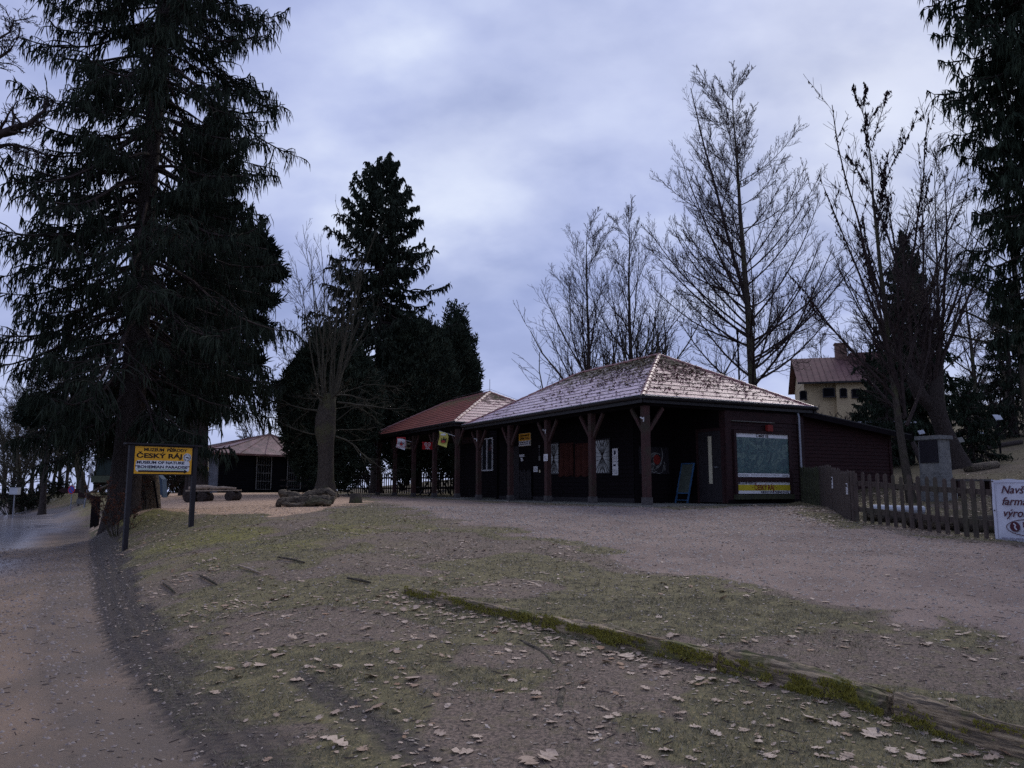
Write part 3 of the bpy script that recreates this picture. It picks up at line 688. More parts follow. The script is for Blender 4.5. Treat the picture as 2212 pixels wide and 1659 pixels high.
def hiproof(root, t0, t1, u0, u1, ez, rz, seed, redfront=False):
    a, b_ = (u1 - u0) / 2, (u1 - u0) / 2
    e = [bp(t0, u0, ez), bp(t1, u0, ez), bp(t1, u1, ez), bp(t0, u1, ez)]
    r0, r1 = bp(t0 + a, u0 + a, rz), bp(t1 - a, u0 + a, rz)
    mb = MB(); mb.uv = []
    roofmesh(mb, e[0], e[3], r0, r0, seed=seed); 
    if not redfront:
        m2 = MB(); m2.uv = []; roofmesh(m2, e[1], e[0], r0, r1, seed=seed + 1); o = m2.build('roof', M['roof_frost_sheen'], root); o['label'] = 'frosted roof slope with sky sheen painted in lilac above the veranda posts'
    roofmesh(mb, e[3], e[2], r1, r0, seed=seed + 2)
    if not redfront: roofmesh(mb, e[2], e[1], r1, r1, seed=seed + 3)
    mb.build('roof', M['roof'], root)
    if redfront:
        mb = MB(); mb.uv = []; roofmesh(mb, e[1], e[0], r0, r1, seed=seed + 1); roofmesh(mb, e[2], e[1], r1, r1, seed=seed + 3)
        o = mb.build('roof', M['roofred'], root); o['label'] = 'red tiled roof slope above the veranda'
    mb = MB(); k = 1
    for p, q in ((e[0], r0), (e[1], r1), (e[2], r1), (e[3], r0), (r0, r1)): ridge(mb, p, q, seed=k); k += 1
    mb.build('ridge_tiles', M['ridge'], root)
    # soffit and fascia
    mb = MB(); mb.box(Fr(bp(t0, u0), T3, U3, UP), .03, t1 - t0 - .03, .03, u1 - u0 - .03, ez - .09, ez - .02); mb.build('soffit', M['darkwood'], root)
    mb = MB()
    for p, q in ((e[0], e[1]), (e[1], e[2]), (e[2], e[3]), (e[3], e[0])):
        d = (Vector(q) - Vector(p)).normalized(); o_ = d.cross(UP)
        if (Vector(p) - bp((t0 + t1) / 2, (u0 + u1) / 2, ez)).dot(o_) < 0: o_ = -o_
        mb.bar(Vector(p) - d * .06 + o_ * .012 - UP * .10, Vector(q) + d * .06 + o_ * .012 - UP * .10, .03, .17)
        mb.tube([Vector(p) - d * .12 + o_ * .07 - UP * .035, Vector(q) + d * .12 + o_ * .07 - UP * .045], .058, 8)
    mb.build('gutter', M['gutter'], root)
    mb = MB()
    for p, q in ((e[0], e[1]), (e[3], e[0])):
        d = (Vector(q) - Vector(p)).normalized(); o_ = d.cross(UP)
        if (Vector(p) - bp((t0 + t1) / 2, (u0 + u1) / 2, ez)).dot(o_) < 0: o_ = -o_
        mb.bar(Vector(p) + o_ * .125 + UP * .012, Vector(q) + o_ * .125 + UP * .012, .022, .016)
    if not redfront: mb.build('gutter_lip', M['snow'], root)
def post(root, t, u, z0, z1, w=.17, brace=(1, 1), gable=0, foot=True):
    f = Fr(bp(t, u), T3, U3, UP)
    p = MB().box(f, -w / 2, w / 2, -w / 2, w / 2, z0 + .18, z1).build('post', M['post'], root)
    if foot: MB().box(f, -w / 2 - .018, w / 2 + .018, -w / 2 - .018, w / 2 + .018, z0 - .12, z0 + .18).build('post_foot', M['postfoot'], p)
    for s, on in ((1, brace[0]), (-1, brace[1])):
        if on: MB().bar(bp(t + s * .06, u, z1 - .74), bp(t + s * .60, u, z1 - .04), .075, .095).build('brace', M['post'], p)
    if gable: MB().bar(bp(t, u + .06, z1 - .74), bp(t, u + .60, z1 - .04), .075, .095).build('brace', M['post'], p)
    return p
FZ = 1.17
EZ = 4.045
mus = thing('museum_building', 'dark timber museum hut with frosted pink hipped roof and veranda posts', 'building', bp(5.5, 3.2, 1.1))
hiproof(mus, 0, 11.19, 0, 6.51, EZ, 5.907, 10)
mb = MB(); mb.box(Fr(bp(0, 0), T3, U3, UP), -.02, 11.25, .02, 1.7, .6, FZ - .02); mb.box(Fr(bp(0, 0), T3, U3, UP), -.03, 2.6, 1.7, 6.3, .6, FZ - .02)
mb.build('veranda_floor', M['concrete'], mus)
U_DOOR = u_at(1570, .15)
UR = 6.16
# walls
rr = random.Random(5)
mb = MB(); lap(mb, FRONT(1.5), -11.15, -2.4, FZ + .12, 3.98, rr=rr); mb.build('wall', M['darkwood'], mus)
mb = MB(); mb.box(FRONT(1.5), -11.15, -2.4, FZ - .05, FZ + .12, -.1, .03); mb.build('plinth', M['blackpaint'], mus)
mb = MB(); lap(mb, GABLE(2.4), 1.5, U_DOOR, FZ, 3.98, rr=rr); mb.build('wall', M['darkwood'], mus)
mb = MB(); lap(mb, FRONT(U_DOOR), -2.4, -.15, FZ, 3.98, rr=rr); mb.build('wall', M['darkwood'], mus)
mb = MB(); lap(mb, GABLE(.15), U_DOOR + .14, UR, FZ + .1, 3.98, rr=rr)
o = mb.build('wall', M['redwood'], mus); o['label'] = 'oxblood boarded wall around the map'
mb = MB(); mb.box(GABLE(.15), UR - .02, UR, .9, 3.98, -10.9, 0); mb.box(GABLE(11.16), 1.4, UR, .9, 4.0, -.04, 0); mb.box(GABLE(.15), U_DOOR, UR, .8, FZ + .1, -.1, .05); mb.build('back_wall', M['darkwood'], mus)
mb = MB(); mb.box(GABLE(.15), U_DOOR - .02, U_DOOR + .20, FZ, 3.95, -.2, .045); mb.box(GABLE(.15), UR - .22, UR + .03, FZ, 3.95, -.2, .045)
mb.box(GABLE(.15), U_DOOR + .20, UR - .22, 3.52, 3.9, -.05, .035)
mb.build('corner_board', M['redwood'], mus)
MB().box(GABLE(.15), U_DOOR + .2, U_DOOR + 1.9, 3.50, 3.52, .03, .09).build('drip_strip', M['concrete'], mus)
# header beams
mb = MB(); mb.box(FRONT(.28), -11.1, -.1, 3.80, 3.955, -.16, 0); mb.box(GABLE(.10), .3, UR, 3.80, 3.955, -.16, 0); mb.build('header_beam', M['darkwood'], mus)
for k in range(5): post(mus, .22 + 2.55 * k, .24, FZ, 3.80, .18 if k == 0 else .165, (1, k > 0), gable=(k == 0))
for k in (0, 2, 4):
    q = bp(.12 + 2.55 * k, .10, 3.42)
    MB().bar(q, q - U3 * .10 + UP * .05, .035, .03).bar(q - UP * .06, q + UP * .06, .04, .012, up=U3).build('flag_bracket', M['white'], mus)
# door with narrow pane on the recess side wall
ta, tb = .28, 1.22
dfr = FRONT(U_DOOR)
dr = MB().box(dfr, -tb, -ta, FZ + .02, FZ + 2.06, 0, .045).build('door', M['blackpaint'], mus)
mb = MB(); mb.box(dfr, -tb - .09, -tb, FZ, FZ + 2.15, 0, .055); mb.box(dfr, -ta, -ta + .09, FZ, FZ + 2.15, 0, .055); mb.box(dfr, -tb, -ta, FZ + 2.06, FZ + 2.15, 0, .055); mb.build('frame', M['redwood'], dr)
MB().box(dfr, -.80, -.66, FZ + .55, FZ + 1.92, .04, .05).build('pane', M['cream'], dr)
MB().bar(dfr(-.40, FZ + 1.02, .05), dfr(-.40, FZ + 1.02, .10), .02).bar(dfr(-.52, FZ + 1.02, .10), dfr(-.38, FZ + 1.02, .10), .02).build('handle', M['steel'], dr)
# windows
def window(root, fr, x0, x1, z0, z1, style, fm='white', fw=.045):
    w_ = MB()
    for (a, b_, c_, d_) in ((x0 - fw, x0, z0 - fw, z1 + fw), (x1, x1 + fw, z0 - fw, z1 + fw), (x0, x1, z0 - fw, z0), (x0, x1, z1, z1 + fw)): w_.box(fr, a, b_, c_, d_, 0, .05)
    o = w_.build('window', M[fm], root)
    MB().box(fr, x0, x1, z0, z1, .005, .024).build('pane', M['blind'] if style == 'rays' else M['glass'], o)
    g = MB(); cx_, cz_ = (x0 + x1) / 2, (z0 + z1) / 2
    if style == 'rays':
        tt = .009
        def ln(a, b_): g.bar(fr(a[0], a[1], .034), fr(b_[0], b_[1], .034), tt, tt, up=fr.n)
        for k in range(7):
            f = k / 6; ln((cx_, cz_), (x0 + (x1 - x0) * f, z1)) if k not in (3,) else ln((cx_, cz_), (cx_, z1))
            ln((cx_, cz_), (x0 + (x1 - x0) * f, z0))
        ln((x0, cz_), (x1, cz_))
        for s1 in (-1, 1):
            for s2 in (-1, 1):
                ln((cx_ + s1 * (x1 - x0) * .18, cz_ + s2 * (z1 - z0) * .10), (cx_ + s1 * (x1 - x0) * .5, cz_ + s2 * (z1 - z0) * .14))
                ln((cx_, cz_ + s2 * (z1 - z0) * .30), (cx_ + s1 * (x1 - x0) * .17, cz_ + s2 * (z1 - z0) * .5))
        g.build('grille', M['ink'], o)
    elif style == 'casement':
        g.box(fr, cx_ - .03, cx_ + .03, z0, z1, .02, .055); g.build('mullion', M[fm], o)
    return o
W1 = FRONT(1.5)
def front_rect(px0, px1, py0, py1, u=1.5):
    t0, t1 = t_at(px0, u), t_at(px1, u); pm = bp((t0 + t1) / 2, u)
    return -t0, -t1, zat(py1, pm), zat(py0, pm)
x0, x1, z0, z1 = front_rect(1287, 1320, 951, 1021); window(mus, W1, x0, x1, z0, z1, 'rays', 'blackpaint')
x0, x1, z0, z1 = front_rect(1187, 1209, 959, 1022.5); window(mus, W1, x0, x1, z0, z1, 'rays', 'blackpaint')
x0, x1, z0, z1 = front_rect(1042.5, 1064.5, 949, 1015); window(mus, W1, x0, x1, z0, z1, 'casement')
# entrance door and its wavy boarded gate
x0, x1, z0, z1 = front_rect(1108, 1123, 950, 1070)
dr = MB().box(W1, x0 - .02, x1, FZ, FZ + 2.0, .0, .04).build('door', M['blackpaint'], mus)
MB().box(W1, x0 - .09, x0 - .02, FZ, FZ + 2.05, 0, .05).build('frame', M['bluepaint'], dr)
x0, x1, z0, z1 = front_rect(1124, 1152, 1001, 1070)
mb = MB(); n_ = 9
for k in range(n_):
    a = x0 + (x1 - x0) * (k + .15) / n_; b_ = x0 + (x1 - x0) * (k + .85) / n_; zt = FZ + 1.02 + .04 * math.sin(k * 2.1)
    for j in range(5):
        za, zb = FZ + .05 + (zt - FZ) * j / 5, FZ + .05 + (zt - FZ) * (j + 1) / 5; s_ = .012 * math.sin(j * 1.9 + k)
        mb.box(W1, a + s_, b_ + s_, za, zb - .001, .07, .095)
mb.box(W1, x0, x1, FZ + .25, FZ + .33, .04, .068); mb.box(W1, x0, x1, FZ + .8, FZ + .88, .04, .068)
mb.build('gate', M['blackpaint'], mus)
# downpipe
q = bp(.02, u_at(1733, .02), 0)
MB().tube([q + UP * 3.9 + T3 * .05, q + UP * 3.72, q + UP * 1.1], .035, 8).build('downpipe', M['steel'], mus)
# annex (lean-to) on the right, its roof sinking to the right
an = thing('annex_shed', 'dark red boarded lean-to annex with sloping black roof right of the map wall', 'shed', bp(1.5, 8, 1.1))
u0, u1 = UR + .05, u_at(1928, .35)
G3 = GABLE(.35)
za, zb = zat(896, bp(.35, u0)), zat(940, bp(.35, u1))
mb = MB(); z = .7
while z < za:
    zt = min(z + .115, za)
    ue = u1 if zt <= zb else u0 + (u1 - u0) * max(0, (za - zt)) / (za - zb)
    ue0 = u1 if z <= zb else u0 + (u1 - u0) * max(0, (za - z)) / (za - zb)
    mb.quad(G3(u0, z, .02), G3(ue0, z, .02), G3(ue, zt, 0), G3(u0, zt, 0)); mb.quad(G3(u0, z, 0), G3(ue0, z, 0), G3(ue0, z, .02), G3(u0, z, .02)); z = zt
mb.build('wall', M['annexwood'], an)
mb = MB(); mb.box(Fr(bp(0, u1), T3, U3, UP), .35, 5.5, -.02, .03, .6, zb - .02)
mb.box(G3, u1 - .09, u1 + .035, .7, zb, -.08, .035); mb.build('corner_board', M['annexwood'], an)
sl_ = (za - zb) / (u1 - u0)
mb = MB(); i = 0
e0, e1 = u0 - .1, u1 + .75
P = [bp(t, u, za + .05 - (u - u0) * sl_ + dz) for dz in (0, .07) for t, u in ((.05, e0), (5.8, e0), (5.8, e1), (.05, e1))]
mb.v = [tuple(p) for p in P]; mb.f = [(0, 1, 2, 3), (7, 6, 5, 4), (0, 3, 7, 4), (1, 5, 6, 2), (0, 4, 5, 1), (3, 2, 6, 7)]
mb.build('roof', M['gutter'], an)
MB().bar(bp(.04, e0, za + .0 - (e0 - u0) * sl_), bp(.04, e1, za + .0 - (e1 - u0) * sl_), .03, .16).build('fascia', M['darkwood'], an)
# ------------------------------------------------------------------ second building with the open veranda
T2, L2 = 12.21, 11.48; E2 = 4.259
ven = thing('refreshment_shelter', 'long open timber shelter with red tiled roof left of the museum hut', 'building', bp(18, 3.2, 1.2))
hiproof(ven, T2, T2 + L2, 0, 6.51, E2, 6.0, 40, redfront=True)
F2 = 1.22
MB().box(Fr(bp(0, 0), T3, U3, UP), 11.3, 23.8, .05, 6.5, .6, F2 - .02).build('veranda_floor', M['concrete'], ven)
mb = MB(); mb.box(FRONT(.28), -23.5, -12.3, 3.98, 4.16, -.16, 0); mb.box(FRONT(6.3), -23.5, -12.3, 3.98, 4.16, -.16, 0); mb.build('header_beam', M['darkwood'], ven)
for k in range(5): post(ven, [12.4, 14.75, 17.2, 19.7, 22.2][k], .24, F2 - .02, 3.98, .165)
for t in (17.2, 19.7, 22.2): post(ven, t, 6.2, F2 - .02, 3.98, .165, foot=False)
post(ven, 23.3, .24, F2 - .02, 3.98, .15, (0, 1)) if False else None
mb = MB(); lap(mb, FRONT(1.5), -15.4, -11.2, F2, 4.1, rr=rr); mb.build('wall', M['darkwood'], ven)
mb = MB(); mb.box(GABLE(15.4), 1.5, 6.3, F2, 4.1, -.05, 0); mb.box(FRONT(6.2), -15.4, -11.2, F2, 4.1, -.05, 0); mb.build('back_wall', M['darkwood'], ven)
x0, x1, z0, z1 = front_rect(999, 1026, 944, 958)
b_ = MB().box(FRONT(1.5), x0, x1, z0, z1, .02, .05).build('name_board', M['redwood'], ven)
# lightning rod on the ridge
q = bp(T2 + 3.25, 3.25, 6.05); MB().tube([q, q + UP * .55], .012, 5).build('lightning_rod', M['steel'], ven)
q = bp(T2 + 3.25, 3.25, 6.14); MB().tube([q + T3 * 4.2, q, bp(T2 + .3, 6.1, E2 + .2)], .006, 4).build('ridge_wire', M['steel'], ven)
def picnic(name, label, P, d, s=1.0, top=.74, L=1.6):
    o = thing(name, label, 'picnic table', P); d = Vector(d).normalized(); f = Fr(P, d, Vector((-d.y, d.x, 0)), UP); h = L / 2 * s
    mb = MB()
    for k in range(4): mb.box(f, -h, h, (-.34 + .175 * k), (-.34 + .175 * k + .16), top - .04, top)
    mb.build('table_top', M['blackpaint'], o)
    for sd_ in (-1, 1):
        MB().box(f, -h, h, sd_ * .62 - .13, sd_ * .62 + .13, .42, .46).build('bench_seat', M['blackpaint'], o)
        mb = MB(); x = sd_ * h * .75
        mb.bar(f(x, -.62, .02), f(x, -.15, top - .04), .08, .05, up=f.r); mb.bar(f(x, .62, .02), f(x, .15, top - .04), .08, .05, up=f.r); mb.box(f, x - .03, x + .03, -.7, .7, .36, .42); mb.build('leg', M['blackpaint'], o)
    return o
picnic('picnic_table', 'black brown picnic table deep inside the open shelter under the red roof', bp(17.6, 3.6, F2 - .02), T3)
picnic('picnic_table', 'dark picnic table near the front posts of the open shelter', bp(20.2, 2.6, F2 - .02), T3)
# railing of the open shelter
mb = MB(); 
for z in (.45, .95): mb.bar(bp(17.3, 6.2, F2 + z), bp(15.4, 6.2, F2 + z), .05, .09)
for k in range(9): mb.bar(bp(17.2 - .2 * k, 6.2, F2), bp(17.2 - .2 * k, 6.2, F2 + 1.0), .06, .02)
mb.build('railing', M['darkwood'], ven)
# ------------------------------------------------------------------ things fixed to the museum walls
def panel(name, label, cat, fr, x0, x1, z0, z1, material, d0=.022, th=.012, group=None):
    o = MB().box(fr, x0, x1, z0, z1, d0, d0 + th).build(name, M[material]); return setp(o, label, cat, group)
def lines(o, fr, x0, x1, z0, z1, n, d, material='ink', h=.4, seed=1, name='print'):
    """rows of small print as short bars"""
    r_ = random.Random(seed); mb = MB(); H_ = (z1 - z0) / n
    for k in range(n):
        x = x0
        while x < x1 - .01:
            L = min(r_.uniform(.04, .16) * (x1 - x0), x1 - x); mb.box(fr, x, x + L, z0 + H_ * k, z0 + H_ * (k + h), d, d + .001); x += L + .02 * (x1 - x0)
    mb.build(name, M[material], o)
x0, x1, z0, z1 = front_rect(1123.5, 1149, 936, 963.5)
s = panel('museum_sign', 'small yellow and white museum sign on the wall above the wavy gate', 'sign', W1, x0, x1, z0, z1, 'cream', .03, .02)
zm = z0 + (z1 - z0) * .42
MB().box(W1, x0 + .01, x1 - .01, zm, z1 - .01, .05, .054).build('yellow_field', M['signyellow'], s); MB().box(W1, x0 + .01, x1 - .01, z0 + .01, zm - .008, .05, .054).build('white_field', M['signwhite'], s)
xm = (x0 + x1) / 2; wd = (x1 - x0)
text('lettering', 'MUZEUM PŘÍRODY', W1, .07, M['ink'], s, xm, z1 - .09, .056, .003, width=wd * .8)
text('lettering', 'ČESKÝ RÁJ', W1, .10, M['ink'], s, xm, zm + .08, .056, .004, width=wd * .78)
text('lettering', 'MUSEUM OF NATURE', W1, .045, M['inkblue'], s, xm - .05, zm - .06, .056, .002, width=wd * .7)
text('lettering', 'BOHEMIAN PARADISE', W1, .045, M['inkblue'], s, xm - .05, z0 + .07, .056, .002, width=wd * .7)
MB().box(W1, x1 - .09, x1 - .03, z0 + .04, zm - .04, .054, .058).build('emblem', M['inkblue'], s)
for (a, b_, c_, d_, lb) in ((1124, 1134.5, 982, 987, 'narrow white notice below the yellow museum sign'), (1126, 1130.5, 989, 991.5, 'tiny white label, upper of two under the narrow notice'), (1127, 1132, 992.5, 996, 'tiny white label, lower of two under the narrow notice')):
    x0, x1, z0, z1 = front_rect(a, b_, c_, d_); s = panel('notice', lb, 'notice', W1, x0, x1, z0, z1, 'paper', .03, .006); lines(s, W1, x0 + .02, x1 - .02, z0 + .02, z1 - .02, 2, .037, 'ink', .3)
x0, x1, z0, z1 = front_rect(1154.5, 1163, 1007.5, 1019.5); s = panel('notice', 'white paper notice on the dark boards right of the wavy gate', 'notice', W1, x0, x1, z0, z1, 'paper', .03, .006); lines(s, W1, x0 + .03, x1 - .03, z0 + .03, z1 - .03, 8, .037, 'ink', .3)
x0, x1, z0, z1 = front_rect(1166, 1170, 1015, 1021); s = setp(MB().disc(W1, (x0 + x1) / 2, (z0 + z1) / 2, .055, .055, .03, .045).build('round_plate', M['cream']), 'small round cream plate beside the third veranda post', 'plate')
# string of hanging tags
s = thing('hanging_tags', 'vertical string of white oval tags hanging left of the post with the paper', 'hanging sign', W1((x0 + x1) / 2, 2.6, .05)); xm = (x0 + x1) / 2; P5 = bp(-xm, 1.5)
for k, (a, b_) in enumerate(((962, 967), (968, 975), (976, 983), (984.5, 995))):
    za_, zb_ = zat(b_, P5), zat(a, P5)
    if k in (1, 2): MB().disc(W1, xm, (za_ + zb_) / 2, .06, (zb_ - za_) / 2, .04, .05).build('tag', M['plaque'], s)
    else: MB().box(W1, xm - .055, xm + .055, za_, zb_, .04, .05).build('tag', M['granite'], s)
# paper on post 3 (facing the path)
tp = .22 + 2.55 * 2; f = Fr(bp(tp, .24 - .0825), -T3, UP, -U3); PP = bp(tp, .15); zq0, zq1 = zat(996, PP), zat(981, PP)
s = setp(MB().box(Fr(f(.02, 0, 0), -T3 + UP * .0, UP, -U3), -.12, .13, zq0, zq1, .006, .012).build('notice', M['paper']), 'white paper sheet pinned to the third veranda post', 'notice')
lines(s, f, -.08, .12, zq0 + .03, zq1 - .03, 7, .0125, 'ink', .25)
for (a, b_, lb, sd_) in ((969, 997, 'upper white poster with portrait beside the right starburst window', 3), (998, 1026.5, 'lower white poster of printed text beside the right starburst window', 4)):
    x0, x1, z0, z1 = front_rect(1325.5, 1337.5, a, b_); s = panel('poster', lb, 'poster', W1, x0, x1, z0, z1, 'paper', .025, .006)
    lines(s, W1, x0 + .04, x1 - .04, z0 + .04, z0 + (z1 - z0) * .45, 6, .032, 'ink', .3, sd_)
    if sd_ == 3: MB().box(W1, x0 + .08, x1 - .14, z0 + (z1 - z0) * .52, z1 - .05, .031, .033).disc(W1, (x0 + x1) / 2, z1 - .12, .05, .065, .033, .035).build('picture', M['inkblue'], s)
    else: MB().box(W1, x0 + .04, x1 - .12, z1 - .13, z1 - .07, .031, .033).build('picture', M['inkblue'], s); 
# rust curtains
for (a, b_, lb) in ((1209.5, 1241, 'rust red curtain hanging beside the left starburst window'), (1245, 1283, 'rust red curtain hanging just left of the right starburst window')):
    x0, x1, z0, z1 = front_rect(a, b_, 957, 1028.5); n_ = 60; mb = MB(); r_ = random.Random(int(a))
    xs_ = [x0 + (x1 - x0) * k / n_ for k in range(n_ + 1)]; ph = [.035 + .022 * math.sin(k * .9 + math.sin(k * .31) * 2) for k in range(n_ + 1)]
    rows_ = 6
    for j in range(rows_ + 1):
        for k in range(n_ + 1): mb.v.append(tuple(W1(xs_[k] + .008 * math.sin(j + k * .3), z0 + (z1 - z0) * j / rows_ - (.03 * math.sin(k * .22) if j == 0 else 0), ph[k] * (1.25 - .5 * j / rows_))))
    for j in range(rows_):
        for k in range(n_): q = j * (n_ + 1) + k; mb.f.append((q, q + 1, q + n_ + 2, q + n_ + 1))
    setp(mb.build('curtain', M['curtain'], None, True), lb, 'curtain')
# swirled painting on the recess wall
G2 = GABLE(2.4); x0, x1 = u_at(1380, 2.4), u_at(1444, 2.4); Pm = bp(2.4, (x0 + x1) / 2); z0, z1 = zat(1024, Pm), zat(966, Pm)
x0 = max(x0, 1.56); x1 = min(x1, U_DOOR - .06)
s = thing('painted_board', 'dark board with white swirls on the recess wall behind the corner post', 'painting', G2(x0, z0, .03))
MB().box(G2, x0, x1, z0, z1, .02, .05).build('board', M['blackpaint'], s)
mb = MB(); r_ = random.Random(4)
for k in range(11):
    cxx = (x0 + x1) / 2 + r_.uniform(-.09, .16); czz = (z0 + z1) / 2 + r_.uniform(-.25, .25); ra = .07 + .035 * k; rb = .09 + .04 * k; a0 = r_.uniform(0, 6); 
    for j in range(int(9 + k)):
        th0 = a0 + j * .3; th1 = th0 + .31; w_ = .012 + .02 * r_.random()
        pts = [(cxx + ra * math.cos(th0), czz + rb * math.sin(th0)), (cxx + ra * math.cos(th1), czz + rb * math.sin(th1)), (cxx + (ra - w_) * math.cos(th1), czz + (rb - w_) * math.sin(th1)), (cxx + (ra - w_) * math.cos(th0), czz + (rb - w_) * math.sin(th0))]
        if all(x0 < p[0] < x1 and z0 < p[1] < z1 for p in pts): mb.prism(G2, pts, .05 + .0004 * k, .0525 + .0004 * k)
mb.build('swirls', M['granite'], s)
MB().disc(G2, (x0 + x1) / 2 + .1, (z0 + z1) / 2 + .03, .13, .15, .056, .060).build('red_spot', M['inkred'], s)
# chalk board leaning against the recess side wall
ch = thing('chalkboard', 'blue framed blank grey green chalkboard leaning beside the door', 'chalkboard', bp(1.55, 2.3, FZ - .02))
b0 = bp(1.86, U_DOOR - .42, FZ - .02); lean = (U3 * .30 + UP * 1.18); f = Fr(b0, -T3, lean, None); f.n = f.r.cross(f.u).normalized()
Wb, Hb = .56, 1.215
mb = MB(); mb.box(f, 0, .035, 0, Hb, 0, .04); mb.box(f, Wb - .035, Wb, 0, Hb, 0, .04); mb.box(f, .035, Wb - .035, Hb - .035, Hb, 0, .04); mb.box(f, .035, Wb - .035, .28, .315, 0, .04); mb.box(f, .035, Wb - .035, .08, .10, 0.005, .035)
mb.build('frame', M['bluepaint'], ch); MB().box(f, .035, Wb - .035, .315, Hb - .035, .01, .025).build('board', M['board'], ch)
# map board
GM = GABLE(.10)
ua, ub = u_at(1593.5, .08), u_at(1707, .08); Pa = bp(.08, ua)
za_, zb_ = zat(1030, Pa), zat(935, Pa); zc, zd = zat(1066.5, Pa), zat(1040.5, Pa)
ms_ = thing('map_board', 'large framed teal relief map headed with white title strip', 'map', GM(ua, zc, .02))
mb = MB()
for (a, b_, c_, d_) in ((ua - .09, ua, zc - .1, zb_ + .09), (ub, ub + .09, zc - .1, zb_ + .09), (ua, ub, zb_, zb_ + .09), (ua, ub, zd, za_)): mb.box(GM, a, b_, c_, d_, -.04, .05)
mb.build('frame', M['redwood'], ms_)
MB().box(GM, ua, ub, za_, zb_, -.03, .012).build('backing', M['paper'], ms_)
m, nt, b = newmat('relief map print')
n_a = nt.nodes.new('ShaderNodeTexNoise'); n_a.inputs['Scale'].default_value = 2.0; n_a.inputs['Detail'].default_value = 5; n_a.inputs['Distortion'].default_value = 2.2; n_a.inputs['Roughness'].default_value = .6
tcn = nt.nodes.new('ShaderNodeTexCoord'); nt.links.new(tcn.outputs['Object'], n_a.inputs['Vector'])
cr = ramp(nt, n_a.outputs[0], [(.30, (.006, .022, .038)), (.42, (.05, .115, .105)), (.48, (.008, .034, .05)), (.55, (.12, .19, .15)), (.62, (.012, .05, .06)), (.74, (.22, .28, .25))])
fine = ramp(nt, noise(nt, 16, 4), [(.56, 0), (.66, 1)]); cr = mixc(nt, cr, (.16, .21, .20), mth(nt, 'MULTIPLY', fine, .45))
nt.links.new(cr, b.inputs['Base Color']); b.inputs['Roughness'].default_value = .45; M['map'] = m
hh = zb_ - za_
MB().box(GM, ua + .005, ub - .005, za_ + hh * .085, zb_ - hh * .088, .012, .016).build('map_print', M['map'], ms_)
um = (ua + ub) / 2; wd = ub - ua
text('lettering', 'Český ráj', GM, .13, M['ink'], ms_, um, zb_ - hh * .043, .014, .004)
lines(ms_, GM, ua + .05, ua + .45, za_ + .02, za_ + hh * .07, 4, .013, 'ink', .35, 2); lines(ms_, GM, ua + .55, ub - .4, za_ + .05, za_ + hh * .065, 2, .013, 'ink', .35, 5); lines(ms_, GM, ub - .3, ub - .05, za_ + .02, za_ + hh * .07, 4, .013, 'ink', .35, 6)
bn = thing('museum_banner', 'yellow and white name banner below the relief map', 'banner', GM(um, zc, .02))
MB().box(GM, ua, ub, zc, zd, -.03, .012).build('backing', M['paper'], bn)
hz_ = zd - zc; MB().box(GM, ua, ub, zc + hz_ * .26, zc + hz_ * .75, .012, .016).build('yellow_band', M['yellow'], bn)
text('lettering', 'MUZEUM PŘÍRODY', GM, .10, M['inkblue'], bn, ua + .04, zd - hz_ * .125, .014, .002, 'LEFT', width=.72)
text('lettering', '· ČESKÝ RÁJ ·', GM, .20, M['inkred'], bn, um, zc + hz_ * .5, .018, .006, width=wd * .46)
text('lettering', 'MUSEUM OF NATURE "BOHEMIAN PARADISE"', GM, .08, M['inkblue'], bn, ub - .04, zc + hz_ * .12, .014, .002, 'RIGHT', width=1.15)
# RIGHT aligned + width scaling keeps the right edge
MB().box(GM, ua - .1, ub + .1, zc - .16, zc - .02, -.04, .10).build('ledge', M['fencegreen'], mus)
x0, x1 = u_at(1659, .1), u_at(1670.5, .1)
setp(MB().box(GM, x0, x1, zat(932, bp(.1, x0)), zat(918, bp(.1, x0)), .0, .09).build('meter_box', M['inkred']), 'small dull red box on the wall above the map', 'box')
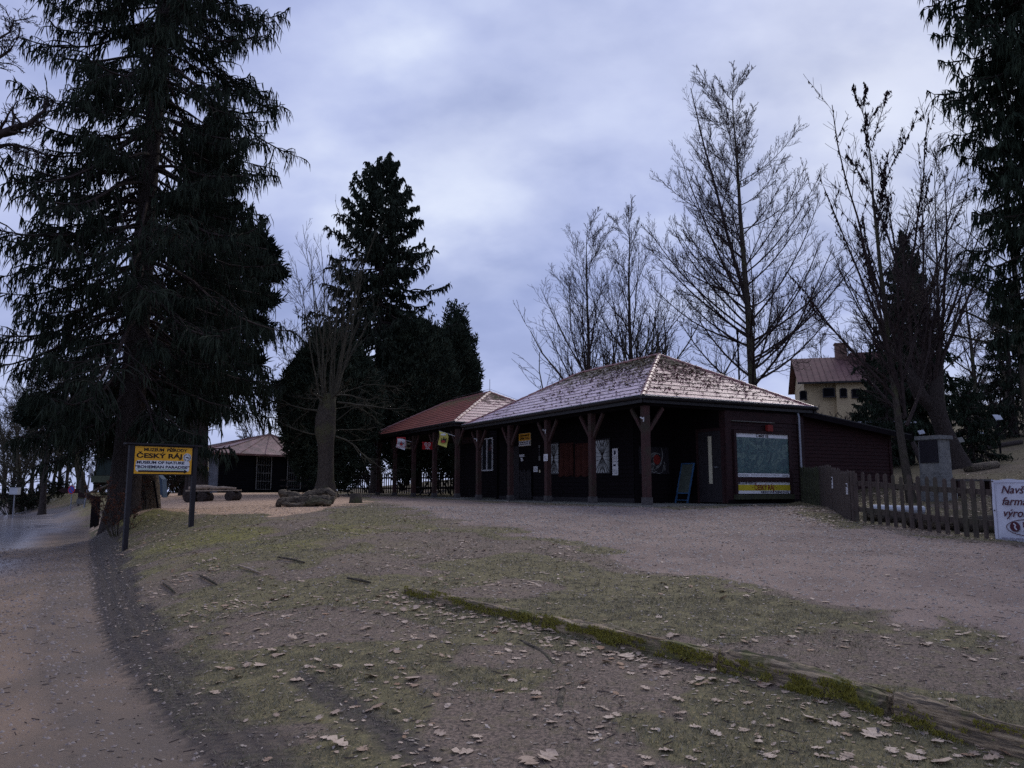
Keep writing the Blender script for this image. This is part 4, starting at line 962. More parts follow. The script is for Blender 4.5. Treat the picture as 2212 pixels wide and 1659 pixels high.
# flags and hanging signs on the shelter
def flag(label, tpost, name, Z, cloth, kind, L=.95, w0=.35, hgt=.56):
    P0 = bp(tpost + .03, .14, Z); d = (-U3 * .86 + T3 * .35 + UP * .30).normalized(); P1 = P0 + d * L
    o = thing(name, label, 'flag', P0); MB().tube([P0, P1], .012, 6).build('pole', M['white'], o)
    hd = Vector((d.x, d.y, 0)).normalized(); f = Fr(P1, -hd, UP, None); f.n = f.r.cross(f.u)
    n_ = 10; mb = MB(); sl2 = d.z / math.hypot(d.x, d.y)
    for j in range(n_ + 1):
        for k in range(5): mb.v.append(tuple(f(w0 * k / 4 + .03 * math.sin(j * .5), -sl2 * w0 * k / 4 - hgt * j / n_, .035 * math.sin(j * .62 + k * .2))))
    for j in range(n_):
        for k in range(4): q = j * 5 + k; mb.f.append((q, q + 5, q + 6, q + 1))
    c_ = mb.build('cloth', M[cloth], o, True); W_ = w0; ff = Fr(f(0, 0, 0), f.r, UP, f.n)
    for sg in (1, -1):
        g = Fr(f(0, 0, 0), f.r, f.u, f.n)
        zz1 = .045 if sg > 0 else -.045
        if kind == 'yellow':
            MB().disc(g, W_ * .5, -hgt * .26, W_ * .30, hgt * .07, zz1 - .002, zz1 + .002).build('white_oval', M['signwhite'], c_)
            MB().prism(g, [(W_ * .2, -hgt * .85), (W_ * .3, -hgt * .5), (W_ * .45, -hgt * .68), (W_ * .55, -hgt * .4), (W_ * .68, -hgt * .62), (W_ * .88, -hgt * .5), (W_ * .8, -hgt * .85)], zz1 - .003, zz1 + .003).build('dark_print', M['ink'], c_)
            MB().disc(g, W_ * .5, -hgt * .78, W_ * .22, hgt * .09, zz1 + .004 * sg - .002, zz1 + .004 * sg + .002).build('red_print', M['red'], c_)
        else:
            MB().box(g, 0, W_, -hgt * .12, 0, zz1 - .002, zz1 + .002).box(g, 0, W_ * .05, -hgt, -hgt * .12, zz1 - .002, zz1 + .002).box(g, W_ * .95, W_, -hgt, -hgt * .12, zz1 - .002, zz1 + .002).box(g, W_ * .05, W_ * .95, -hgt, -hgt * .94, zz1 - .002, zz1 + .002).build('red_border', M['red'], c_)
            MB().prism(g, [(W_ * .3, -hgt * .8), (W_ * .52, -hgt * .35), (W_ * .7, -hgt * .8)], zz1 - .003, zz1 + .003).build('red_mark', M['red'], c_)
            MB().box(g, W_ * .15, W_ * .85, -hgt * .62, -hgt * .54, zz1 + .003 * sg - .001, zz1 + .003 * sg + .001).build('blue_print', M['inkblue'], c_)
flag('pale yellow ice cream flag on a white pole at the junction of the two roofs', 12.4, 'flag', zat(942, bp(12.4, .1)), 'flagyellow', 'yellow', .68)
flag('white flag with red border hanging from the third shelter post', 17.2, 'flag', zat(955, bp(17.2, .1)), 'signwhite', 'white', .72, .40, .46)
flag('pale yellow flag at the far left end post of the red roof', 22.2, 'flag', zat(964, bp(22.2, .1)), 'flagyellow', 'yellow', 1.0, .42, .46)
s = thing('heart_sign', 'bright red square sign with white heart outline on a shelter post', 'sign', bp(14.75, .0, 3.2))
g = Fr(bp(14.75, .12, 0), U3, UP, -T3); hw = .45; zq0, zq1 = zat(971, bp(14.75, 0)), zat(955, bp(14.75, 0))
MB().box(g, -hw - .0, 0, zq0, zq1, -.02, .02).build('panel', M['red'], s)
def heart(cx_, cz_, r_, n=26):
    return [(cx_ + r_ * .0625 * 16 * math.sin(a) ** 3, cz_ + r_ * .0625 * (13 * math.cos(a) - 5 * math.cos(2 * a) - 2 * math.cos(3 * a) - math.cos(4 * a))) for a in [2 * PI * k / n for k in range(n)]]
for sg in (1, -1):
    mb = MB()
    for r0_, r1_ in ((.150, .120), (.085, .055)):
        o1 = heart(-hw / 2, zq0 + (zq1 - zq0) * .60, r0_); i1 = heart(-hw / 2, zq0 + (zq1 - zq0) * .60, r1_)
        for k in range(26):
            k2 = (k + 1) % 26; mb.prism(g, [o1[k], o1[k2], i1[k2], i1[k]], sg * .021 - .001, sg * .021 + .001)
    mb.build('heart_mark', M['white'], s); 0
text('wordmark', 'Algida', Fr(g.o, -g.r, UP, -g.n) if False else g, .085, M['white'], s, -hw / 2, zq0 + .045, .021, .003)
tq = 19.2; P_ = bp(tq, .9); g = Fr(bp(tq, 0, 0), U3, UP, -T3)
s = setp(MB().box(g, .55, 1.05, zat(970, P_), zat(957, P_), -.015, .015).build('hanging_board', M['cream']), 'cream board with faded picture hanging under the shelter eave', 'board')
MB().disc(g, .75, (zat(970, P_) + zat(957, P_)) / 2, .12, .07, .015, .017).build('picture', M['postfoot'], s)
P_ = bp(16.0, .9); g = Fr(bp(16.0, 0, 0), U3, UP, -T3)
s = setp(MB().box(g, .5, .95, zat(972, P_), zat(958, P_), -.015, .015).build('hanging_board', M['granite']), 'greyish board hanging just left of the red heart sign', 'board')
# ------------------------------------------------------------------ small pavilion far left
pv = thing('pavilion', 'small grey and black timber pavilion with rusty tent roof and finial', 'building', (-17, 55, 1.25))
A0 = Vector((-19.1, 50, 0)); fd = Vector((.62, .785, 0)).normalized(); bd = Vector((-fd.y, fd.x, 0))
def pp(a, b_, z=0): return A0 + fd * a + bd * b_ + UP * z
zE = zat(977, A0); zS = 1.28; AP = pp(6.3, 3.2, zat(938, pp(6.3, 3.2)))
foot = [(0, 0), (9.5, 0), (11, 1.4), (11, 5.5), (9.5, 6.6), (.8, 6.6), (-.6, 5), (-.6, 1.75)]
mb = MB(); mb.uv = None
for k in range(len(foot)):
    a = pp(foot[k][0], foot[k][1], zE); b_ = pp(foot[(k + 1) % 8][0], foot[(k + 1) % 8][1], zE); e = (b_ - a); L = e.length; e.normalize(); n_ = max(1, round(L / 1.9))
    for j in range(n_):
        p, q = a.lerp(b_, j / n_), a.lerp(b_, (j + 1) / n_); mb.quad(p, q, AP)
        mb.bar(p + UP * .03, AP + UP * .03, .03, .05)
    mb.bar(a - UP * .06, b_ - UP * .06, .05, .12)
mb.build('roof', M['rustroof'], pv)
MB().prism(Fr((0, 0, zE - .13), (1, 0, 0), (0, 1, 0), UP), [tuple(pp(*p))[:2] for p in foot], 0, .01).build('soffit', M['darkwood'], pv)
MB().tube([AP - UP * .1, AP + UP * .1, AP + UP * .34, AP + UP * .40, AP + UP * .50, AP + UP * .60, AP + UP * .66], [.12, .07, .055, .12, .15, .10, .02], 10).build('finial', M['fencegreen'], pv)
MB().prism(Fr((0, 0, 0), (1, 0, 0), (0, 1, 0), UP), [tuple(pp(p[0] * 1.0, p[1] + (.1 if p[1] < 1 else 0)))[:2] for p in foot], .9, zS).build('floor_slab', M['concrete'], pv)
ins = .45
wf = Fr(pp(.55, ins), fd, UP, -bd)
mb = MB(); lap(mb, wf, 0, 9.3, zS, zE - .1, .16, .02); mb.build('wall', M['dark'], pv)
lw0, lw1 = pp(-.22, 1.75), pp(.55, ins); f = Fr(lw0, lw1 - lw0, UP, None); f.n = f.r.cross(f.u); LW = (lw1 - lw0).length
if f.n.dot(Vector((0, -1, 0))) < 0: f.n = -f.n
mb = MB(); lap(mb, f, 0, LW, zS - .2, zE - .1, .15, .025); mb.build('wall', M['greyboard'], pv)
MB().box(f, LW - .26, LW + .06, zS - .1, zE - .1, -.05, .06).build('corner_board', M['greyboard'], pv)
MB().box(f, -.03, .05, zS - .1, zE - .1, 0, .05).build('corner_board', M['granite'], pv)
bx0, bx1 = LW * .30, LW * .62; zp0, zp1 = zat(1045, A0), zat(985.5, A0)
bo = thing('banner_poster', 'tall rounded yellow and white poster on the grey boards of the pavilion', 'poster', f(bx0, zp0, .05))
pts = [(bx0, zp0), (bx1, zp0), (bx1, zp1 - .25), (bx1 - .08, zp1 - .08), ((bx0 + bx1) / 2, zp1), (bx0 + .08, zp1 - .08), (bx0, zp1 - .25)]
MB().prism(f, pts, .03, .05).build('panel', M['cream'], bo)
for q, (c0, c1, mm) in enumerate(((.0, .22, 'yellow'), (.22, .48, 'signwhite'), (.48, .62, 'yellow'))): MB().box(f, bx0 + .01, bx1 - .01, zp0 + (zp1 - zp0) * c0, zp0 + (zp1 - zp0) * c1, .05, .053).build('print_band', M[mm], bo)
lines(bo, f, bx0 + .05, bx1 - .05, zp0 + (zp1 - zp0) * .3, zp0 + (zp1 - zp0) * .45, 3, .054, 'inkblue', .4, 4)
def xa(px): # position along the pavilion front for a picture column
    k = (px - 1106) / (FOC / CP); o_ = wf.o; return (k * o_.y - o_.x) / (fd.x - k * fd.y)
for (pa, pb) in ((551, 583), (618, 647)):
    xa0, xa1 = xa(pa), xa(pb); Pq = wf((xa0 + xa1) / 2, 0); zt = zat(987, Pq); zb2 = zat(1057, Pq); zb2 = max(zb2, zS + .02)
    dd = MB().box(wf, xa0, xa1, zb2, zt, .0, .03).build('door', M['dark'], pv); mb = MB()
    for z in np.linspace(zb2, zt, 5): mb.box(wf, xa0, xa1, z - .014, z + .014, .03, .07)
    for x in (xa0, xa1): mb.box(wf, x - .03, x + .03, zb2, zt, .071, .10)
    for k in range(1, 6):
        x = xa0 + (xa1 - xa0) * k / 6; mb.box(wf, x - .005, x + .005, zb2, zt, .045, .06)
    mb.build('grille', M['granite'], dd)
picnic('picnic_table', 'dark picnic table standing in front of the barred pavilion doors', gd(660, 46), (1, .25, 0), 1.3, .8, 2.2)
# ------------------------------------------------------------------ big roadside sign
PL, PR = gp(278, 1186), gp(417, 1139)
k_ = 17.0 / PL.y
PL = gd(278, 17.0); PR = gd(417, 18.0)
zt0, zt1 = zat(960, PL), zat(965, PR); ZT = (zt0 + zt1) / 2
sg = thing('museum_signpost', 'amber yellow museum direction board with black arrow on two dark posts', 'sign', PL)
for P in (PL, PR): MB().box(Fr(P, (PR - PL).normalized() * 1, Vector((-(PR - PL).y, (PR - PL).x, 0)), UP), -.05, .05, -.045, .045, -.25, ZT - P.z).build('post', M['blackpaint'], sg)
hv = Vector(((PR - PL).x, (PR - PL).y, 0)); LW = hv.length; hv.normalize(); nv = hv.cross(UP)
f = Fr((PL.x, PL.y, 0), hv, UP, nv)
MB().box(f, -.14, LW + .14, ZT, ZT + .035, -.09, .09).build('top_board', M['blackpaint'], sg)
zb_ = zat(1025, PL + (PR - PL) * .5); za_ = ZT - .035
bd_ = MB().box(f, .05, LW - .05, zb_ - .015, ZT, -.02, .015).build('panel', M['blackpaint'], sg)
X0, X1 = .075, LW - .075; hh = za_ - zb_
MB().box(f, X0, X1, zb_ + .012, za_, .015, .024).build('yellow_field', M['signyellow'], bd_)
wx0, wx1 = X0 + .03, X1 - .05; wz0, wz1 = zb_ + hh * .10, zb_ + hh * .50; cr_ = .035
MB().prism(f, [(wx0 + cr_, wz0), (wx1 - cr_, wz0), (wx1, wz0 + cr_), (wx1, wz1 - cr_), (wx1 - cr_, wz1), (wx0 + cr_, wz1), (wx0, wz1 - cr_), (wx0, wz0 + cr_)], .024, .027).build('white_field', M['signwhite'], bd_)
xm = (X0 + X1) / 2; W_ = X1 - X0
text('lettering', 'MUZEUM  PŘÍRODY', f, hh * .15, M['ink'], bd_, xm + .03, zb_ + hh * .885, .026, .004, width=W_ * .76)
text('lettering', 'ČESKÝ RÁJ', f, hh * .225, M['ink'], bd_, X0 + W_ * .425, zb_ + hh * .665, .026, .005, width=W_ * .79)
text('lettering', 'MUSEUM OF NATURE', f, hh * .135, M['inkblue'], bd_, X0 + W_ * .45, zb_ + hh * .425, .029, .003, width=W_ * .83)
text('lettering', '“BOHEMIAN PARADISE“', f, hh * .135, M['inkblue'], bd_, X0 + W_ * .49, zb_ + hh * .265, .029, .003, width=W_ * .95)
MB().box(f, wx0 + .01, X1 - .13, wz0 + hh * .075, wz0 + hh * .10, .027, .0285).build('green_strip', M['green'], bd_)
az = zb_ + hh * .115
MB().prism(f, [(X0 + W_ * .07, az - hh * .03), (X1 - W_ * .13, az - hh * .03), (X1 - W_ * .13, az - hh * .07), (X1 - W_ * .065, az), (X1 - W_ * .13, az + hh * .07), (X1 - W_ * .13, az + hh * .03), (X0 + W_ * .07, az + hh * .03)], .029, .032).build('arrow', M['ink'], bd_)
ecx, ecz = X1 - hh * .18, zb_ + hh * .64; er = hh * .155
em = MB().disc(f, ecx, ecz, er, er, .027, .031).build('emblem', M['signwhite'], bd_)
mb = MB(); mb.ring(f, ecx, ecz, er * .62, er * .62, .005, .031, .033)
for k in range(22):
    if k in (5, 16): continue
    a = 2 * PI * k / 22; mb.box(Fr(f(ecx + math.cos(a) * er * .8, ecz + math.sin(a) * er * .8, 0), hv * -math.sin(a) + UP * math.cos(a), (hv * math.cos(a) + UP * math.sin(a)), nv), -.008, .008, -.008, .008, .031, .033)
mb.disc(f, ecx, ecz, er * .42, er * .16, .031, .033); mb.box(f, ecx + er * .1, ecx + er * .5, ecz - er * .3, ecz - er * .18, .031, .033)
mb.build('emblem_print', M['postfoot'], em)
# ------------------------------------------------------------------ picket fences
def pickets(mb_list, a, b, n, h, w=.085, th=.02, pointed=True, seed=1, sep=True):
    a = Vector(a); b = Vector(b); r_ = random.Random(seed); d = Vector(((b - a).x, (b - a).y, 0)); L = d.length; d.normalize(); out = []
    for k in range(n):
        x = L * (k + .5) / n; p = a + d * x; z = Hs(p.x, p.y); hk = h * r_.uniform(.965, 1.03); ww = w * r_.uniform(.85, 1.1); tl = r_.uniform(-.012, .012)
        fr = Fr((p.x, p.y, z + r_.uniform(.0, .03)), d + UP * tl, UP - d * tl, None); fr.n = fr.r.cross(fr.u)
        t_ = [(-ww / 2, -.02), (ww / 2, -.02), (ww / 2, hk - .045), (ww * .18, hk), (-ww * .18, hk), (-ww / 2, hk - .045)] if pointed else [(-ww / 2, -.02), (ww / 2, -.02), (ww / 2, hk), (-ww / 2, hk)]
        mb = MB().prism(fr, t_, .022, .022 + th); out.append(mb)
    return out
def rails(a, b, hs, h=.085, back=0.0):
    mb = MB(); a = Vector(a); b = Vector(b); n = 4
    for z in hs:
        for k in range(n):
            p = a.lerp(b, k / n); q = a.lerp(b, (k + 1) / n); p.z = Hs(p.x, p.y) + z; q.z = Hs(q.x, q.y) + z
            mb.bar(p, q, .04, h)
    return mb
FA = bp(.02, UR + .05); FA = Vector((8.60, 23.3, 0)); FB = gd(1774, 21.6); FCn = gd(1839, 16.55); FD = Vector((10.3, 9.9, 0)); FD.z = Hs(FD.x, FD.y)
fe = thing('picket_fence', 'weathered open picket fence running right from the corner post', 'fence', FCn)
dFD = (FD - FCn).normalized(); nF = max(1, round((FD - FCn).length / .182))
for mb in pickets(None, FCn + dFD * .05, FD, nF, 1.0, seed=3): mb.build('picket', M['fencewood'], fe)
rails(FCn, FD, (.26, .80), .10).build('rail', M['fencewood'], fe)
for k in (0, .5, .98):
    p = FCn.lerp(FD, k); z = Hs(p.x, p.y); MB().box(Fr((p.x, p.y, z), dFD, Vector((-dFD.y, dFD.x, 0)), UP), -.05, .05, .03, .13, -.2, 1.0).build('post', M['fencewood'], fe)
g1 = thing('fence_gate', 'narrow boarded gate panel in the fence running towards the camera', 'gate', FB)
dd_ = (FCn - FB).normalized()
def boarded(name, a, b, n, h, m_, parent, w, seed):
    mb = MB()
    for q in pickets(None, a, b, n, h, w=w, pointed=True, seed=seed):
        o_ = len(mb.v); mb.v += q.v; mb.f += [tuple(i + o_ for i in f_) for f_ in q.f]
    return mb.build(name, M[m_], parent)
boarded('picket_panel', FB, FB.lerp(FCn, .46), 19, 1.06, 'fencewood', g1, .115, 5)
rails(FB, FB.lerp(FCn, .46), (.3, .85)).build('rail', M['fencewood'], g1)
g2 = thing('boarded_fence', 'boarded fence panel with two small notices beside the leaf pile', 'fence', FB.lerp(FCn, .47))
boarded('picket_panel', FB.lerp(FCn, .475), FCn, 21, 1.02, 'fencewood', g2, .115, 6)
rails(FB.lerp(FCn, .475), FCn, (.3, .85)).build('rail', M['fencewood'], g2)
for q in (FB.lerp(FCn, .468), FCn): MB().box(Fr((q.x, q.y, Hs(q.x, q.y)), dd_, Vector((-dd_.y, dd_.x, 0)), UP), -.05, .05, -.02, .08, -.2, 1.04).build('post', M['fencewood'], g2)
g3 = thing('green_fence', 'short algae green picket fence next to the map wall', 'fence', FA.lerp(FB, .5))
boarded('picket_panel', FA, FB, 11, 1.04, 'fencegreen', g3, .10, 8)
rails(FA, FB, (.3, .85)).build('rail', M['fencegreen'], g3)
# notices on the boarded fence
nF2 = dd_.cross(UP); 
if nF2.dot(Vector((-1, -.3, 0))) < 0: nF2 = -nF2
def on_fence(px): 
    k = (px - 1106) / (FOC / CP); s_ = (k * FB.y - FB.x) / (dd_.x - k * dd_.y); return FB + dd_ * s_
for (px, a, b_, lb, cc) in ((1803, 1030, 1055, 'small white and blue notice on the left of the boarded fence', 'inkblue'), (1834.5, 1044, 1068, 'small white notice on the right end of the boarded fence', 'ink')):
    q = on_fence(px); q.z = 0; fr = Fr(q, -dd_ if dd_.dot(Vector((1, 0, 0))) < 0 else dd_, UP, None)
    fr = Fr(q, UP.cross(nF2), UP, nF2); P = Vector((q.x, q.y, 0)); z0, z1 = zat(b_, P), zat(a, P)
    s = setp(MB().box(fr, -.10, .10, z0, z1, .046, .054).build('notice', M['paper']), lb, 'notice'); lines(s, fr, -.08, .08, z0 + .03, z1 - .08, 5, .055, 'ink', .3); MB().box(fr, -.08, .08, z1 - .08, z1 - .02, .055, .057).build('heading', M[cc], s)
# banner on the open fence
k = (2148 - 1106) / (FOC / CP); s_ = (k * FCn.y - FCn.x) / (dFD.x - k * dFD.y); bo_ = FCn + dFD * s_
nf = dFD.cross(UP); nf = nf if nf.y < 0 else -nf
fb = Fr((bo_.x, bo_.y, 0), UP.cross(nf), UP, nf); z0, z1 = zat(1169, bo_) , zat(1036, bo_)
bn = thing('farm_banner', 'white cloth banner with dark red handwriting tied to the picket fence', 'banner', fb(0, z0, .06)); BW = 1.75; mb = MB(); n_ = 24
for j in range(9):
    for k in range(n_ + 1): mb.v.append(tuple(fb(BW * k / n_, z0 + (z1 - z0) * j / 8 - .012 * math.sin(k * 1.1) * (j == 8), .075 + .010 * math.sin(k * .8 + j * .5) + .006 * math.sin(j * 1.7 - k * .4))))
for j in range(8):
    for k in range(n_): q = j * (n_ + 1) + k; mb.f.append((q, q + 1, q + n_ + 2, q + n_ + 1))
M['bannercloth'] = mat('white banner cloth', (.60, .61, .68), (.50, .51, .58), 2.5, .7, .3, .01)
cl_ = mb.build('cloth', M['bannercloth'], bn, True); hb = z1 - z0
M['inkplum'] = mat('plum banner print', (.09, .025, .035), (.07, .02, .03), 5, .8, 0); M['inkgrey'] = mat('pale grey banner print', (.30, .28, .33), (.26, .25, .30), 5, .8, 0)
for s_, yy, sz in (('Navštivte', .83, .19), ('farmářské', .645, .19), ('výrobky', .46, .19)): text('lettering', s_, fb, sz, M['inkplum'], cl_, .16, z0 + hb * yy, .092, .002, 'LEFT', shear=.35)
mb = MB(); mb.ring(fb, .63, z0 + hb * .24, .42, .145, .012, .092, .094); mb.build('oval_ring', M['inkplum'], cl_)
mb = MB(); mb.disc(fb, .36, z0 + hb * .25, .085, .085, .092, .094); em = mb.build('emblem', M['inkplum'], cl_)
mb = MB(); pts_ = [(.335, .30), (.37, .275), (.35, .24), (.385, .20)]
for a, b_ in zip(pts_[:-1], pts_[1:]): mb.bar(fb(a[0] + .005, z0 + hb * (a[1] + .0), .095), fb(b_[0] + .005, z0 + hb * b_[1], .095), .022, .002, up=nf)
mb.build('emblem_stripe', M['bannercloth'], em)
text('lettering', 'Farma', fb, .13, M['inkplum'], cl_, .49, z0 + hb * .28, .094, .002, 'LEFT')
lines(cl_, fb, .50, .95, z0 + hb * .17, z0 + hb * .22, 1, .094, 'inkgrey', .5); lines(cl_, fb, .12, 1.6, z0 + hb * .05, z0 + hb * .10, 1, .094, 'inkgrey', .45, 4)
mb = MB(); mb.box(fb, .06, BW - .06, z0 + .045, z0 + .052, .091, .093); mb.box(fb, .06, BW - .06, z1 - .06, z1 - .053, .091, .093); mb.box(fb, .06, .067, z0 + .052, z1 - .06, .091, .093); mb.build('border_line', M['inkgrey'], cl_)
mb = MB()
for zz_ in (z0 + .03, (z0 + z1) / 2, z1 - .03): mb.disc(fb, .03, zz_, .012, .012, .088, .095, 10)
mb.build('eyelet', M['ink'], cl_)
# back fence behind the shelter
BA, BB = gd(725, 50), gd(1000, 43)
bf = thing('back_fence', 'dark picket fence in the background between pavilion and shelter', 'fence', BA)
boarded('picket_panel', BA, BB, 56, 1.15, 'darkwood', bf, .085, 12); rails(BA, BB, (.3, .9)).build('rail', M['darkwood'], bf)
# ------------------------------------------------------------------ monument
mo = gd(2024, 20.5); md = Vector((.482, -.876, 0)).normalized(); mk = Vector((-md.y, md.x, 0))
mn = thing('stone_monument', 'grey granite memorial pillar with dark bronze plaque behind the picket fence', 'monument', mo)
f = Fr((mo.x, mo.y, 0), md, mk, UP); zt = zat(950, mo); zg = mo.z - .2; hw, hd = .31, .22
MB().box(f, -hw - .06, hw + .06, -hd - .06, hd + .06, zg, mo.z + .22).build('base', M['granite'], mn)
sh = MB(); 
for k in range(3):
    a = mo.z + .22 + (zt - mo.z - .22) * k / 3; b_ = mo.z + .22 + (zt - mo.z - .22) * (k + 1) / 3; t_ = .006 * k
    sh.box(f, -hw + t_, hw - t_, -hd + t_, hd - t_, a + .006, b_)
sh.box(f, -hw + .02, hw - .02, -hd + .02, hd - .02, mo.z + .2, zt); sh.build('shaft', M['granite'], mn)
MB().box(f, -hw - .05, hw + .05, -hd - .05, hd + .05, zt, zt + .10).build('cap', M['granite'], mn)
pz0, pz1 = zat(1000, mo), zat(951, mo)
ff = Fr((mo.x, mo.y, 0) , md, UP, -mk)
MB().box(ff, -hw + .05, hw - .07, pz0, pz1 - .01, hd - .004, hd + .02).build('plaque', M['plaque'], mn)
# ------------------------------------------------------------------ logs, stump, log bench, timber edging
def gnarly(mb, pts, rad, n=12, wob=.18, seed=1):
    rr = random.Random(seed * 7); P = [Vector(p) for p in pts]; m_ = len(P); out = []; ro = []
    for i in range(m_ - 1):
        a, b_, c_, d_ = P[max(i - 1, 0)], P[i], P[i + 1], P[min(i + 2, m_ - 1)]
        for j in range(5):
            t = j / 5; out.append(.5 * ((2 * b_) + (c_ - a) * t + (2 * a - 5 * b_ + 4 * c_ - d_) * t * t + (3 * b_ - a - 3 * c_ + d_) * t ** 3) + Vector((0, 0, .012 * math.sin(i * 5 + j * 1.3 + seed)))); ro.append((rad[i] * (1 - t) + rad[i + 1] * t) * rr.uniform(.86, 1.14))
    out.append(P[-1]); ro.append(rad[-1]); pts, rad, n, wob = out, ro, n + 6, wob * 1.35
    return mb.tube(pts, rad, n, True, .9, wob, seed)
q = gp(663, 1094); lg = thing('driftwood_log', 'gnarled weathered driftwood log lying in front of the thick pollarded tree', 'log', q)
sc_ = q.y / 1695
def lp(px, py, dy=0): 
    P = at(px, py, q.y + dy); return P
M_ = MB(); gnarly(M_, [lp(598, 1087), lp(612, 1084), lp(632, 1080, .1), lp(655, 1082, .1), lp(680, 1083), lp(706, 1081), lp(722, 1080)], [.10, .13, .12, .16, .19, .17, .10], 14, .16, 3); M_.build('trunk_wood', M['oldwood'], lg, True)
M_ = MB(); gnarly(M_, [lp(604, 1068, .35), lp(622, 1070, .35), lp(648, 1077, .35), lp(676, 1071, .35), lp(704, 1065, .35), lp(726, 1072, .3)], [.10, .13, .12, .14, .15, .09], 12, .22, 5); M_.build('upper_limb', M['oldwood'], lg, True)
M_ = MB(); gnarly(M_, [lp(610, 1089, -.2), lp(640, 1091, -.25), lp(668, 1088, -.2)], [.05, .08, .04], 9, .25, 6); gnarly(M_, [lp(664, 1084, -.2), lp(690, 1084, -.3), lp(715, 1088, -.2)], [.12, .10, .07], 9, .25, 9); M_.build('side_limb', M['oldwood'], lg, True)
q = gp(769, 1086.5); st = thing('tree_stump', 'short mossy cut tree stump standing right of the driftwood log', 'stump', q)
MB().tube([q - UP * .1, q + UP * .06, q + UP * .30], [.24, .21, .19], 14, True, 1, .06, 4).build('bark', M['bark2'], st, True)
MB().tube([q + UP * .285, q + UP * .315], [.17, .165], 14, True, 1, .03, 4).build('cut_top', M['oldwood'], st)
# log bench with branches on it
zq = gp(504, 1081); D0 = zq.y
lb_ = thing('log_bench', 'plank bench resting on short cut logs near the grey pavilion', 'bench', gd(470, D0))
def lpp(px, py, dy=0): return at(px, py, D0 + dy)
for (px, py, r_) in ((416, 1073, 11), (444, 1066, 9.5), (504, 1071.5, 10)):
    c_ = lpp(px, py); rr_ = r_ * D0 / 1695; c_.z = Hs(c_.x, c_.y) + rr_ * .92
    b_ = MB().tube([c_ + Vector((-.05, -.35, 0)), c_ + Vector((0, 0, 0)), c_ + Vector((.05, .35, 0))], [rr_, rr_ * 1.04, rr_], 14, True, 1, .05, int(px)).build('log_support', M['bark'], lb_, False)
c0 = lpp(404, 1063); c1 = lpp(519, 1055.5); zt_ = Hs(lpp(504, 1071).x, D0) + 2 * 10 * D0 / 1695
c0.z = zt_ + .01; c1.z = zt_ + .03; MB().bar(c0, c1, .34, .05).build('plank', M['palewood'], lb_)
bb = thing('branch_pile', 'pale debarked branches lying on the plank bench', 'branches', c0.lerp(c1, .4) + UP * .03)
for k, (a, b_, r_, r2) in enumerate(((.10, .62, .10, .055), (.02, .40, .07, .09), (.45, .93, .055, .04), (.12, .55, .08, .04))):
    p0 = c0.lerp(c1, a) + UP * (.03 + r_) + Vector((0, .1 * math.sin(k * 2), 0)); p1 = c0.lerp(c1, b_) + UP * (.03 + r2) + Vector((0, -.08 * math.sin(k), 0)); pm = p0.lerp(p1, .5) + UP * .03
    MB().tube([p0, pm, p1], [r_, (r_ + r2) / 2 * 1.1, r2], 9, True, 1, .12, k + 3).build('branch', M['palewood'], bb, True)
# timber edging in the lawn
r_ = random.Random(9)
m, nt, b = newmat('split weathered timber'); g_ = nt.nodes.new('ShaderNodeNewGeometry')
bd0 = (BEAM[-1] - BEAM[0]); mp_ = nt.nodes.new('ShaderNodeMapping'); mp_.vector_type = 'POINT'; mp_.inputs['Rotation'].default_value = (0, 0, -math.atan2(bd0.y, bd0.x)); nt.links.new(g_.outputs['Position'], mp_.inputs[0])
m2_ = nt.nodes.new('ShaderNodeMapping'); m2_.inputs['Scale'].default_value = (1.6, 34, 34); nt.links.new(mp_.outputs[0], m2_.inputs[0])
st_ = noise(nt, 1.0, 5, vec=m2_.outputs[0], rough=.7); pt_ = noise(nt, 3.0, 4, vec=g_.outputs['Position'])
c = ramp(nt, st_, [(.32, (.035, .026, .020)), (.46, (.15, .115, .078)), (.55, (.36, .265, .16)), (.68, (.50, .39, .25))])
c = mixc(nt, c, (.11, .115, .03), ramp(nt, pt_, [(.50, 0), (.62, .85)])); nt.links.new(c, b.inputs['Base Color']); b.inputs['Roughness'].default_value = .95
bump(nt, b, st_, 1.0, .03); M['beamwood'] = m
M['moss'] = leafmat('bright green moss tufts', (.27, .235, .025), (.20, .18, .025), (.11, .115, .03))
beam_lb = ['thin far timber of the lawn edging, its far end split', 'second timber of the mossy lawn edging', 'third and mossiest timber of the lawn edging', 'nearest split timber of the lawn edging at bottom right']
mossV = []
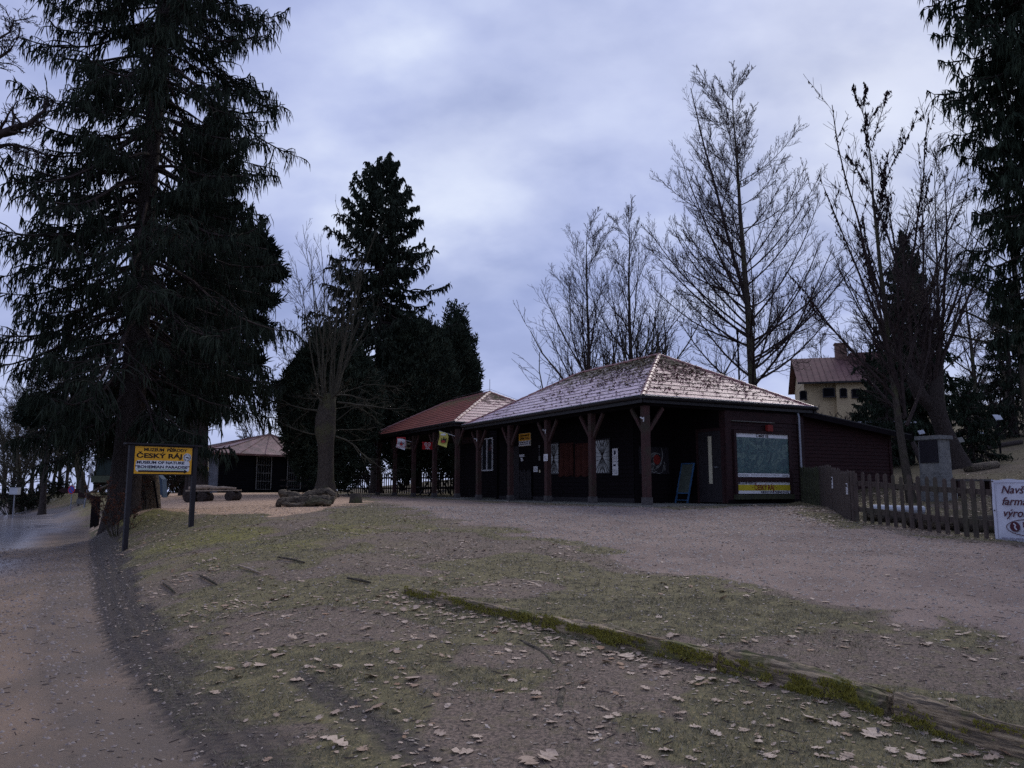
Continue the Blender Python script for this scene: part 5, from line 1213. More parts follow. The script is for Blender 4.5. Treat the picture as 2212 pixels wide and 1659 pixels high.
def build_timber(a, b_, w, h, lbl, seed):
    a = Vector(a); b_ = Vector(b_); d = (b_ - a); L = d.length; d.normalize(); s_ = Vector((-d.y, d.x, 0)).normalized(); rr_ = random.Random(seed)
    n = max(12, int(L / .05)); prof = [(-.5, -.45), (-.5, .0), (-.48, .35), (-.40, .5), (-.12, .50), (.08, .44), (.30, .50), (.46, .42), (.5, .1), (.5, -.45)]; K = len(prof); mb = MB()
    offs = [rr_.uniform(0, 9) for _ in prof]
    for i in range(n + 1):
        p = a.lerp(b_, i / n); z = Hs(p.x, p.y)
        base = h * .30 + .012 * math.sin(i * .11 + seed)
        for j, (x, y) in enumerate(prof):
            nzv = .10 * math.sin(i * .23 + offs[j]) + .07 * math.sin(i * .71 + offs[j] * 2.3) + rr_.uniform(-.05, .05)
            end = 1 - .35 * max(0, 1 - i / 3) * rr_.random() - .35 * max(0, 1 - (n - i) / 3) * rr_.random()
            q = p + s_ * (x * w * (1 + nzv * .6) * end + .01 * math.sin(i * .05 + seed)); zz_ = z + base + y * h * (1 + nzv * (1.3 if y > 0 else .1)) * end
            mb.v.append((q.x, q.y, zz_))
    for i in range(n):
        for j in range(K): mb.f.append((i * K + j, i * K + (j + 1) % K, (i + 1) * K + (j + 1) % K, (i + 1) * K + j))
    mb.f.append(tuple(reversed(range(K)))); mb.f.append(tuple(range(n * K, n * K + K)))
    for _ in range(int(L * 2.2)):
        c0 = rr_.uniform(0, L * .8); ll = rr_.uniform(.25, .9); off = rr_.uniform(-.38, .38) * w; hh_ = h * rr_.uniform(.62, .80)
        p = a + d * c0 + s_ * off; q = a + d * min(c0 + ll, L) + s_ * (off + rr_.uniform(-.012, .012)); p.z = Hs(p.x, p.y) + hh_; q.z = Hs(q.x, q.y) + hh_ + rr_.uniform(-.008, .008)
        mb.bar(p, q, rr_.uniform(.006, .02), rr_.uniform(.01, .03))
    o = mb.build('timber_edging', M['beamwood'], None, False); setp(o, lbl, 'timber')
    return a, b_, d, s_, L
TB = []
for k in range(4):
    a, b_ = BEAM[k], BEAM[k + 1]; ov = (b_ - a).normalized() * .03
    TB.append(build_timber(a + ov * (1 if k else 0), b_ - ov, [.10, .13, .15, .16][k], [.10, .14, .17, .19][k], beam_lb[k], k + 5) + ([.10, .13, .15, .16][k],))
# moss on the left shoulder of the timbers
def tufts(P, hmin, hmax, wd):
    n = len(P); a = rng.uniform(0, 2 * PI, n); la = rng.uniform(0, 2 * PI, n); h = rng.uniform(hmin, hmax, n); ln = rng.uniform(0, .9, n) * h
    p0 = P.copy(); p0[:, 0] -= np.cos(a) * wd; p0[:, 1] -= np.sin(a) * wd; p1 = P.copy(); p1[:, 0] += np.cos(a) * wd; p1[:, 1] += np.sin(a) * wd
    p2 = P.copy(); p2[:, 0] += np.cos(la) * ln; p2[:, 1] += np.sin(la) * ln; p2[:, 2] += h
    return np.stack([p0, p1, p2], 1).reshape(-1, 3), [np.arange(3 * n).reshape(-1, 3)]
mp_pts = []
for ti, (a, b_, d, s_, L, w_) in enumerate(TB):
    n = int(17000 * L / 3 * [.45, .9, 1.4, 1.0][ti]); t = rng.random(n) * L; c_ = rng.random(n)
    ax = np.array(a)[None, :2] + t[:, None] * np.array(d)[None, :2]
    cov = fnoise(t + ti * 10, c_ * .9, .30, 60) * .75 + fnoise(t + ti * 10, c_ * .5 + 9, .07, 66) * .25 + .10 * (rng.random(n) - .5)
    keep = (cov > np.where(c_ > .60, .64, .50)); ax = ax[keep]; c_ = c_[keep]; t = t[keep]
    # c 0..1 runs from the ground on the left side over the shoulder to the top
    sx_ = np.where(c_ < .55, .5 * w_ + .03 * (1 - c_ / .55), .5 * w_ - (c_ - .55) / .45 * w_ * .8); hz_ = np.where(c_ < .55, c_ / .55 * w_ * .80, w_ * .86)
    side_s = 1 if (s_.x * -1 + s_.y * -1) > 0 else -1
    xy = ax + sx_[:, None] * np.array(s_)[None, :2] * side_s
    z = H(xy[:, 0], xy[:, 1]) + hz_
    mp_pts.append(np.column_stack([xy, z]))
V, Fs = tufts(np.concatenate(mp_pts), .008, .026, .006)
setp(np_mesh('moss', V, Fs, M['moss']), 'bright yellow green moss growing on the timber edging', 'moss', kind='stuff')
# small sunk sticks on the bank
for k, (a, b_, lb) in enumerate((((352, 1262), (378, 1284), 'thin sunk edging stick nearest the road'), ((432, 1246), (468, 1266), 'thin edging stick, second from the road'), ((516, 1224), (562, 1241), 'pale round edging stick, third from the road'), ((600, 1206), (658, 1218), 'pale edging stick farthest from the road'), ((750, 1252), (800, 1262), 'nearly buried edging stick in the middle of the lawn'))):
    p, q = gp(*a, .02), gp(*b_, .02); setp(MB().tube([p, p.lerp(q, .5) + UP * .008, q], [.012, .018, .012], 8, True, 1, .12, k).build('edging_stick', M['palewood' if k == 2 else 'oldwood'], None, True), lb, 'stick')
# surface roots
for k, (pts, lb) in enumerate((([(1085, 1370), (1130, 1385), (1170, 1405), (1195, 1430), (1204, 1450)], 'mossy surface root bending down beside the timber edging'), ([(1210, 1462), (1216, 1490), (1208, 1520), (1222, 1552)], 'grey surface root below the mossy one'))):
    P = [gp(*p, -.004) for p in pts]; P[0].z -= .03; P[-1].z -= .03
    setp(MB().tube(P, [.006, .020, .026, .022, .006][:5] if len(P) > 4 else [.006, .022, .024, .006], 9, True, .8, .12, k + 4).build('tree_root', M['oldwood'], None, True), lb, 'root')
# ------------------------------------------------------------------ things on the right slope
def log_on(px0, px1, py, Y, r_, name, label, m_='bark', dz=0):
    a, b_ = gd(px0, Y), gd(px1, Y + .6); a.z += r_ * .7; b_.z += r_ * .7
    o = thing(name, label, 'log', a); MB().tube([a, a.lerp(b_, .5), b_], [r_, r_ * .95, r_ * .85], 12, True, 1, .06, int(px0)).build('log_bark', M[m_], o, True)
    MB().tube([b_, b_ + (b_ - a).normalized() * .01], [r_ * .8, r_ * .8], 12).build('cut_end', M['postfoot'], o); return o
log_on(2092, 2157, 1001, 27.5, .16, 'fallen_log', 'thick round log lying right of the memorial pillar', 'oldwood')
log_on(2050, 2215, 970, 36, .13, 'terrace_log', 'long thin log edging the leafy terrace on the right slope', 'bark')
log_on(1935, 2000, 1020, 24, .08, 'terrace_log', 'thin edging log between the annex and the memorial pillar', 'bark')
q = gd(1995, 23.5); a = at(1972, 956, 23.5); b_ = at(2012, 1000, 22.5); b_.z = Hs(b_.x, b_.y)
setp(MB().tube([a, b_], [.07, .09], 9, True, 1, .05, 3).build('leaning_log', M['bark']), 'dark log leaning down to the left of the memorial pillar', 'log')
q = gd(2078, 20.8); tb = thing('low_bench', 'low wooden bench with grey top right of the memorial pillar', 'bench', q); f = Fr(q, (1, .1, 0), (-.1, 1, 0), UP)
MB().box(f, -.25, .75, -.2, .2, .40, .45).build('seat', M['postfoot'], tb)
for x in (-.2, .68): MB().box(f, x - .03, x + .05, -.18, .18, 0, .40).build('leg', M['redwood'], tb)
r_ = random.Random(31)
for k in range(6):
    q = gd([1905, 1960, 2010, 2060, 2110, 2140][k], [16.8, 16.4, 15.6, 15.2, 15.0, 16.2][k]); Lg = [.8, 1.3, 1.0, 1.4, .9, 1.1][k]; an_ = [.1, -.2, .15, .0, -.1, .3][k]
    dv = Vector((math.cos(an_), math.sin(an_), 0)) * Lg / 2; rr_ = [.09, .08, .11, .10, .12, .09][k]
    a, b_ = q - dv, q + dv; a.z = Hs(a.x, a.y) + rr_; b_.z = Hs(b_.x, b_.y) + rr_
    m_ = 'oldwood' if k in (0, 3) else 'bark2'
    setp(MB().tube([a, a.lerp(b_, .5), b_], [rr_, rr_ * 1.05, rr_ * .9], 10, True, 1, .12, k).build('garden_log', M[m_], None, True),
         ['short pale log behind the pickets nearest the corner post', 'mossy log lying behind the pickets below the slim tree', 'thick dark log behind the pickets below the memorial', 'long pale log behind the pickets right of the memorial', 'stout dark log behind the last pickets before the banner', 'dark log half hidden behind the white banner'][k], 'log')
# birch log (white) behind pickets
q = gd(1915, 17.6); a, b_ = q + Vector((-.35, 0, .17)), q + Vector((.75, -.1, .15)); setp(MB().tube([a, b_], [.10, .09], 12, True, 1, .05, 2).build('birch_log', M['snow']), 'white birch log lying behind the pickets', 'log')
# info lecterns
for (px, py, Y, sc1, lb) in ((2118, 970, 33, 1, 'white slanted info lectern, left of the three by the wooden lookout'), (2152, 962, 37, 1, 'upper white info plate on the dark post below the lookout'), (2155, 985, 34, 1.1, 'lower white slanted info plate on the right slope'), (2073, 990, 29, 1, 'pale green info lectern in front of the low spruce'), (1840 + 150, 978, 26, .7, 'small white info plate between slim tree and memorial')):
    P = at({2118: 2118, 2152: 2152, 2155: 2156, 2073: 2073, 1990: 1990}[px] - (0), {970: 952 - 12 - 3, 962: 900, 985: 903, 990: 951, 978: 934}[py] + 0, Y)
    o = thing('info_lectern', lb, 'info board', (P.x, P.y, Hs(P.x, P.y))); tl = Vector((1, .15, .18 if px != 2152 else 0)).normalized(); f = Fr(P, tl, Vector((-.1, .55, .8)), None); f.n = f.r.cross(f.u).normalized(); 
    w_ = .15 * sc1; h_ = .11 * sc1; MB().box(f, -w_, w_, -h_, h_, 0, .02).build('panel', M['snow' if px != 2073 else 'concrete'], o)
    zg_ = Hs(P.x, P.y); MB().box(Fr((P.x, P.y + .03, 0), (1, 0, 0), (0, 1, 0), UP), -.03, .03, -.03, .03, zg_ - .1, P.z - .02).build('post', M['darkwood'], o)
# wooden lookout / feeder shelter on the slope
P = at(2163, 925, 42); zg_ = Hs(P.x, P.y); zr = zat(884, P); zb2 = zat(914, P)
o = thing('garden_shelter', 'small open wooden shelter with flat plank roof high on the right slope', 'shelter', (P.x, P.y, zg_)); f = Fr((P.x, P.y, 0), (1, .1, 0), (-.1, 1, 0), UP)
MB().box(f, -1.0, .75, -.6, .6, zr, zr + .10).build('roof', M['oldwood'], o)
for x, y in ((-.6, -.45), (.55, -.45), (-.6, .45), (.55, .45)): MB().box(f, x - .06, x + .06, y - .06, y + .06, zg_ - .1, zr).build('post', M['oldwood'], o)
MB().box(f, -.95, .7, -.5, -.44, zb2 - .12, zb2).box(f, -.95, .7, .44, .5, zb2 - .12, zb2 + .6).build('rail', M['oldwood'], o)
# low shed roof behind the annex
P = at(1915, 915, 34); o = thing('low_shed', 'low shed with frosted white roof edge behind the sloping annex roof', 'shed', (P.x, P.y, Hs(P.x, P.y))); f = Fr((P.x, P.y, 0), (1, .05, 0), (-.05, 1, 0), UP)
MB().box(f, -1.4, 1.0, -.6, 1.6, P.z - .02, P.z + .05).build('roof', M['snow'], o); MB().box(f, -1.3, .9, -.5, 1.5, Hs(P.x, P.y) - .2, P.z - .02).build('wall', M['darkwood'], o)
# ------------------------------------------------------------------ yellow house on the hill
HY = 62; hA = at(1737, 828, HY); hz_e = hA.z; hr = Vector((.968, -.25, 0)).normalized(); hb = Vector((-hr.y, hr.x, 0))
ho = thing('yellow_house', 'ochre yellow house with purplish sheet roof on the hill behind the museum', 'house', (hA.x, hA.y, Hs(hA.x, hA.y)))
f = Fr((hA.x, hA.y, 0), hr, UP, -hb); HW, HD = 9.0, 7.5; zg_ = hz_e - 6
MB().prism(Fr((hA.x, hA.y, 0), hr, hb, UP), [(0, .25), (2.35, .25), (2.35, -.12), (HW, -.12), (HW, HD), (0, HD)], zg_, hz_e).build('wall', M['plaster'], ho)
zr = zat(775, hA + hb * HD / 2 + Vector((0, HD / 2, 0)) * 0)
fg = Fr((hA.x, hA.y, 0), hb, UP, -hr); MB().prism(fg, [(.25, hz_e), (HD, hz_e), (HD / 2 + .1, zr - .1)], -.0, .02).build('gable', M['plaster'], ho)
mb = MB(); e0 = f(-.55, hz_e + .0, .55); e1 = f(HW + .5, hz_e + .0, .55); e2 = f(HW + .5, hz_e, -HD - .4); e3 = f(-.55, hz_e, -HD - .4); r0 = f(-.55, zr, -HD / 2); r1 = f(HW + .5, zr, -HD / 2)
mb.quad(e0, e1, r1, r0); mb.quad(e2, e3, r0, r1)
for k in range(1, 22): mb.bar(e0.lerp(e1, k / 22) + UP * .02, r0.lerp(r1, k / 22) + UP * .02, .03, .05)
rf = mb.build('roof', M['houseroof'], ho)
MB().bar(e0 - UP * .05, e1 - UP * .05, .1, .14).build('gutter', M['gutter'], ho)
c_ = Fr(r0.lerp(r1, .0) + hr * 4.0, hr, hb, UP); MB().box(c_, -.45, .45, -.35, .35, -1.2, 1.05).box(c_, -.52, .52, -.42, .42, 1.05, 1.16).build('chimney', M['brick'], rf)
c_ = Fr(r0 + hr * 6.2, hr, hb, UP)
MB().box(c_, -1.7, 2.4, -1.5, .5, -1.0, .1).build('dormer', M['houseroof'], rf)
for (pa, pb, ya, yb) in ((1749.5, 1761.5, 845, 861), (1800, 1823, 840, 856.5), (1838, 1850, 841, 857), (1864, 1880, 842, 858)):
    def hx(px): k = (px - 1106) / (FOC / CP) * .985; return (k * hA.y - hA.x) / (hr.x - k * hr.y)
    x0, x1 = hx(pa), hx(pb); d0 = -.25 if pa < 1790 else .12; Pq = f((x0 + x1) / 2, 0); z0, z1 = zat(yb, Pq), zat(ya, Pq)
    wn = MB().box(f, x0 - .08, x1 + .08, z0 - .10, z0, d0, d0 + .12).box(f, x0 - .08, x0, z0, z1, d0, d0 + .05).box(f, x1, x1 + .08, z0, z1, d0, d0 + .05).box(f, x0, x1, z1, z1 + .08, d0, d0 + .05).build('window', M['blackpaint'], ho)
    MB().box(f, x0, x1, z0, z1, d0 - .02, d0 + .02).build('pane', M['dark'], wn)
# ------------------------------------------------------------------ road furniture far left
def pole(P, h, r_, m_='steel', par=None, lean=0): return MB().tube([P - UP * .1, P + UP * h + Vector((lean, 0, 0))], [r_, r_ * .9], 8).build('pole', M[m_], par)
P = gd(156, 45); o = thing('no_parking_sign', 'round blue no parking sign with red rim on a thin pole at the road bend', 'sign', P); zc_ = zat(1058, P)
pole(P, zc_ - P.z + .3, .035, par=o); f = Fr((P.x, P.y, 0), (1, -.3, 0), UP, None); f.n = f.r.cross(f.u); rs = 8 * 45 / 1695 * 1.15
pl = MB().disc(f, 0, zc_, rs, rs, .04, .05).build('plate', M['red'], o); M['signblue'] = mat('road sign blue', (.035, .06, .33), (.03, .05, .27), 4, .5, 0)
MB().disc(f, 0, zc_, rs * .80, rs * .80, .05, .056).build('blue_disc', M['signblue'], pl); MB().box(Fr(f(0, zc_, 0), f.r * .707 - UP * .707, f.r * .707 + UP * .707, f.n), -rs * .78, rs * .78, -rs * .09, rs * .09, .056, .06).build('red_slash', M['red'], pl)
P = gd(33, 43); o = thing('white_marker_post', 'thin pole with a white box at the left edge of the road', 'post', P); zc_ = zat(1061, P); pole(P, zc_ - P.z, .04, par=o)
MB().box(Fr((P.x, P.y, 0), (1, 0, 0), (0, 1, 0), UP), -.22, .22, -.15, .15, zc_ - .18, zc_ + .2).build('box', M['snow'], o)
P = gd(184, 44); o = thing('leaning_pole', 'slightly leaning grey metal pole right of the no parking sign', 'pole', P); pole(P, zat(1015, P) - P.z, .05, par=o, lean=.25); MB().tube([P + UP * (zat(1022, P) - P.z) + Vector((.24, 0, 0)), P + UP * (zat(1012, P) - P.z) + Vector((.26, 0, 0))], .12, 8).build('cap', M['snow'], o)
P = gd(172, 47); o = thing('direction_arrows', 'brown pointed direction boards on a post behind the no parking sign', 'sign', P); pole(P, 2.1, .06, 'postfoot', o)
f = Fr(P, (1, .2, 0), UP, None); f.n = f.r.cross(f.u); zc_ = zat(1061, P) - P.z
MB().prism(f, [(-1.15, zc_ + .05), (-.9, zc_ + .2), (0, zc_ + .12), (0, zc_ - .12), (-.9, zc_ - .1)], .06, .09).build('arrow_board', M['redwood'], o); MB().prism(f, [(0, zc_ - .05), (1.2, zc_ - .35), (1.3, zc_ - .55), (0, zc_ - .35)], .10, .13).build('arrow_board', M['redwood'], o)
MB().box(f, -.1, .35, zc_ - .75, zc_ - .45, .06, .08).build('pale_plate', M['granite'], o)
P = gd(212, 27); o = thing('notice_hut', 'dark green hutlike notice box behind the big spruce trunk', 'notice board', P); z0, z1 = zat(1027, P), zat(993, P); f = Fr((P.x, P.y, 0), (1, -.15, 0), UP, None); f.n = f.r.cross(f.u)
M['darkgreen'] = mat('dark green paint', (.014, .028, .022), (.01, .02, .016), 5, .7, .2, .003); M['olivepaint'] = mat('faded olive board', (.085, .10, .060), (.06, .072, .045), 5, .8, .2, .003)
MB().box(f, .04, .9, z0, z1, -.2, .2).build('box', M['darkgreen'], o); MB().box(f, -.02, .95, z1, z1 + .05, -.28, .28).build('roof', M['darkwood'], o); MB().box(f, .40, .50, P.z - .2, z0, -.05, .05).build('post', M['darkwood'], o)
z0, z1 = zat(1042, P), zat(1028, P); MB().box(f, -.12, .75, z0, z1, .20, .24).build('board', M['olivepaint'], o)
P = gd(207, 30); Q = gd(255, 24); o = thing('handrail', 'rough wooden handrail running from the road to the spruce trunk', 'railing', P)
for q, h in ((gd(205, 30), .95), (gd(214, 29), 1.0)): MB().box(Fr(q, (1, 0, 0), (0, 1, 0), UP), -.06, .06, -.06, .06, -.2, h + .1).build('post', M['darkwood'], o)
MB().bar(at(184, 1068, 30.4), at(240, 1045, 26.5), .07, .05).build('rail', M['oldwood'], o)
# carved trunk and boards seen below the sign panel
P = gd(322, 22.5); o = thing('carved_trunk', 'squat carved tree trunk behind the big sign with dry orange leaves beside it', 'carved trunk', P)
MB().tube([P - UP * .1, P + UP * .5, P + UP * .85, P + UP * 1.15, P + UP * 1.5], [.36, .30, .26, .22, .17], 12, True, 1, .12, 5).build('trunk', M['oldwood'], o, True)
MB().bar(P + Vector((.22, -.2, 1.0)), P + Vector((.50, -.35, 0)), .05, .03).bar(P + Vector((-.3, -.2, .95)), P + Vector((-.16, -.25, .78)), .03, .02).build('prop', M['darkwood'], o)
P = gd(297, 23.5); o = thing('pale_board', 'pale grey blue board on a post behind the left sign post', 'board', P); f = Fr((P.x, P.y, 0), (1, .1, 0), UP, None); f.n = f.r.cross(f.u); MB().box(f, -.18, .2, zat(1040, P), zat(1015, P), 0, .03).build('panel', M['greyboard'], o); MB().box(f, .2, .28, P.z - .1, zat(1010, P), -.04, .04).build('post', M['darkwood'], o)
P = gd(345, 24.5); M['tarp'] = mat('faded blue tarpaulin', (.045, .085, .14), (.03, .06, .10), 4, .7, .3, .01)
mb = MB(); a = at(335, 1018, 24.5); b_ = at(350, 1035, 24.3); c_ = at(352, 1075, 24.3); d_ = at(338, 1058, 24.5); o4 = Vector((.03, .25, 0))
V8 = [a, b_, c_, d_, a + o4, b_ + o4, c_ + o4, d_ + o4]; mb.v = [tuple(v) for v in V8]; mb.f = [(0, 1, 2, 3), (7, 6, 5, 4), (0, 4, 5, 1), (1, 5, 6, 2), (2, 6, 7, 3), (3, 7, 4, 0)]
o = setp(mb.build('blue_cover', M['tarp']), 'folded faded blue cover leaning behind the carved trunk', 'cover')
# ------------------------------------------------------------------ trees
def unit(v): return v / np.maximum(np.linalg.norm(v, axis=-1, keepdims=True), 1e-9)
def tube_np(P, Rr, n=4):
    """P (N,m,3), Rr (N,m) -> V, quads"""
    N_, m_, _ = P.shape
    T = np.empty_like(P); T[:, 1:-1] = P[:, 2:] - P[:, :-2]; T[:, 0] = P[:, 1] - P[:, 0]; T[:, -1] = P[:, -1] - P[:, -2]; T = unit(T)
    ref = np.zeros_like(T); ref[..., 2] = 1.0; bad = np.abs(T[..., 2]) > .93; ref[bad] = (1, 0, 0)
    a = unit(np.cross(T, ref)); b_ = np.cross(a, T)
    th = np.arange(n) * 2 * PI / n
    V = P[:, :, None, :] + Rr[:, :, None, None] * (a[:, :, None, :] * np.cos(th)[None, None, :, None] + b_[:, :, None, :] * np.sin(th)[None, None, :, None])
    idx = np.arange(N_ * m_ * n).reshape(N_, m_, n); nx_ = np.roll(idx, -1, axis=2)
    F_ = np.stack([idx[:, :-1], nx_[:, :-1], nx_[:, 1:], idx[:, 1:]], -1).reshape(-1, 4)
    return V.reshape(-1, 3), [F_]
def interp(P, Rr, t):
    """sample polylines at t (N,k) -> pos (N,k,3), tangent, radius"""
    m_ = P.shape[1]; x = t * (m_ - 1); i = np.clip(x.astype(int), 0, m_ - 2); f = (x - i)[..., None]; n = np.arange(P.shape[0])[:, None]
    A_, B_ = P[n, i], P[n, i + 1]
    return A_ * (1 - f) + B_ * f, unit(B_ - A_), Rr[n, i] * (1 - f[..., 0]) + Rr[n, i + 1] * f[..., 0]
def grow(rg, o, d, L, r0, m_=6, up=0.0, wig=.08, tip=.35, rmin=.003):
    """o,d (N,3), L,r0 (N,) -> polylines"""
    N_ = len(o); P = np.empty((N_, m_, 3)); P[:, 0] = o; cur = unit(d).copy(); st = (L / (m_ - 1))[:, None]
    upv = up if np.ndim(up) else np.full(N_, up)
    for k in range(1, m_):
        cur = cur + rg.normal(0, wig, (N_, 3)); cur[:, 2] += upv * (1.0 / (m_ - 1)); cur = unit(cur); P[:, k] = P[:, k - 1] + cur * st
    s = np.linspace(0, 1, m_)[None]; Rr = np.maximum(r0[:, None] * (1 - (1 - tip) * s), rmin)
    return P, Rr
def kids(rg, P, Rr, k, t0, t1, ang, lf, rf=.6, up=0.0, wig=.08, m_=5, taper=.6, rmin=.003, tip=.35, flat=None, minlen=.0, jit=.35):
    N_ = P.shape[0]; L0 = np.linalg.norm(np.diff(P, axis=1), axis=2).sum(1)
    t = t0 + (t1 - t0) * (np.arange(k)[None] + rg.random((N_, k))) / k
    pos, T, rr_ = interp(P, Rr, t)
    rv = rg.normal(0, 1, T.shape)
    if flat is not None: rv[..., 2] *= flat
    perp = unit(rv - T * (rv * T).sum(-1, keepdims=True))
    a = R(ang) * (1 + rg.uniform(-jit, jit, t.shape)); d = T * np.cos(a)[..., None] + perp * np.sin(a)[..., None]
    L = L0[:, None] * lf * (1 - taper * (t - t0) / max(t1 - t0, 1e-6)) * rg.uniform(.65, 1.25, t.shape)
    sh = pos.reshape(-1, 3); L = L.ravel(); keep = L > minlen
    r0 = np.minimum(rr_ * rf, 9).ravel()
    return grow(rg, sh[keep], d.reshape(-1, 3)[keep], L[keep], np.maximum(r0[keep], rmin), m_, up, wig, tip, rmin)
def wood(name, sets, material, parent, label=None):
    V, Fs = join([tube_np(P, Rr, n) for P, Rr, n in sets]); o = np_mesh(name, V, Fs, material, parent, True)
    if label: o['label'] = label
    return o
def trunkline(rg, base, Ht, r, m_=14, lean=(0, 0), wig=.03, flare=1.5, tip=.12):
    P = np.zeros((1, m_, 3)); s = np.linspace(0, 1, m_); P[0, :, 0] = base[0] + lean[0] * s + np.cumsum(rg.normal(0, wig, m_)) * s; P[0, :, 1] = base[1] + lean[1] * s + np.cumsum(rg.normal(0, wig, m_)) * s
    z = s ** 1.15 * Ht; P[0, :, 2] = base[2] - .15 + z
    Rr = r * (1 - (1 - tip) * s)[None] ; Rr = Rr.copy(); Rr[0, 0] *= flare; Rr[0, 1] *= 1 + (flare - 1) * .18
    return P, Rr
TREES = 'trees'
def bare_tree(name, label, base, Ht, r, seed, t0=.3, limbs=26, ang=55, lf=.42, up=.5, k2=11, k3=8, k4=0, mat_='twig', trunkmat='bark2', lean=(0, 0), rmin=.006, group=None, taper=.75, a2=42, l2=.42, l3=.45, wig=.06, fine=.006, cat='tree', extra=None, upt=.25, rf1=.42, rf2=.45, flare=1.5):
    rg = np.random.default_rng(seed); root = thing(name, label, cat, base, group)
    tr = trunkline(rg, base, Ht, r, lean=lean, flare=flare, tip=.04, wig=.05)
    wood('trunk', [(tr[0], tr[1], 10)], M[trunkmat], root)
    sets = []
    A1 = kids(rg, tr[0], tr[1], limbs, t0, 1.0, ang, lf, rf1, up, wig, 9, taper, rmin * 1.6, .25)
    if extra is not None:
        o_, d_, l_, r_ = extra; E1 = grow(rg, o_, d_, l_, r_, 9, up, wig, .2, rmin); A1 = (np.concatenate([A1[0], E1[0]]), np.concatenate([A1[1], E1[1]]))
    sets.append((A1[0], A1[1], 5))
    A2 = kids(rg, A1[0], A1[1], k2, .12, 1, a2, l2, rf2, upt, wig * 1.3, 6, .55, rmin, .35); sets.append((A2[0], A2[1], 4))
    A3 = kids(rg, A2[0], A2[1], k3, .1, 1, 40, l3, .6, upt, wig * 1.5, 4, .5, fine, .6, minlen=.05); sets.append((A3[0], A3[1], 3))
    if k4:
        A4 = kids(rg, A3[0], A3[1], k4, .15, 1, 38, .5, .7, .1, wig * 1.6, 3, .4, fine, .8, minlen=.05); sets.append((A4[0], A4[1], 3))
    wood('crown', sets, M[mat_], root)
    return root, sets
def fringe(rg, P, Rr, w0, jag=.45, cross=True):
    """narrow crossed ribbons of needles along polylines"""
    N_, m_, _ = P.shape
    T = np.empty_like(P); T[:, 1:-1] = P[:, 2:] - P[:, :-2]; T[:, 0] = P[:, 1] - P[:, 0]; T[:, -1] = P[:, -1] - P[:, -2]; T = unit(T)
    rv = rg.normal(0, 1, (N_, 1, 3)); a = unit(np.cross(T, np.broadcast_to(rv, T.shape))); b_ = np.cross(a, T)
    prof = np.ones(m_); prof[-1] = .12; prof[0] = .6
    out = []; o = 0; Fs = []
    for dr_ in ((a, b_) if cross else (a,)):
        wv = w0 * prof[None] * rg.uniform(1 - jag, 1 + jag, (N_, m_))
        V = np.stack([P + dr_ * wv[..., None], P - dr_ * wv[..., None]], 2).reshape(-1, 3)
        idx = np.arange(N_ * m_ * 2).reshape(N_, m_, 2) + o
        Fs.append(np.stack([idx[:, :-1, 0], idx[:, 1:, 0], idx[:, 1:, 1], idx[:, :-1, 1]], -1).reshape(-1, 4)); out.append(V); o += len(V)
    return np.concatenate(out), Fs
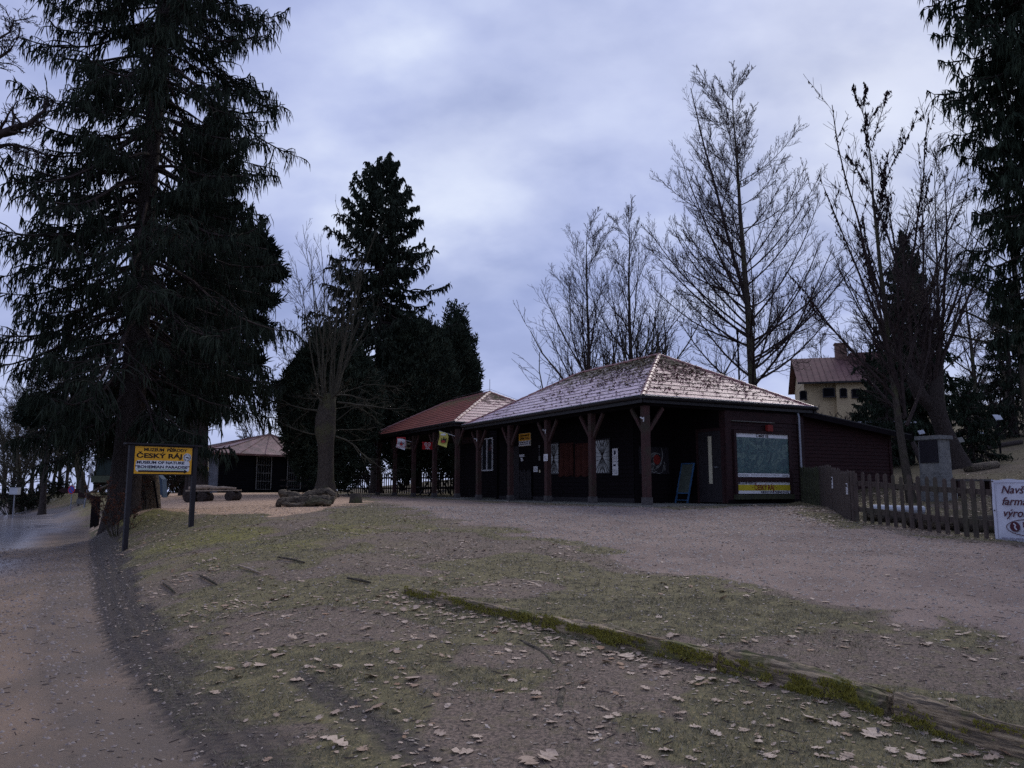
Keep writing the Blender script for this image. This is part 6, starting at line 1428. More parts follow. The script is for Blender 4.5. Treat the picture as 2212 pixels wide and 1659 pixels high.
def spruce(name, label, base, Ht, r, Rmax, seed, z0=.12, z1=1.0, whorl=.42, per=6, dens=.16, hang=.32, w=.026, mat_='needle', sag=.5, rfun=None, hangn=5, group=None, lean=(0, 0), azf=None, zcut=None, tipup=.9, trunkm='bark', thin=0.0, hv=.9, tin=.16):
    rg = np.random.default_rng(seed); root = thing(name, label, 'spruce', base, group)
    tr = trunkline(rg, base, Ht, r, 18, lean=lean, wig=.02, tip=.06); wood('trunk', [(tr[0], tr[1], 12)], M[trunkm], root)
    hs = np.arange(z0 * Ht, z1 * Ht - .1, whorl); o_, d_, L_, dr = [], [], [], []
    rf = rfun or (lambda q: min(1, (1 - q) / .55) ** .85 * (.78 + .22 * min(1, q / .25)))
    top = zcut if zcut else 1e9
    for h in hs:
        if h > top: break
        q = h / Ht; rad = Rmax * rf(q); n = per if q < .85 else max(3, per - 2); a0 = rg.uniform(0, 6.28)
        for k in range(n):
            if rg.random() < thin: continue
            az = a0 + k * 2 * PI / n + rg.normal(0, .25)
            if azf and not azf(az): continue
            el = R(-14 + 62 * max(0, q - .55) / .45 + rg.normal(0, 6)); Lb = max(.18, rad * rg.uniform(.55, 1.0) * (1.22 if rg.random() < .22 else 1) / max(.6, math.cos(el)))
            s = (h / Ht) ** (1 / 1.15); x = np.interp(s, np.linspace(0, 1, 18), tr[0][0, :, 0]); y = np.interp(s, np.linspace(0, 1, 18), tr[0][0, :, 1])
            o_.append((x, y, base[2] + h + rg.normal(0, .12))); d_.append((math.cos(az) * math.cos(el), math.sin(az) * math.cos(el), math.sin(el) + .1)); L_.append(Lb); dr.append(q)
    o_, d_, L_, dr = map(np.array, (o_, d_, L_, dr)); N_ = len(o_); mb_ = 10
    # branch curve: sags in the middle, sweeps up at the tip
    P = np.empty((N_, mb_, 3)); P[:, 0] = o_; cur = unit(d_).copy(); st = (L_ / (mb_ - 1))[:, None]
    for k in range(1, mb_):
        f = k / (mb_ - 1); cur = cur + rg.normal(0, .05, (N_, 3)); g = np.where(f < .55, -sag * (1.3 - dr), tipup * .9 * np.minimum(1, 1.3 - dr * .6)); cur[:, 2] += g / (mb_ - 1) * 1.5; cur = unit(cur); P[:, k] = P[:, k - 1] + cur * st
    Rb = (.012 + .011 * L_)[:, None] * (1 - .8 * np.linspace(0, 1, mb_))[None]
    sets = [(P, Rb, 4)]
    nt_ = max(6, int(np.percentile(L_, 75) / dens)); 
    fol = []
    T2_ = kids(rg, P, Rb, nt_, tin, 1.0, 52, .26, .5, -.75, .10, 4, .55, .003, .5, flat=.25, minlen=.08); sets.append((T2_[0], T2_[1] * .9, 3))
    fol.append(fringe(rg, T2_[0], T2_[1], w)); fol.append(fringe(rg, P[:, (3 if tin < .3 else 5):], Rb[:, (3 if tin < .3 else 5):], w * 1.1))
    # hanging branchlets
    for (PP_, RR_, kk) in ((T2_[0], T2_[1], hangn), (P, Rb, max(4, nt_ // 2))):
        lo_ = tin if PP_ is P else .05; t = rg.random((len(PP_), kk)) * (1 - lo_) + lo_; pos, T, _ = interp(PP_, RR_, t); pos = pos.reshape(-1, 3)
        d = T.reshape(-1, 3) * .35 + rg.normal(0, .28, pos.shape); d[:, 2] = -hv - .3 * rg.random(len(pos)); Lh = hang * rg.uniform(.3, 1.25, len(pos)) 
        G_ = grow(rg, pos, d, Lh, np.full(len(pos), .004), 3, -.5, .12); fol.append(fringe(rg, G_[0], G_[1], w * .8, .4))
    # upward little shoots at the branch ends
    t = .7 + .3 * rg.random((N_, 6)); pos, T, _ = interp(P, Rb, t); pos = pos.reshape(-1, 3); d = T.reshape(-1, 3) + rg.normal(0, .5, pos.shape); d[:, 2] += .2
    G_ = grow(rg, pos, d, rg.uniform(.08, .26, len(pos)), np.full(len(pos), .004), 3, .3, .1); fol.append(fringe(rg, G_[0], G_[1], w * .8))
    wood('branches', sets, M['twig'], root)
    V, Fs = join(fol); np_mesh('crown', V, Fs, M[mat_], root)
    return root
def bushy(name, label, base, parts, seed, n=26000, w=.05, L=.2, mat_='thuja', cat='evergreen', up=.5, trunk=True, lump=.26):
    """dense evergreen of sprays on lumpy lobes; parts = (cx,cy,cz,rx,ry,rz)"""
    rg = np.random.default_rng(seed); root = thing(name, label, cat, base); out = []
    if trunk:
        tr = trunkline(rg, base, parts[0][2] - base[2] + .5, .22); wood('trunk', [(tr[0], tr[1], 8)], M['bark'], root)
    tot = sum(p[3] * p[5] for p in parts)
    for (cx_, cy_, cz_, rx, ry, rz) in parts:
        m_ = int(n * rx * rz / tot); th = rg.uniform(0, 2 * PI, m_); cz = rg.uniform(-1, 1, m_); s = np.sqrt(1 - cz ** 2)
        D = np.stack([np.cos(th) * s, np.sin(th) * s, cz], -1)
        lumpv = 1 + lump * (fnoise(th * 2.2 + 50, cz * 3.5 + 50, 1.0, seed) - .5) * 2 + lump * .8 * (fnoise(th * 7 + 90, cz * 11 + 50, 1.0, seed + 4) - .5) * 2
        rad = lumpv * (1 - .55 * rg.random(m_) ** 2.2)
        # pointed top profile
        shp = np.where(cz > 0, (1 - .22 * cz ** 2), 1.0)
        p = np.stack([D[:, 0] * rx * shp, D[:, 1] * ry * shp, D[:, 2] * rz], -1) * rad[:, None] + np.array([cx_, cy_, cz_])
        k = p[:, 2] > base[2] + .05; p = p[k]; Dk = D[k]
        d = Dk * .8 + rg.normal(0, .6, p.shape); d[:, 2] += up
        G_ = grow(rg, p, d, L * (.5 + 1.3 * rg.random(len(p)) ** 2), np.full(len(p), .004), 3, .2, .2); out.append(fringe(rg, G_[0], G_[1], w, .5))
    V, Fs = join(out); np_mesh('crown', V, Fs, M[mat_], root)
    return root
# --- the two great spruces on the left
def rf_big(q): return float(np.interp(q, [0, .10, .18, .32, .55, .75, 1], [.5, .85, 1.0, .92, .80, .55, .05]))
spruce('tall_spruce', 'huge dark spruce with thick mossy trunk standing directly behind the yellow signpost', (SPR.x, SPR.y, SPR.z), 27, .40, 4.5, 3, z0=.12, rfun=lambda q: float(np.interp(q, [0, .1, .15, .2, .29, .36, .5, .6, 1], [.4, .6, .78, .88, 1.0, .86, .82, .76, .05])), whorl=.34, per=7, dens=.135, hang=.36, w=.016, sag=.75, hangn=8, lean=(.35, 0), thin=.15, hv=1.1, tin=.36)
P2 = gd(428, 35)
spruce('tall_spruce', 'second dark spruce with drooping curtains of twigs just right of the sign', (P2.x, P2.y, P2.z), 18.5, .42, 4.2, 8, z0=.27, rfun=lambda q: float(np.interp(q, [0, .25, .35, .6, 1], [.8, .95, 1.0, .8, .05])), whorl=.42, per=7, dens=.18, hang=.55, w=.027, sag=.6, hangn=8, hv=1.2, thin=.06)
P3 = gd(398, 41)
spruce('tall_spruce', 'narrower spruce behind the second one reaching towards the pavilion roof', (P3.x, P3.y, P3.z), 17.5, .22, 2.9, 9, z0=.38, rfun=lambda q: min(1, (1 - q) / .6), whorl=.46, per=6, dens=.24, hang=.4, w=.034, hangn=5)
# mid spruce behind the veranda
P_ = gd(812, 47); top_ = zat(350, P_)
spruce('mid_spruce', 'free standing conical spruce rising behind the thick pollarded tree', (P_.x, P_.y, P_.z), top_ - P_.z, .34, 5.2, 15, z0=.30, rfun=lambda q: float(np.interp(q, [0, .3, .42, .7, .9, 1], [.9, 1.0, .95, .68, .38, .10])), whorl=.44, per=7, dens=.15, hang=.30, w=.040, mat_='needle', sag=.5, hangn=7, thin=.08)
# right edge spruce
P_ = gd(2345, 16.5)
spruce('edge_spruce', 'large dark spruce at the right edge of the picture with upswept branch tips', (P_.x, P_.y, P_.z), 21, .36, 2.75, 21, z0=.20, rfun=lambda q: float(np.interp(q, [0, .2, .3, .6, .8, 1], [.5, .52, .66, .92, .9, .1])), whorl=.32, per=8, dens=.11, hang=.30, w=.017, mat_='needle2', sag=.6, hangn=8, thin=.0)
# background spruces on the right
P_ = gd(1985, 44); spruce('hill_spruce', 'dark conical spruce on the slope behind the bare trees right of the house', (P_.x, P_.y, P_.z), zat(500, P_) - P_.z, .25, 3.3, 22, z0=.04, rfun=lambda q: float(np.interp(q, [0, .3, .5, 1], [1, .95, .7, .03])), whorl=.36, per=8, dens=.17, hang=.30, w=.042, mat_='needle2', hangn=6)
P_ = gd(1925, 33); spruce('young_spruce', 'spreading young spruce between the yellow house and the slim tree', (P_.x, P_.y, P_.z), zat(745, P_) - P_.z, .12, 1.75, 23, z0=.05, rfun=lambda q: min(1, (1 - q) / .8), whorl=.26, per=7, dens=.12, hang=.15, w=.020, mat_='needle2', hangn=6)
P_ = gd(2105, 31); spruce('young_spruce', 'low bushy green spruce right of the memorial pillar', (P_.x, P_.y, P_.z), zat(820, P_) - P_.z, .12, 1.75, 24, z0=.03, rfun=lambda q: min(1, (1 - q) / .8), whorl=.22, per=8, dens=.10, hang=.14, w=.019, mat_='needle2', hangn=6)
P_ = gd(2200, 40); spruce('hill_spruce', 'dark spruce at the right edge behind the garden shelter', (P_.x, P_.y, P_.z), 9, .2, 2.4, 25, z0=.04, rfun=lambda q: min(1, (1 - q) / .8), whorl=.40, per=7, dens=.16, hang=.22, w=.026, hangn=6)
P_ = gd(1893, 40); spruce('young_spruce', 'small dark spruce in front of the yellow house wall', (P_.x, P_.y, P_.z), zat(760, P_) - P_.z, .12, 1.6, 26, z0=.03, rfun=lambda q: min(1, (1 - q) / .8), whorl=.36, per=6, dens=.22, hang=.25, w=.05, hangn=4)
# cypress-like evergreens
def lobe(px, py, wpx, hpx, Y, dy=0):
    P = at(px, py, Y + dy); k = Y / 1695; return (P.x, P.y, P.z, wpx * k, wpx * k * .9, hpx * k)
Y_ = 39; b_ = gd(715, Y_)
bushy('yew_tree', 'broad dark evergreen with lumpy outline behind the thick pollarded tree', (b_.x, b_.y, b_.z), [lobe(712, 885, 100, 165, Y_), lobe(660, 860, 58, 95, Y_), lobe(768, 868, 56, 105, Y_), lobe(715, 790, 66, 80, Y_)], 3, 90000, .028, .20)
Y_ = 46; b_ = gd(905, Y_)
bushy('cypress_tree', 'rounded dark green cypress in front, left of the taller twin behind the red roof', (b_.x, b_.y, b_.z), [lobe(888, 880, 84, 150, Y_), lobe(930, 855, 60, 145, Y_), lobe(868, 790, 45, 90, Y_), lobe(905, 735, 45, 45, Y_)], 4, 80000, .032, .22)
Y_ = 49; b_ = gd(985, Y_)
bushy('cypress_tree', 'taller pointed dark cypress directly above the red roof peak', (b_.x, b_.y, b_.z), [lobe(985, 850, 48, 180, Y_), lobe(1000, 860, 34, 80, Y_)], 5, 42000, .034, .22)
# pine showing right of the great spruces
Y_ = 38; b_ = gd(408, Y_)
bushy('pine_tree', 'blue green pine with clumped needles showing right of the tall spruces', (b_.x, b_.y, b_.z), [lobe(560, 578, 40, 26, Y_), lobe(540, 520, 36, 20, Y_), lobe(592, 592, 24, 13, Y_), lobe(575, 545, 22, 14, Y_), lobe(555, 645, 38, 18, Y_), lobe(545, 700, 30, 16, Y_), lobe(540, 780, 26, 16, Y_)], 6, 9000, .034, .34, 'pine', 'pine', .3, True, .6)
# --- pollarded thick tree
P_ = gd(704, 34.5); rg = np.random.default_rng(44); pt = thing('pollarded_tree', 'thick pollarded tree with burred trunk and tall thin shoots in front of the dark evergreen', 'tree', P_)
zz_ = lambda py: zat(py, P_)
zs = [P_.z - .2, P_.z + .25, P_.z + .8, zz_(1000), zz_(960), zz_(930), zz_(905), zz_(880), zz_(850)]
xs_ = [at(x, y, P_.y).x for x, y in ((702, 1070), (702, 1055), (703, 1040), (704, 1000), (704, 960), (702, 930), (703, 905), (708, 880), (710, 850))]
rad = [.66, .48, .38, .34, .36, .47, .45, .40, .28]
TP = np.array([[(x, P_.y, z) for x, z in zip(xs_, zs)]]); V, Fs = tube_np(TP, np.array([rad]), 18)
c0_ = TP[0][:, :2].mean(0); ang_ = np.arctan2(V[:, 1] - c0_[1], V[:, 0] - c0_[0]); k_ = 1 + .16 * (fnoise(ang_ * 3 + 20, V[:, 2] * 1.6 + 9, 1.0, 5) - .5) + .14 * np.cos(ang_ * 5) * np.clip((P_.z + .9 - V[:, 2]), 0, 1)
V[:, 0] = c0_[0] + (V[:, 0] - c0_[0]) * k_; V[:, 1] = c0_[1] + (V[:, 1] - c0_[1]) * k_
np_mesh('trunk', V, Fs, M['bark2'], pt, True)
ns = 13; a = rg.uniform(0, 2 * PI, ns); sp2 = rg.uniform(.05, .36, ns); o_ = np.stack([xs_[7] + .25 * np.cos(a), P_.y + .25 * np.sin(a), rg.uniform(zz_(910), zz_(850), ns)], -1)
d_ = np.stack([np.cos(a) * sp2 - .04, np.sin(a) * sp2, np.ones(ns)], -1); Lk = rg.uniform(5.2, 9.6, ns) * (1 - .4 * sp2)
S1 = grow(rg, o_, d_, Lk, rg.uniform(.03, .065, ns), 10, .12, .045, .12, .008)
S2 = kids(rg, S1[0], S1[1], 10, .2, 1, 26, .26, .5, .35, .05, 6, .5, .007, .4); S3 = kids(rg, S2[0], S2[1], 5, .15, 1, 30, .42, .6, .3, .06, 4, .5, .006, .6)
nl2 = 13; a = rg.uniform(0, 2 * PI, nl2); o2 = np.stack([xs_[7] + .4 * np.cos(a), P_.y + .4 * np.sin(a), rg.uniform(zz_(960), zz_(850), nl2)], -1); d2 = np.stack([np.cos(a), np.sin(a) * .8, rg.uniform(-.1, .8, nl2)], -1)
Q1 = grow(rg, o2, d2, rg.uniform(1.6, 3.4, nl2), rg.uniform(.02, .05, nl2), 8, .1, .14, .2, .007); Q2 = kids(rg, Q1[0], Q1[1], 9, .15, 1, 40, .4, .5, .0, .12, 5, .5, .006, .5); Q3 = kids(rg, Q2[0], Q2[1], 5, .15, 1, 40, .45, .6, -.1, .12, 4, .5, .006, .6)
wood('crown', [(S1[0], S1[1], 6), (S2[0], S2[1], 4), (S3[0], S3[1], 3), (Q1[0], Q1[1], 5), (Q2[0], Q2[1], 3), (Q3[0], Q3[1], 3)], M['twigpale'], pt)
# --- bare trees behind the museum roof
P_ = gd(1276, 45); bare_tree('bare_tree', 'slim bare tree, left one of the pair behind the museum roof', P_, zat(478, P_) - P_.z, .20, 51, .26, 24, 40, .44, .75, 13, 7, 1, rmin=.008, fine=.0065, a2=32, upt=.35)
P_ = gd(1368, 44); bare_tree('bare_tree', 'slim bare tree, right one of the pair behind the museum roof', P_, zat(460, P_) - P_.z, .22, 52, .26, 24, 38, .42, .75, 13, 7, 1, rmin=.008, fine=.0065, a2=32, upt=.35)
def shrub(name, label, base, Ht, n, spread, seed, mat_='twig', k2=10, k3=6, fine=.009, cat='shrub', buds=None):
    rg = np.random.default_rng(seed); root = thing(name, label, cat, base); a = rg.uniform(0, 2 * PI, n); s = rg.uniform(.1, 1, n) * spread
    o_ = np.stack([base[0] + .3 * np.cos(a) * s, base[1] + .3 * np.sin(a) * s, np.full(n, base[2] - .05)], -1); d_ = np.stack([np.cos(a) * s, np.sin(a) * s, np.ones(n)], -1)
    S1 = grow(rg, o_, d_, Ht * rg.uniform(.6, 1.05, n), np.full(n, .012 * Ht), 8, .1, .08, .2, fine); S2 = kids(rg, S1[0], S1[1], k2, .2, 1, 35, .34, .5, .3, .09, 5, .5, fine, .4); S3 = kids(rg, S2[0], S2[1], k3, .1, 1, 38, .45, .6, .2, .1, 4, .5, fine, .6)
    wood('stems', [(S1[0], S1[1], 4)], M['bark2'], root); wood('crown', [(S2[0], S2[1], 3), (S3[0], S3[1], 3)], M[mat_], root)
    if buds:
        pos, _, _ = interp(S3[0], S3[1], rg.random((len(S3[0]), 2))); pos = pos.reshape(-1, 3); pos = pos[rg.random(len(pos)) < buds[0]]
        G_ = grow(rg, pos, rg.normal(0, 1, pos.shape) - np.array([0, 0, .6]), np.full(len(pos), buds[1]), np.full(len(pos), .004), 2, 0, 0); V, Fs = fringe(rg, G_[0], G_[1], buds[2]); np_mesh('leaves', V, Fs, M[buds[3]], root)
    return root
for k, (px, Y_, py, sp_k, lb) in enumerate(((1215, 43, 745, .6, 'bare twiggy shrub left of the paired slim trees'), (1300, 41, 690, .55, 'dense bare shrub between the paired slim trees'), (1345, 42, 650, .5, 'tall dense shrub in front of the right slim tree'), (1440, 42, 640, .5, 'bare shrub rising directly behind the museum roof peak'), (1178, 47, 790, .7, 'low thin shrub at the left end of the bare thicket'))):
    P_ = gd(px, Y_); shrub('bare_shrub', lb, P_, (zat(py, P_) - P_.z) * 1.0, 12, sp_k, 60 + k, k2=9, k3=5, fine=.011, buds=(.35, .05, .022, 'pine'))
# --- large linden
P_ = gd(1642, 35.5); Ht = zat(180, P_) - P_.z
rg = np.random.default_rng(70); ex = (np.array([[P_.x + .05, P_.y, P_.z + 6.9], [P_.x, P_.y, P_.z + 6.3], [P_.x, P_.y, P_.z + 6.2], [P_.x, P_.y, P_.z + 5.9], [P_.x, P_.y, P_.z + 7.5]]), np.array([[-.30, .05, 1], [-1.2, -.1, .55], [1.15, .0, .55], [-1.2, .3, .35], [-.75, -.2, 1]]), np.array([12.5, 6.5, 6.3, 6.2, 8.0]), np.array([.11, .06, .06, .05, .07]))
bare_tree('linden_tree', 'large symmetrical bare linden with many fine branches behind the right end of the museum', P_, Ht, .26, 71, .24, 66, 60, .36, .75, 20, 11, 1, rmin=.008, fine=.0062, rf1=.33, rf2=.38, l3=.36, extra=ex, taper=.70, a2=40, l2=.28, wig=.03, lean=(-.55, 0), upt=.55)
P_ = gd(1606, 33); o = thing('slim_pole', 'thin straight pole behind the museum roof left of the linden trunk', 'pole', P_); MB().tube([P_, P_ + UP * (zat(715, P_) - P_.z)], .04, 8).build('pole', M['darkwood'], o); MB().tube([P_ + UP * (zat(722, P_) - P_.z), P_ + UP * (zat(712, P_) - P_.z)], .06, 8).build('cap', M['darkwood'], o)
# --- slim tree in front with hanging seed clusters
P_ = gd(1969, 20.6); Ht = zat(195, P_) - P_.z
_tips = [((1950, 860), (1775, 235)), ((1955, 900), (1860, 330)), ((1945, 800), (2005, 250)), ((1950, 870), (1745, 420)), ((1952, 880), (1725, 640)), ((1950, 820), (2080, 400)), ((1958, 920), (2110, 620)), ((1945, 760), (1830, 470)), ((1955, 905), (1790, 760))]
_o = np.array([tuple(at(a[0], a[1], 20.6)) for a, b_ in _tips]); _t = np.array([tuple(at(b_[0], b_[1], 20.6 + (k - 4) * .35)) for k, (a, b_) in enumerate(_tips)]); _d = _t - _o; _L = np.linalg.norm(_d, axis=1)
rt, sets = bare_tree('seed_tree', 'slim bare tree with dark hanging seed clusters left of the memorial pillar', P_, Ht, .12, 81, .30, 18, 36, .34, .4, 14, 7, 0, 'twig', rmin=.006, fine=.005, lean=(-.95, 0), a2=34, l2=.24, upt=.3, taper=.72, extra=(_o, _d, _L, np.full(len(_L), .05)), flare=1.25)
rg = np.random.default_rng(8); PP_ = sets[1][0]; t = .25 + .75 * rg.random((len(PP_), 5)); pos, _, _ = interp(PP_, sets[1][1], t); pos = pos.reshape(-1, 3); cl_n = fnoise(pos[:, 0] + 50, pos[:, 2], 1.1, 3); k = cl_n > .50; pos = pos[k]
P1_ = sets[0][0]; t = .35 + .65 * rg.random((len(P1_), 60)); p1_, _, _ = interp(P1_, sets[0][1], t); p1_ = p1_.reshape(-1, 3); p1_ = p1_[fnoise(p1_[:, 0] + 50, p1_[:, 2], 1.1, 3) > .42]; pos = np.concatenate([pos, p1_])
d = rg.normal(0, .35, pos.shape); d[:, 2] = -1; G_ = grow(rg, pos, d, rg.uniform(.06, .14, len(pos)), np.full(len(pos), .004), 3, 0, .05); V, Fs = fringe(rg, G_[0], G_[1], .017); np_mesh('seed_clusters', V, Fs, M['seed'], rt)
# --- leaning thick pollard behind the monument
P_ = gd(2062, 25); q = lambda px, py: tuple(at(px, py, 25)); rg = np.random.default_rng(14); lt = thing('leaning_tree', 'thick dark leaning tree with forked burred head directly behind the memorial pillar', 'tree', P_)
pts = [q(2070, 1010), q(2058, 975), q(2040, 935), q(2028, 900), q(2018, 868), q(2022, 830), q(2030, 790)]; V1 = tube_np(np.array([pts]), np.array([[.42, .31, .27, .26, .30, .22, .12]]), 14)
pts2 = [q(2016, 880), q(1990, 855), q(1975, 825), q(1968, 795)]; V2 = tube_np(np.array([pts2]), np.array([[.22, .20, .21, .10]]), 12); V, Fs = join([V1, V2]); np_mesh('trunk', V, Fs, M['bark'], lt, True)
ns = 15; o_ = np.array([q(rg.uniform(1965, 2035), rg.uniform(795, 850)) for _ in range(ns)]); a = rg.uniform(0, 2 * PI, ns); d_ = np.stack([np.cos(a) * .38 , np.sin(a) * .3, np.ones(ns)], -1)
S1 = grow(rg, o_, d_, rg.uniform(3.5, 8.2, ns), rg.uniform(.03, .075, ns), 9, .15, .06, .15, .007); S2 = kids(rg, S1[0], S1[1], 11, .1, 1, 34, .30, .5, .3, .08, 5, .5, .007, .4); S3 = kids(rg, S2[0], S2[1], 5, .1, 1, 36, .45, .6, .1, .09, 4, .5, .006, .6)
wood('crown', [(S1[0], S1[1], 5), (S2[0], S2[1], 3), (S3[0], S3[1], 3)], M['twig'], lt)
# --- other bare trees on the right
for k, (px, Y_, py, r_, lb) in enumerate(((2050, 33, 330, .12, 'thin tall bare tree just left of the edge spruce'), (2125, 50, 560, .2, 'bare tree behind the low bushy spruce'), (2190, 46, 600, .2, 'bare tree at the right edge above the garden shelter'), (1905, 52, 610, .16, 'bare tree standing right behind the yellow house'), (1790, 70, 700, .15, 'thin bare tree behind the yellow house roof'))):
    P_ = gd(px, Y_); bare_tree('bare_tree', lb, P_, zat(py, P_) - P_.z, r_, 90 + k, .22, 24, 44, .36, .4, 11, 8, 0, rmin=.008, fine=.008)
P_ = gd(2235, 24); bare_tree('birch_tree', 'pale drooping birch twigs showing between the branches of the edge spruce', P_, 14, .16, 99, .3, 22, 60, .34, .2, 9, 6, 0, 'twigpale', rmin=.006, fine=.006, upt=-.9)
for k, (px, Y_, Hh, lb) in enumerate(((2120, 62, 3.5, 'brown bare thicket on the far slope above the young spruce'), (2165, 58, 3.5, 'brown bare thicket on the far slope above the garden shelter'), (2205, 60, 4, 'brown bare thicket at the right edge of the far slope'), (2085, 60, 3.5, 'brown bare thicket on the far slope left of the others'), (1735, 50, 3.0, 'reddish bare shrub under the left corner of the yellow house'), (1850, 44, 2.6, 'bare shrub in front of the yellow house wall'))):
    P_ = gd(px, Y_); shrub('bare_shrub', lb, P_, Hh, 22, .8, 120 + k, k2=9, k3=5, fine=.012)
# --- bare trees along the road on the left
for k, (px, Y_, py, r_, tilt, lb) in enumerate(((48, 50, 880, .26, -.6, 'bare roadside tree behind the white marker post'), (88, 55, 800, .16, .2, 'slim bare tree, second from the left beyond the road'), (112, 62, 820, .14, .8, 'thin bare tree left of the forked one beyond the road'), (190, 50, 760, .30, -2.2, 'stout forked bare tree beyond the road leaning left'), (222, 58, 830, .15, 1.6, 'thin bare tree just right of the stout forked one'), (143, 66, 840, .16, .3, 'slim bare tree right of the white marker post'), (10, 60, 900, .2, 0, 'bare tree at the very left edge beyond the road'), (258, 62, 860, .14, 0, 'thin bare tree seen beside the no parking sign'))):
    if px > 150: px -= 4
    P_ = gd(px, Y_); bare_tree('roadside_tree', lb, P_, zat(py, P_) - P_.z, r_, 140 + k, .20, 24, 48, .50, .36, 12, 8, 0, 'twigpale' if k % 3 == 0 else 'twig', rmin=.011, fine=.010, lean=(tilt, 0), taper=.6)
for k, (px, Y_, py, lb) in enumerate(((345, 44, 600, 'bare tree seen through the gap between the tall spruces'), (300, 52, 700, 'thin bare tree behind the great spruce trunk'), (400, 58, 760, 'far bare tree behind the sign panel'), (560, 66, 800, 'far bare tree between spruces and pavilion roof'), (640, 62, 610, 'tall thin bare tree above the pavilion'), (878, 64, 900, 'bare tree seen through the open shelter'))):
    P_ = gd(px, Y_); bare_tree('background_tree', lb, P_, zat(py, P_) - P_.z,   .17, 160 + k, .2, 24, 44, .42, .4, 11, 7, 0, 'twig', rmin=.012, fine=.012)
for k, (px, Y_, Hh, lb) in enumerate(((25, 48, 2.1, 'low dark undergrowth at the left edge beyond the road'), (75, 50, 2.0, 'low dark undergrowth beyond the road left of the stout tree'), (128, 53, 1.5, 'low undergrowth under the slim trees beyond the road'), (225, 50, 2.2, 'undergrowth beside the leaning pole'), (385, 52, 3.0, 'tangled undergrowth behind the sign panel'), (455, 62, 3.2, 'undergrowth left of the pavilion'), (800, 56, 3.0, 'undergrowth behind the back fence right of the thick tree'), (870, 54, 3.2, 'undergrowth seen through the open shelter'), (945, 54, 3.4, 'undergrowth behind the right part of the open shelter'), (745, 58, 2.6, 'undergrowth beside the thick pollarded tree'), (350, 40, 2.2, 'undergrowth between the trunks below the sign'))):
    P_ = gd(px, Y_); shrub('undergrowth_shrub', lb, P_, Hh, 20, .9, 180 + k, k2=9, k3=5, fine=.014, buds=(.5, .16, .05, 'thuja' if k < 4 else 'needle'))
for k, (px, Y_, py, r_, lb) in enumerate(((28, 56, 850, .15, 'pale grey bare tree just right of the left picture edge'), (68, 60, 815, .16, 'pale grey bare tree between the white marker post and the second roadside tree'), (128, 56, 800, .15, 'pale bare tree directly left of the no parking sign'), (168, 64, 840, .14, 'pale thin bare tree behind the no parking sign'), (206, 57, 850, .15, 'pale bare tree above the leaning grey pole'), (238, 66, 870, .13, 'faint thin bare tree close to the great spruce trunk'))):
    P_ = gd(px, Y_); bare_tree('roadside_tree', lb, P_, zat(py, P_) - P_.z, r_, 240 + k, .16, 24, 42, .44, .5, 12, 8, 0, 'twigpale', rmin=.012, fine=.011, taper=.6)
# beech sapling with dry leaves at the spruce foot
P_ = gd(262, 19.6); shrub('beech_sapling', 'small beech sapling with dry rust leaves in front of the great spruce trunk', P_, 1.3, 9, .6, 210, k2=7, k3=4, fine=.004, buds=(.9, .07, .022, 'dryleaf'))
P_ = gd(318, 22.0); shrub('beech_sapling', 'dry orange leaved sapling growing by the carved trunk below the sign panel', P_, 1.7, 6, .3, 211, k2=7, k3=4, fine=.004, buds=(.6, .07, .022, 'dryleaf'))
# low pine boughs over the road on the left
Y_ = 46; b_ = gd(95, Y_); bushy('roadside_pine', 'small brownish pine crown hanging above the road among bare trees', (b_.x, b_.y, b_.z), [lobe(95, 885, 46, 26, Y_), lobe(70, 905, 30, 16, Y_), lobe(130, 905, 38, 18, Y_), lobe(175, 930, 34, 18, Y_)], 31, 5200, .05, .26, 'pine', 'pine', .2, True, .3)
# old oak limb reaching in at the top left; the tree stands just outside the picture
P_ = gd(-260, 17.5); rg = np.random.default_rng(333); ok = thing('old_oak', 'crooked bare oak limbs reaching in from beyond the left edge at the top', 'tree', P_)
tr = trunkline(rg, P_, 15, .38, lean=(.3, 0)); wood('trunk', [(tr[0], tr[1], 10)], M['bark2'], ok)
q = lambda px, py, Y=17.5: np.array(at(px, py, Y)); L1 = [[q(-250, 420), q(-160, 340), q(-60, 330), q(0, 290, 17.2), q(35, 275, 17), q(62, 268, 17), q(84, 248, 17), q(100, 236, 17)], [q(-250, 380), q(-150, 320), q(-70, 330), q(-10, 318), q(20, 312), q(50, 318), q(72, 322), q(92, 330)], [q(-250, 300), q(-160, 220), q(-80, 160), q(-30, 140), q(5, 120), q(22, 108), q(40, 80), q(44, 60)], [q(-240, 240), q(-150, 140), q(-80, 80), q(-40, 90), q(-5, 85), q(20, 70), q(30, 45), q(60, 40)]]
L1 = np.array(L1); R1 = np.array([[.17, .14, .11, .09, .075, .06, .045, .02], [.12, .10, .07, .05, .04, .03, .02, .01], [.14, .11, .08, .05, .035, .028, .02, .01], [.11, .09, .06, .04, .03, .02, .015, .01]])
S2 = kids(rg, L1, R1, 15, .2, 1, 48, .17, .5, .15, .22, 7, .4, .007, .3); S3 = kids(rg, S2[0], S2[1], 7, .1, 1, 45, .42, .6, .05, .22, 5, .4, .006, .5); S4 = kids(rg, S3[0], S3[1], 4, .1, 1, 42, .5, .7, 0, .2, 4, .4, .005, .8)
wood('crown', [(L1, R1, 8), (S2[0], S2[1], 5), (S3[0], S3[1], 3), (S4[0], S4[1], 3)], M['twig'], ok)
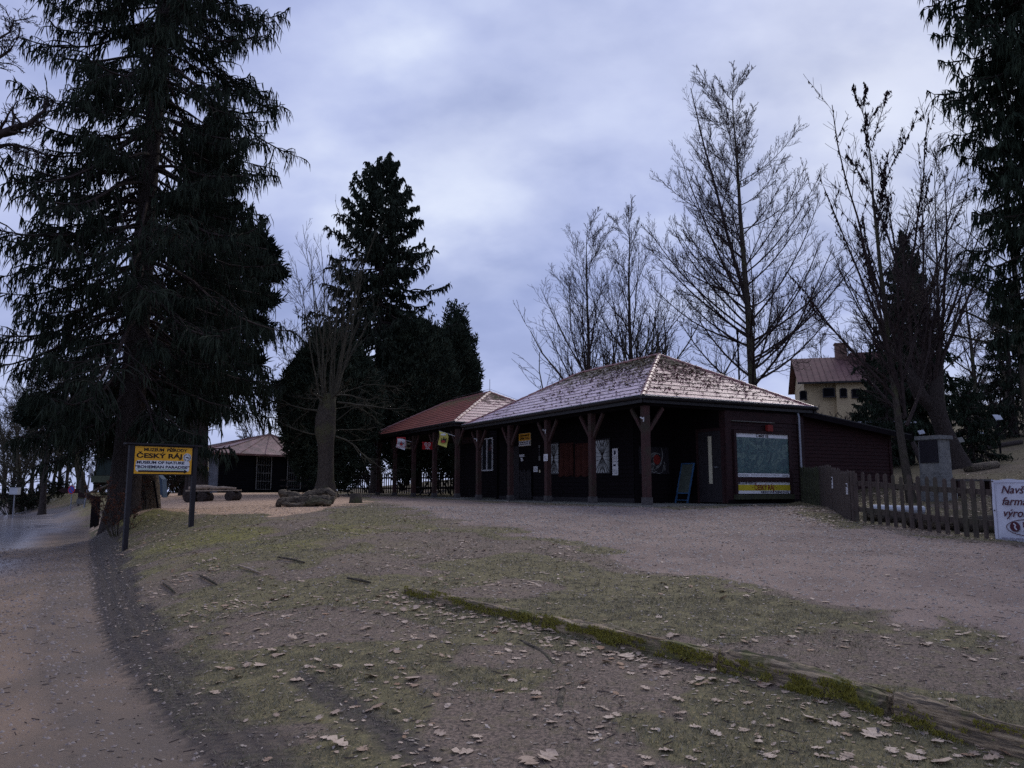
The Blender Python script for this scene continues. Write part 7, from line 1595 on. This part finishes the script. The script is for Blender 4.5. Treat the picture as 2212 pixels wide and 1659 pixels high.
# leaves and moss lying on the museum roof
rg = np.random.default_rng(17); n = 24000; t = rg.uniform(0, 11.19, n); u = rg.uniform(0, 6.51, n); zr_ = EZ + (5.907 - EZ) * np.minimum.reduce([t, 11.19 - t, u, 6.51 - u]) / 3.255
hgt_ = (zr_ - EZ) / (5.907 - EZ); front = np.minimum(t, 11.19 - t) > u; right = t < np.minimum(u, 6.51 - u)
pr = hgt_ ** 1.1 * 1.2 * (np.exp(-(t / 6) ** 2) + .10) * (fnoise(t, u, .7, 5) > .40) + .03; k = rg.random(n) < pr; t, u, zr_ = t[k], u[k], zr_[k]
px_ = EX + t * FX + u * RX; py_ = EY + t * FY + u * RY
V, Fs = leafmesh(SIMPLE, px_, py_, rng.uniform(.04, .12, len(px_)), '', None, z=zr_ + .02, tmax=.45); M['roofleaf'] = leafmat('brown leaves on the roof', (.12, .082, .045), (.19, .14, .08), (.07, .065, .028))
setp(np_mesh('roof_leaves', V, Fs, M['roofleaf']), 'brown leaf litter caught on the upper museum roof', 'leaves', kind='stuff')
bpy.context.view_layer.update()
# repeats share a group phrase
_grp = {'bare_tree': 'bare trees behind the museum and on the slope', 'roadside_tree': 'bare trees beyond the road on the left', 'background_tree': 'thin bare trees in the background', 'undergrowth_shrub': 'undergrowth shrubs behind the trees', 'bare_shrub': 'bare shrubs behind the roofs', 'timber_edging': 'timbers of the mossy lawn edging', 'edging_stick': 'short sticks sunk in the bank', 'tree_root': 'surface roots in the lawn', 'garden_log': 'logs lying behind the picket fence', 'info_lectern': 'white info plates on the garden slope', 'notice': 'small paper notices', 'curtain': 'rust red curtains on the museum front', 'poster': 'posters beside the museum window', 'flag': 'small flags hung from the shelter posts', 'picnic_table': 'dark wooden picnic tables', 'tall_spruce': 'tall spruces on the left', 'young_spruce': 'young spruces on the right slope', 'hill_spruce': 'spruces on the far right slope', 'cypress_tree': 'dark cypresses behind the shelter', 'beech_sapling': 'saplings with dry leaves', 'hanging_board': 'boards hanging under the shelter eave', 'terrace_log': 'logs edging the terraces'}
for _o in COL.objects:
    if _o.parent is None and 'label' in _o.keys():
        _b = _o.name.split('.')[0]
        if _b in _grp: _o['group'] = _grp[_b]
